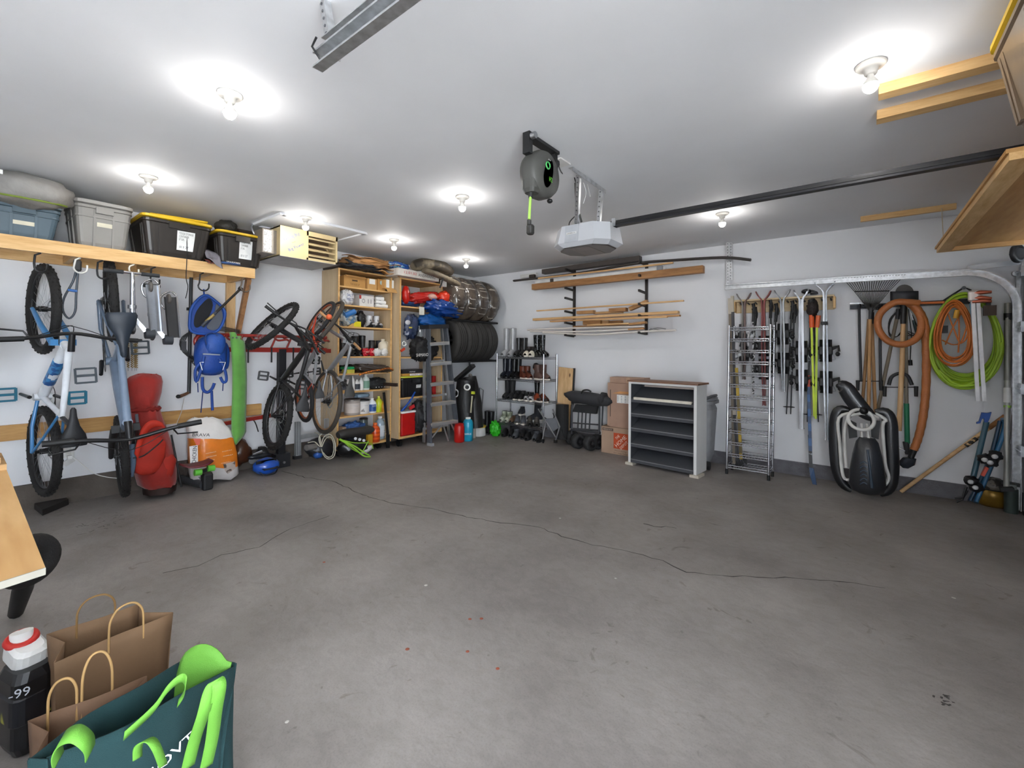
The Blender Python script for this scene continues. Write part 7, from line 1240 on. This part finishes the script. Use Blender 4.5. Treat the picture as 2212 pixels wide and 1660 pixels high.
# opener
t = thing('door_opener', 'light grey garage door opener hanging from punched steel straps', 'opener', (-1.75, 3.2, 2.2)); oc = V((-1.745, 3.22, 2.315))
def octa(a, b_, c, z): return [oc+V((sx*aa, sy*bb_, z)) for sx, sy, aa, bb_ in ((1, -1, a-c, b_), (1, -1, a, b_-c), (1, 1, a, b_-c), (1, 1, a-c, b_), (-1, 1, a-c, b_), (-1, 1, a, b_-c), (-1, -1, a, b_-c), (-1, -1, a-c, b_))]
OG = M('b9bbbf', .45, var=.01); part(t, 'housing', B().loft([octa(.22, .17, .09, -.085), octa(.255, .20, .09, -.055), octa(.235, .185, .10, .085), octa(.2, .15, .1, .095)], True, True, False), OG)
part(t, 'light_lens', B().loft([octa(.21, .165, .09, -.095), octa(.215, .165, .09, -.084)], True, True, False), M('35312f', .3)); part(t, 'lens_centre', B().box(oc+V((0, 0, -.095)), (.17, .28, .006)), M('6f6663', .4))
fq = oc+V((-.0, -.196, .0)); part(t, 'badge_panel', B().hexa([oc+V((x, y, z)) for x, y, z in ((-.10, -.204, -.055), (.02, -.204, -.055), (.02, -.195, -.055), (-.10, -.195, -.055), (-.10, -.19, .083), (.02, -.19, .083), (.02, -.18, .083), (-.10, -.18, .083))]), M('a9acb1', .4)); part(t, 'badge', B().box(oc+V((-.04, -.199, .015)), (.09, .005, .016)), M('e0e0de', .3)); words(t, 'badge_lettering', 'CHAMBERLAIN', oc+V((-.04, -.202, .015)), X_, Z_, .08, .009, BLK)
part(t, 'top_plate', B().box(oc+V((-.03, -.04, .105)), (.17, .1, .02)), BMETAL); rz = 2.405
part(t, 'rail', B().bb((-1.62, 3.185, rz-.03), (1.05, 3.235, rz+.012)), M('26262a', .4, .4)); part(t, 'rail_groove', B().bb((-1.6, 3.180, rz-.016), (1.04, 3.186, rz-.002)), M('0f0f10', .5)); part(t, 'rail_clip', B().box((-1.5, 3.21, rz), (.03, .07, .06)), STEEL)
ca, cb_ = V((-1.64, 2.76, H-.014)), V((-1.66, 3.33, H-.014)); part(t, 'ceiling_angle', B().beam(ca, cb_, .035, .003).beam(ca+V((.018, 0, -.012)), cb_+V((.018, 0, -.012)), .003, .03), GALV)
for xx, yy0 in ((-1.66, 2.9), (-1.66, 3.27)): strut(t, 'punched_strap', (xx, yy0, H-.02), (-1.80 if yy0 < 3 else -1.70, 3.12 if yy0 < 3 else 3.3, oc.z+.1), .03)
part(t, 'power_cord', B().tube(smooth([PZ(1205, 352, H-.04), PY(1215, 375, 2.85), PY(1238, 378, 2.95), PY(1248, 420, 3.05), PY(1250, 455, 3.1), PY(1232, 478, 3.1), PY(1229, 488, 3.12)], 5), .0045, 6), BLK); part(t, 'cord_bundle', B().tube(smooth([PY(1243, 395, 3.02), PY(1246, 440, 3.08), PY(1256, 480, 3.1)], 4), .009, 6), M('3b3a38', .6)); part(t, 'thin_wire', B().tube(smooth([PY(1258, 390, 3.1), PY(1266, 415, 3.1), PY(1260, 440, 3.1)], 4), .002, 4), WHITE); part(t, 'thin_wire', B().tube(smooth([PY(1268, 395, 3.15), PY(1275, 425, 3.15)], 3), .002, 4), WHITE)
t = thing('ceiling_outlet', 'white ceiling outlet plate beside the cord reel', 'outlet', (-1.66, 2.66, H)); part(t, 'cover_plate', B().box((-1.66, 2.66, H-.005), (.08, .13, .01)), M('dddcd9', .4)); part(t, 'plug', B().cyl(PZ(1203, 350, H-.005), PZ(1203, 356, H-.05), .02), BLK)
# cord reel
t = thing('cord_reel', 'dark grey retractable cord reel on a black bracket under the ceiling', 'reel', (-1.6, 2.33, 2.4)); rcx = V((-1.61, 2.33, 2.525)); RG = M('4c4c49', .5, 0, .03)
part(t, 'bracket', B().beam((-1.6, 2.17, H-.02), (-1.6, 2.50, H-.02), .06, .02).beam((-1.6, 2.18, H), (-1.6, 2.18, H-.13), .05, .035, Y_).beam((-1.6, 2.48, H), (-1.6, 2.49, H-.14), .03, .03, Y_), BLK); part(t, 'bolt', B().cyl((-1.57, 2.18, H-.03), (-1.54, 2.18, H-.03), .02), STEEL)
part(t, 'casing', B().lathe([(.07, -.065), (.135, -.06), (.15, -.03), (.15, .03), (.135, .06), (.07, .065)], rcx, X_, 32), RG); part(t, 'nose', B().rbox(rcx+V((0, -.09, -.06)), (.10, .10, .16), .03), RG)
part(t, 'oval_decal', B().loft([[rcx+V((.0665, 0, 0))+Rx(-18)@V((0, .048*math.cos(q), .10*math.sin(q)))*k for q in [2*PI*j/24 for j in range(24)]] for k in (1, .98)]), M('1a2216', .3)); part(t, 'green_ring', B().torus(rcx+V((.069, -.012, .045)), X_, .021, .005, 20, 6), M('55c06a', .4)); words(t, 'green_lettering', 'H2', rcx+V((.068, .02, -.035)), Y_, Z_, .035, .03, M('6fd03a'), .002); words(t, 'white_lettering', '50 ft', rcx+V((.068, .005, .085)), Y_, Z_, .03, .01, WHITE, .002)
part(t, 'cable', B().cyl(rcx+V((0, -.10, -.13)), PX(1143, 474, -1.6), .0085), M('a8d860', .5)); part(t, 'cable_gland', B().cyl(rcx+V((0, -.10, -.13)), rcx+V((0, -.10, -.17)), .02, .014), BLK); q = PX(1143, 476, -1.6); part(t, 'plug_end', B().cyl(q, q-Z_*.03, .014).rbox(q-Z_*.06+V((.01, 0, 0)), (.04, .045, .06), .012), M('2b2a28', .5)); part(t, 'loop_cable', B().tube(smooth([PZ(1199, 358, H-.06), rcx+V((-.03, .17, .06)), rcx+V((-.03, .16, -.06)), rcx+V((-.02, .11, -.1))], 4), .008, 6), M('a8c870', .5)); part(t, 'lock_tab', B().ball(rcx+V((.03, .07, -.15)), (.02, .02, .015), 8, 6), BLK)
# battens, hanging platform, totes top right
PB = WOOD('dfbb84', 'c59a62', 'X', 3)
for k, (x0_, x1_, y_, w_, z_, lab) in enumerate(((.075, .98, 2.84, .075, .05, 'pine batten screwed to the ceiling, next to the right bulb'), (.075, .98, 3.14, .075, .05, 'pine batten on the ceiling, second from the right bulb'), (.01, .68, 5.51, .04, .05, 'short pine batten on the ceiling near the back wall'))):
    single('ceiling_batten', lab, 'batten', B().bb((x0_, y_, H-z_), (x1_, y_+w_, H)), PB)
t = thing('hanging_platform', 'plywood and lumber platform hanging at the right above the door track', 'shelf', (.86, 4.2, 2.26)); pz = 2.30; px0, px1, py0, py1 = .545, 1.19, 3.02, 5.44
part(t, 'plywood_deck', B().bb((px0-.01, py0, pz+.035), (px1, py1+.02, pz+.055)), WOOD('c79c62', 'a87a42', 'Y', 1.0, knots=0)); part(t, 'side_board', B().bb((px0, py0, pz), (px0+.09, py1, pz+.035)), PINE); part(t, 'end_board', B().bb((px0+.09, py1-.045, pz), (px1, py1, pz+.035)), PINEX); part(t, 'near_board', B().bb((px0+.09, py0, pz), (px1, py0+.05, pz+.035)), PINEX); part(t, 'middle_board', B().bb((px1-.09, py0+.05, pz), (px1, py1-.05, pz+.035)), PINE)
part(t, 'hanging_string', B().tube([PY(2034, 450, 5.5), PY(2038, 520, 5.42)], .003, 5), M('c9b79a', .7)); part(t, 'threaded_rod', B().cyl((1.1, 3.3, pz), (1.1, 3.3, H), .006, n=8), STEEL); part(t, 'threaded_rod', B().cyl((1.1, 5.2, pz), (1.1, 5.2, H), .006, n=8), STEEL)
t = thing('upper_platform', 'small ceiling platform carrying the brown totes at the upper right', 'shelf', (.9, 2.3, 2.28)); part(t, 'deck', B().bb((.64, 1.9, 2.262), (1.19, 2.56, 2.28)), PINEX)
tote('storage_tote', 'brown tote with yellow lid at the top right corner of the picture', .74, 2.41, 2.28, .62, .52, .39, M('7a6853', .35, coat=.3), YEL, .03, ribs=True, sticker=(-.1, .2, .3, .7), taper=.82)
# ================================================================ workbench and bags in the foreground
t = thing('workbench', 'plywood topped workbench entering at the left edge of the picture', 'workbench', (-2.3, -.2, 0)); bz = .90; e0, e1, e2 = PZ(98, 1226, bz), PZ(0, 1257, bz), PZ(22, 1035, bz); e1 = e0+(e1-e0)*2.2; e2 = e0+(e2-e0)*1.25
part(t, 'top', B().prism([e0, e2, e2+(e1-e0), e1], (0, 0, -.016)), WOOD('d8b078', 'b88a50', 'X', .9)); part(t, 'white_edge', B().beam(e0+V((.002, 0, -.008)), e1+V((.002, 0, -.008)), .004, .016), M('8f8b80', .7))
part(t, 'leg', B().bb((-1.62, .0, 0), (-1.55, .07, bz-.016)), M('2f3542', .6, bump=.3, bscale=6)); part(t, 'leg', B().bb((-2.95, .02, 0), (-2.86, .10, bz-.016)), PINEZ); part(t, 'side_cloth', B().sheet(lambda u, v: V((-1.53+.012*math.sin(14*u+3*v), .05-.6*u, (bz-.016)*v)), 16, 10, .006), M('343b49', .75, 0, .12, 6, .5, 9))
t = thing('lumber_stack', 'stack of short boards lying on the far end of the bench', 'boards', (-2.9, .1, bz))
for k in range(3): part(t, 'board', B().bb((-3.05, -.3, bz+.001+.026*k), (-2.74-.02*k, .15-.015*k, bz+.025+.026*k)), WOOD('c29a66', '8f6c44', 'Y', 3))
t = thing('hand_cart', 'black rubber-wheeled cart just behind the workbench end', 'cart', (-2.75, .3, 0)); c = PZ(62, 1212, .36); part(t, 'tyre', B().torus(c, (.9, .4, 0), .085, .04, 28, 10), RUB); part(t, 'fork_leg', B().tube([c, PZ(50, 1270, .2), PZ(34, 1325, .02)], [.03, .04, .03], 10), BLK)
def paperbag(lab, q, z, bot=.82, h1=.02, mat=None, name='paper_bag'):
    q = [V(p) for p in q]; c = sum(q, V((0, 0, 0)))/4; t = thing(name, lab, 'bag', (c.x, c.y, 0)); lo = [V((c.x+(p.x-c.x)*bot, c.y+(p.y-c.y)*bot, .002)) for p in q]
    PBm = mat or M('7d6146', .8, 0, .05, 4, .1, 30)
    for i, nm in enumerate(('back_panel', 'end_gusset', 'front_panel', 'end_gusset')):
        a, b_ = q[i], q[(i+1) % 4]; a2, b2 = lo[i], lo[(i+1) % 4]; inn = (c-(a+b_)/2).normalized()
        def fn(u, v, a=a, b_=b_, a2=a2, b2=b2, inn=inn, gus=nm == 'end_gusset'):
            p = a2.lerp(b2, u).lerp(a.lerp(b_, u), v); k = (.035*(1-abs(2*u-1))*v if gus else .006*math.sin(7*u+4*v)*v); return p+inn*k
        part(t, nm, B().sheet(fn, 8, 8, -.0015), PBm)
    part(t, 'bottom', B().prism(lo, (0, 0, .002)), PBm)
    return t, q, c
KM = M('8f7050', .8, 0, .05, 4, .1, 30)
r1 = [PZ(101, 1372, .38), PZ(300, 1306, .38), PZ(373, 1323, .38), PZ(116, 1432, .38)]
t, q, c = paperbag('large brown paper bag with twisted handles, farthest of the bags', [r1[0], r1[1], r1[2], r1[3]], .38, .9)
def phandle(t, a, b_, hgt, tilt=(0, 0), mat=None, r=.0035, nm='twisted_handle'):
    a, b_ = V(a), V(b_); d = V((tilt[0], tilt[1], hgt)); part(t, nm, B().tube(smooth([a-Z_*.05, a, a+d*.55+(b_-a)*.03, a+d*.9+(b_-a)*.22, a+d+(b_-a)*.5, a+d*.9+(b_-a)*.78, a+d*.55+(b_-a)*.97, b_, b_-Z_*.05], 4), r, 7), mat or M('b08c5a', .8))
HM = M('8a6a40', .8); phandle(t, q[0].lerp(q[1], .3), q[0].lerp(q[1], .72), .085, (0, 0), HM); phandle(t, q[3].lerp(q[2], .42), q[3].lerp(q[2], .72), .10)
r2 = [PZ(80, 1560, .34), PZ(250, 1478, .34), PZ(334, 1458, .34), PZ(84, 1622, .34)]
r2 = [PZ(60, 1560, .36), PZ(318, 1462, .36), PZ(338, 1478, .36), PZ(66, 1650, .36)]
t, q, c = paperbag('smaller brown paper bag with two handles in front of the large one', r2, .36, .88, mat=M('775a44', .8, 0, .05, 4, .1, 30)); phandle(t, q[0].lerp(q[1], .15), q[0].lerp(q[1], .38), .085); phandle(t, q[0].lerp(q[1], .42), q[0].lerp(q[1], .68), .13)
# green shopping bag
TEAL = M('052b2d', .9, 0, .08, 5, .25, 400); LIME = M('5f9a33', .7, 0, .05, 5, .2, 400)
zg = .47; g = [PZ(395, 1434, zg), PZ(462, 1392, zg+.02), PZ(500, 1400, zg+.01), PZ(503, 1437, zg), PZ(330, 1545, zg-.005), PZ(101, 1643, zg-.01)]
t = thing('shopping_bag', 'teal and lime green reusable shopping bag at the bottom left', 'bag', (-1.55, .3, 0))
gl_, gf = [V((-1.655, .165, zg)), g[0]], None
A_, B_, C_, D_ = V((-1.60, .10, zg-.01)), PZ(395, 1434, zg), PZ(501, 1412, zg), PZ(101, 1643, zg-.01)
FRR, FRL, BKL, BKR = PZ(503, 1438, zg), PZ(101, 1643, zg), PZ(60, 1640, zg), PZ(393, 1432, zg)
def wall(nm, a, b_, lean, mat, bulge=.0, n1=(0, 0, 0)):
    a, b_ = V(a), V(b_); la, lb = a+V(lean), b_+V(lean); la.z = lb.z = .004; nn = V(n1)
    part(t, nm, B().sheet(lambda u, v: la.lerp(lb, u).lerp(a.lerp(b_, u), v)+nn*(bulge*math.sin(PI*u)*v)+nn*.008*math.sin(9*u+5*v), 14, 10, .003), mat)
wall('front_panel', FRL, FRR, (-.03, .02, 0), TEAL, .02, (1, 0, 0)); wall('back_panel', BKL, BKR, (.03, .02, 0), TEAL, .02, (-1, 0, 0)); wall('end_panel', BKR, FRR, (0, -.03, 0), TEAL, .03, (0, 1, 0)); wall('end_panel', BKL, FRL, (0, .03, 0), TEAL)
part(t, 'lime_lining', B().sheet(lambda u, v: BKR.lerp(FRR, u)+V((0, -.004-.05*(1-v), 0))+Z_*((.05*math.sin(PI*min(1, u*1.1))**.7+.01)*v-.2*(1-v)), 10, 8, .003), LIME)
def strap(pix, wv, nm='handle_strap', mat=LIME):
    pts = smooth([PZ(x, y, z) for x, y, z in pix], 5); wv = V(wv); n = len(pts)
    part(t, nm, B().sheet(lambda u, v: pts[min(n-1, int(round(u*(n-1))))]+wv*(v-.5), n-1, 2, .002), mat)
strap(((268, 1592, .46), (330, 1535, .50), (362, 1490, .55), (392, 1466, .57), (402, 1478, .56), (398, 1500, .50), (385, 1520, .46)), (.012, .0, .028))
strap(((405, 1660, .30), (420, 1600, .40), (440, 1540, .50), (455, 1485, .56), (468, 1470, .57), (474, 1490, .55), (466, 1540, .48), (458, 1600, .38), (445, 1660, .28)), (.004, .03, .004))
strap(((125, 1645, .47), (122, 1620, .52), (135, 1595, .55), (165, 1585, .56), (192, 1605, .53), (196, 1628, .48)), (-.03, .02, .012))
strap(((298, 1640, .44), (300, 1612, .48), (322, 1600, .50), (338, 1618, .48), (352, 1655, .40)), (.014, -.02, .01))
wq = PX(372, 1625, FRR.x+.03); words(t, 'lettering', 'JOVT', wq+V((-.0, 0, 0)), V((0, .8, .35)), V((0, -.35, .9)), .10, .035, WHITE, .012)
# washer fluid jug
t = thing('washer_fluid_jug', 'black fluid jug with white and red cap beside the bench leg', 'jug', PZ(60, 1530, 0)); jc = PZ(58, 1455, .25)
part(t, 'body', B().rbox((jc.x-.0, jc.y, .145), (.15, .11, .28), .03, Rz(15)), M('131417', .35)); part(t, 'label', B().rbox((jc.x+.0, jc.y-.004, .16), (.156, .112, .12), .03, Rz(15)), SPOTS('14161c', 'c0c03a', 7, .62, .4, '6f6b66')); part(t, 'white_top', B().rbox((jc.x-.03, jc.y-.0, .315), (.13, .09, .07), .03, Rz(15)@Ry(14)), M('dcdcda', .4)); part(t, 'red_cap', B().torus((jc.x-.05, jc.y-.01, .355), (.3, 0, 1), .035, .012, 20, 8), M('c4261f', .4)); part(t, 'cap', B().cyl((jc.x-.05, jc.y-.01, .345), (jc.x-.055, jc.y-.01, .38), .03), WHITE); words(t, 'lettering', '-99', (jc.x+.075, jc.y-.02, .235), (.26, .97, 0), Z_, .05, .03, M('c9cdd6'), .012)
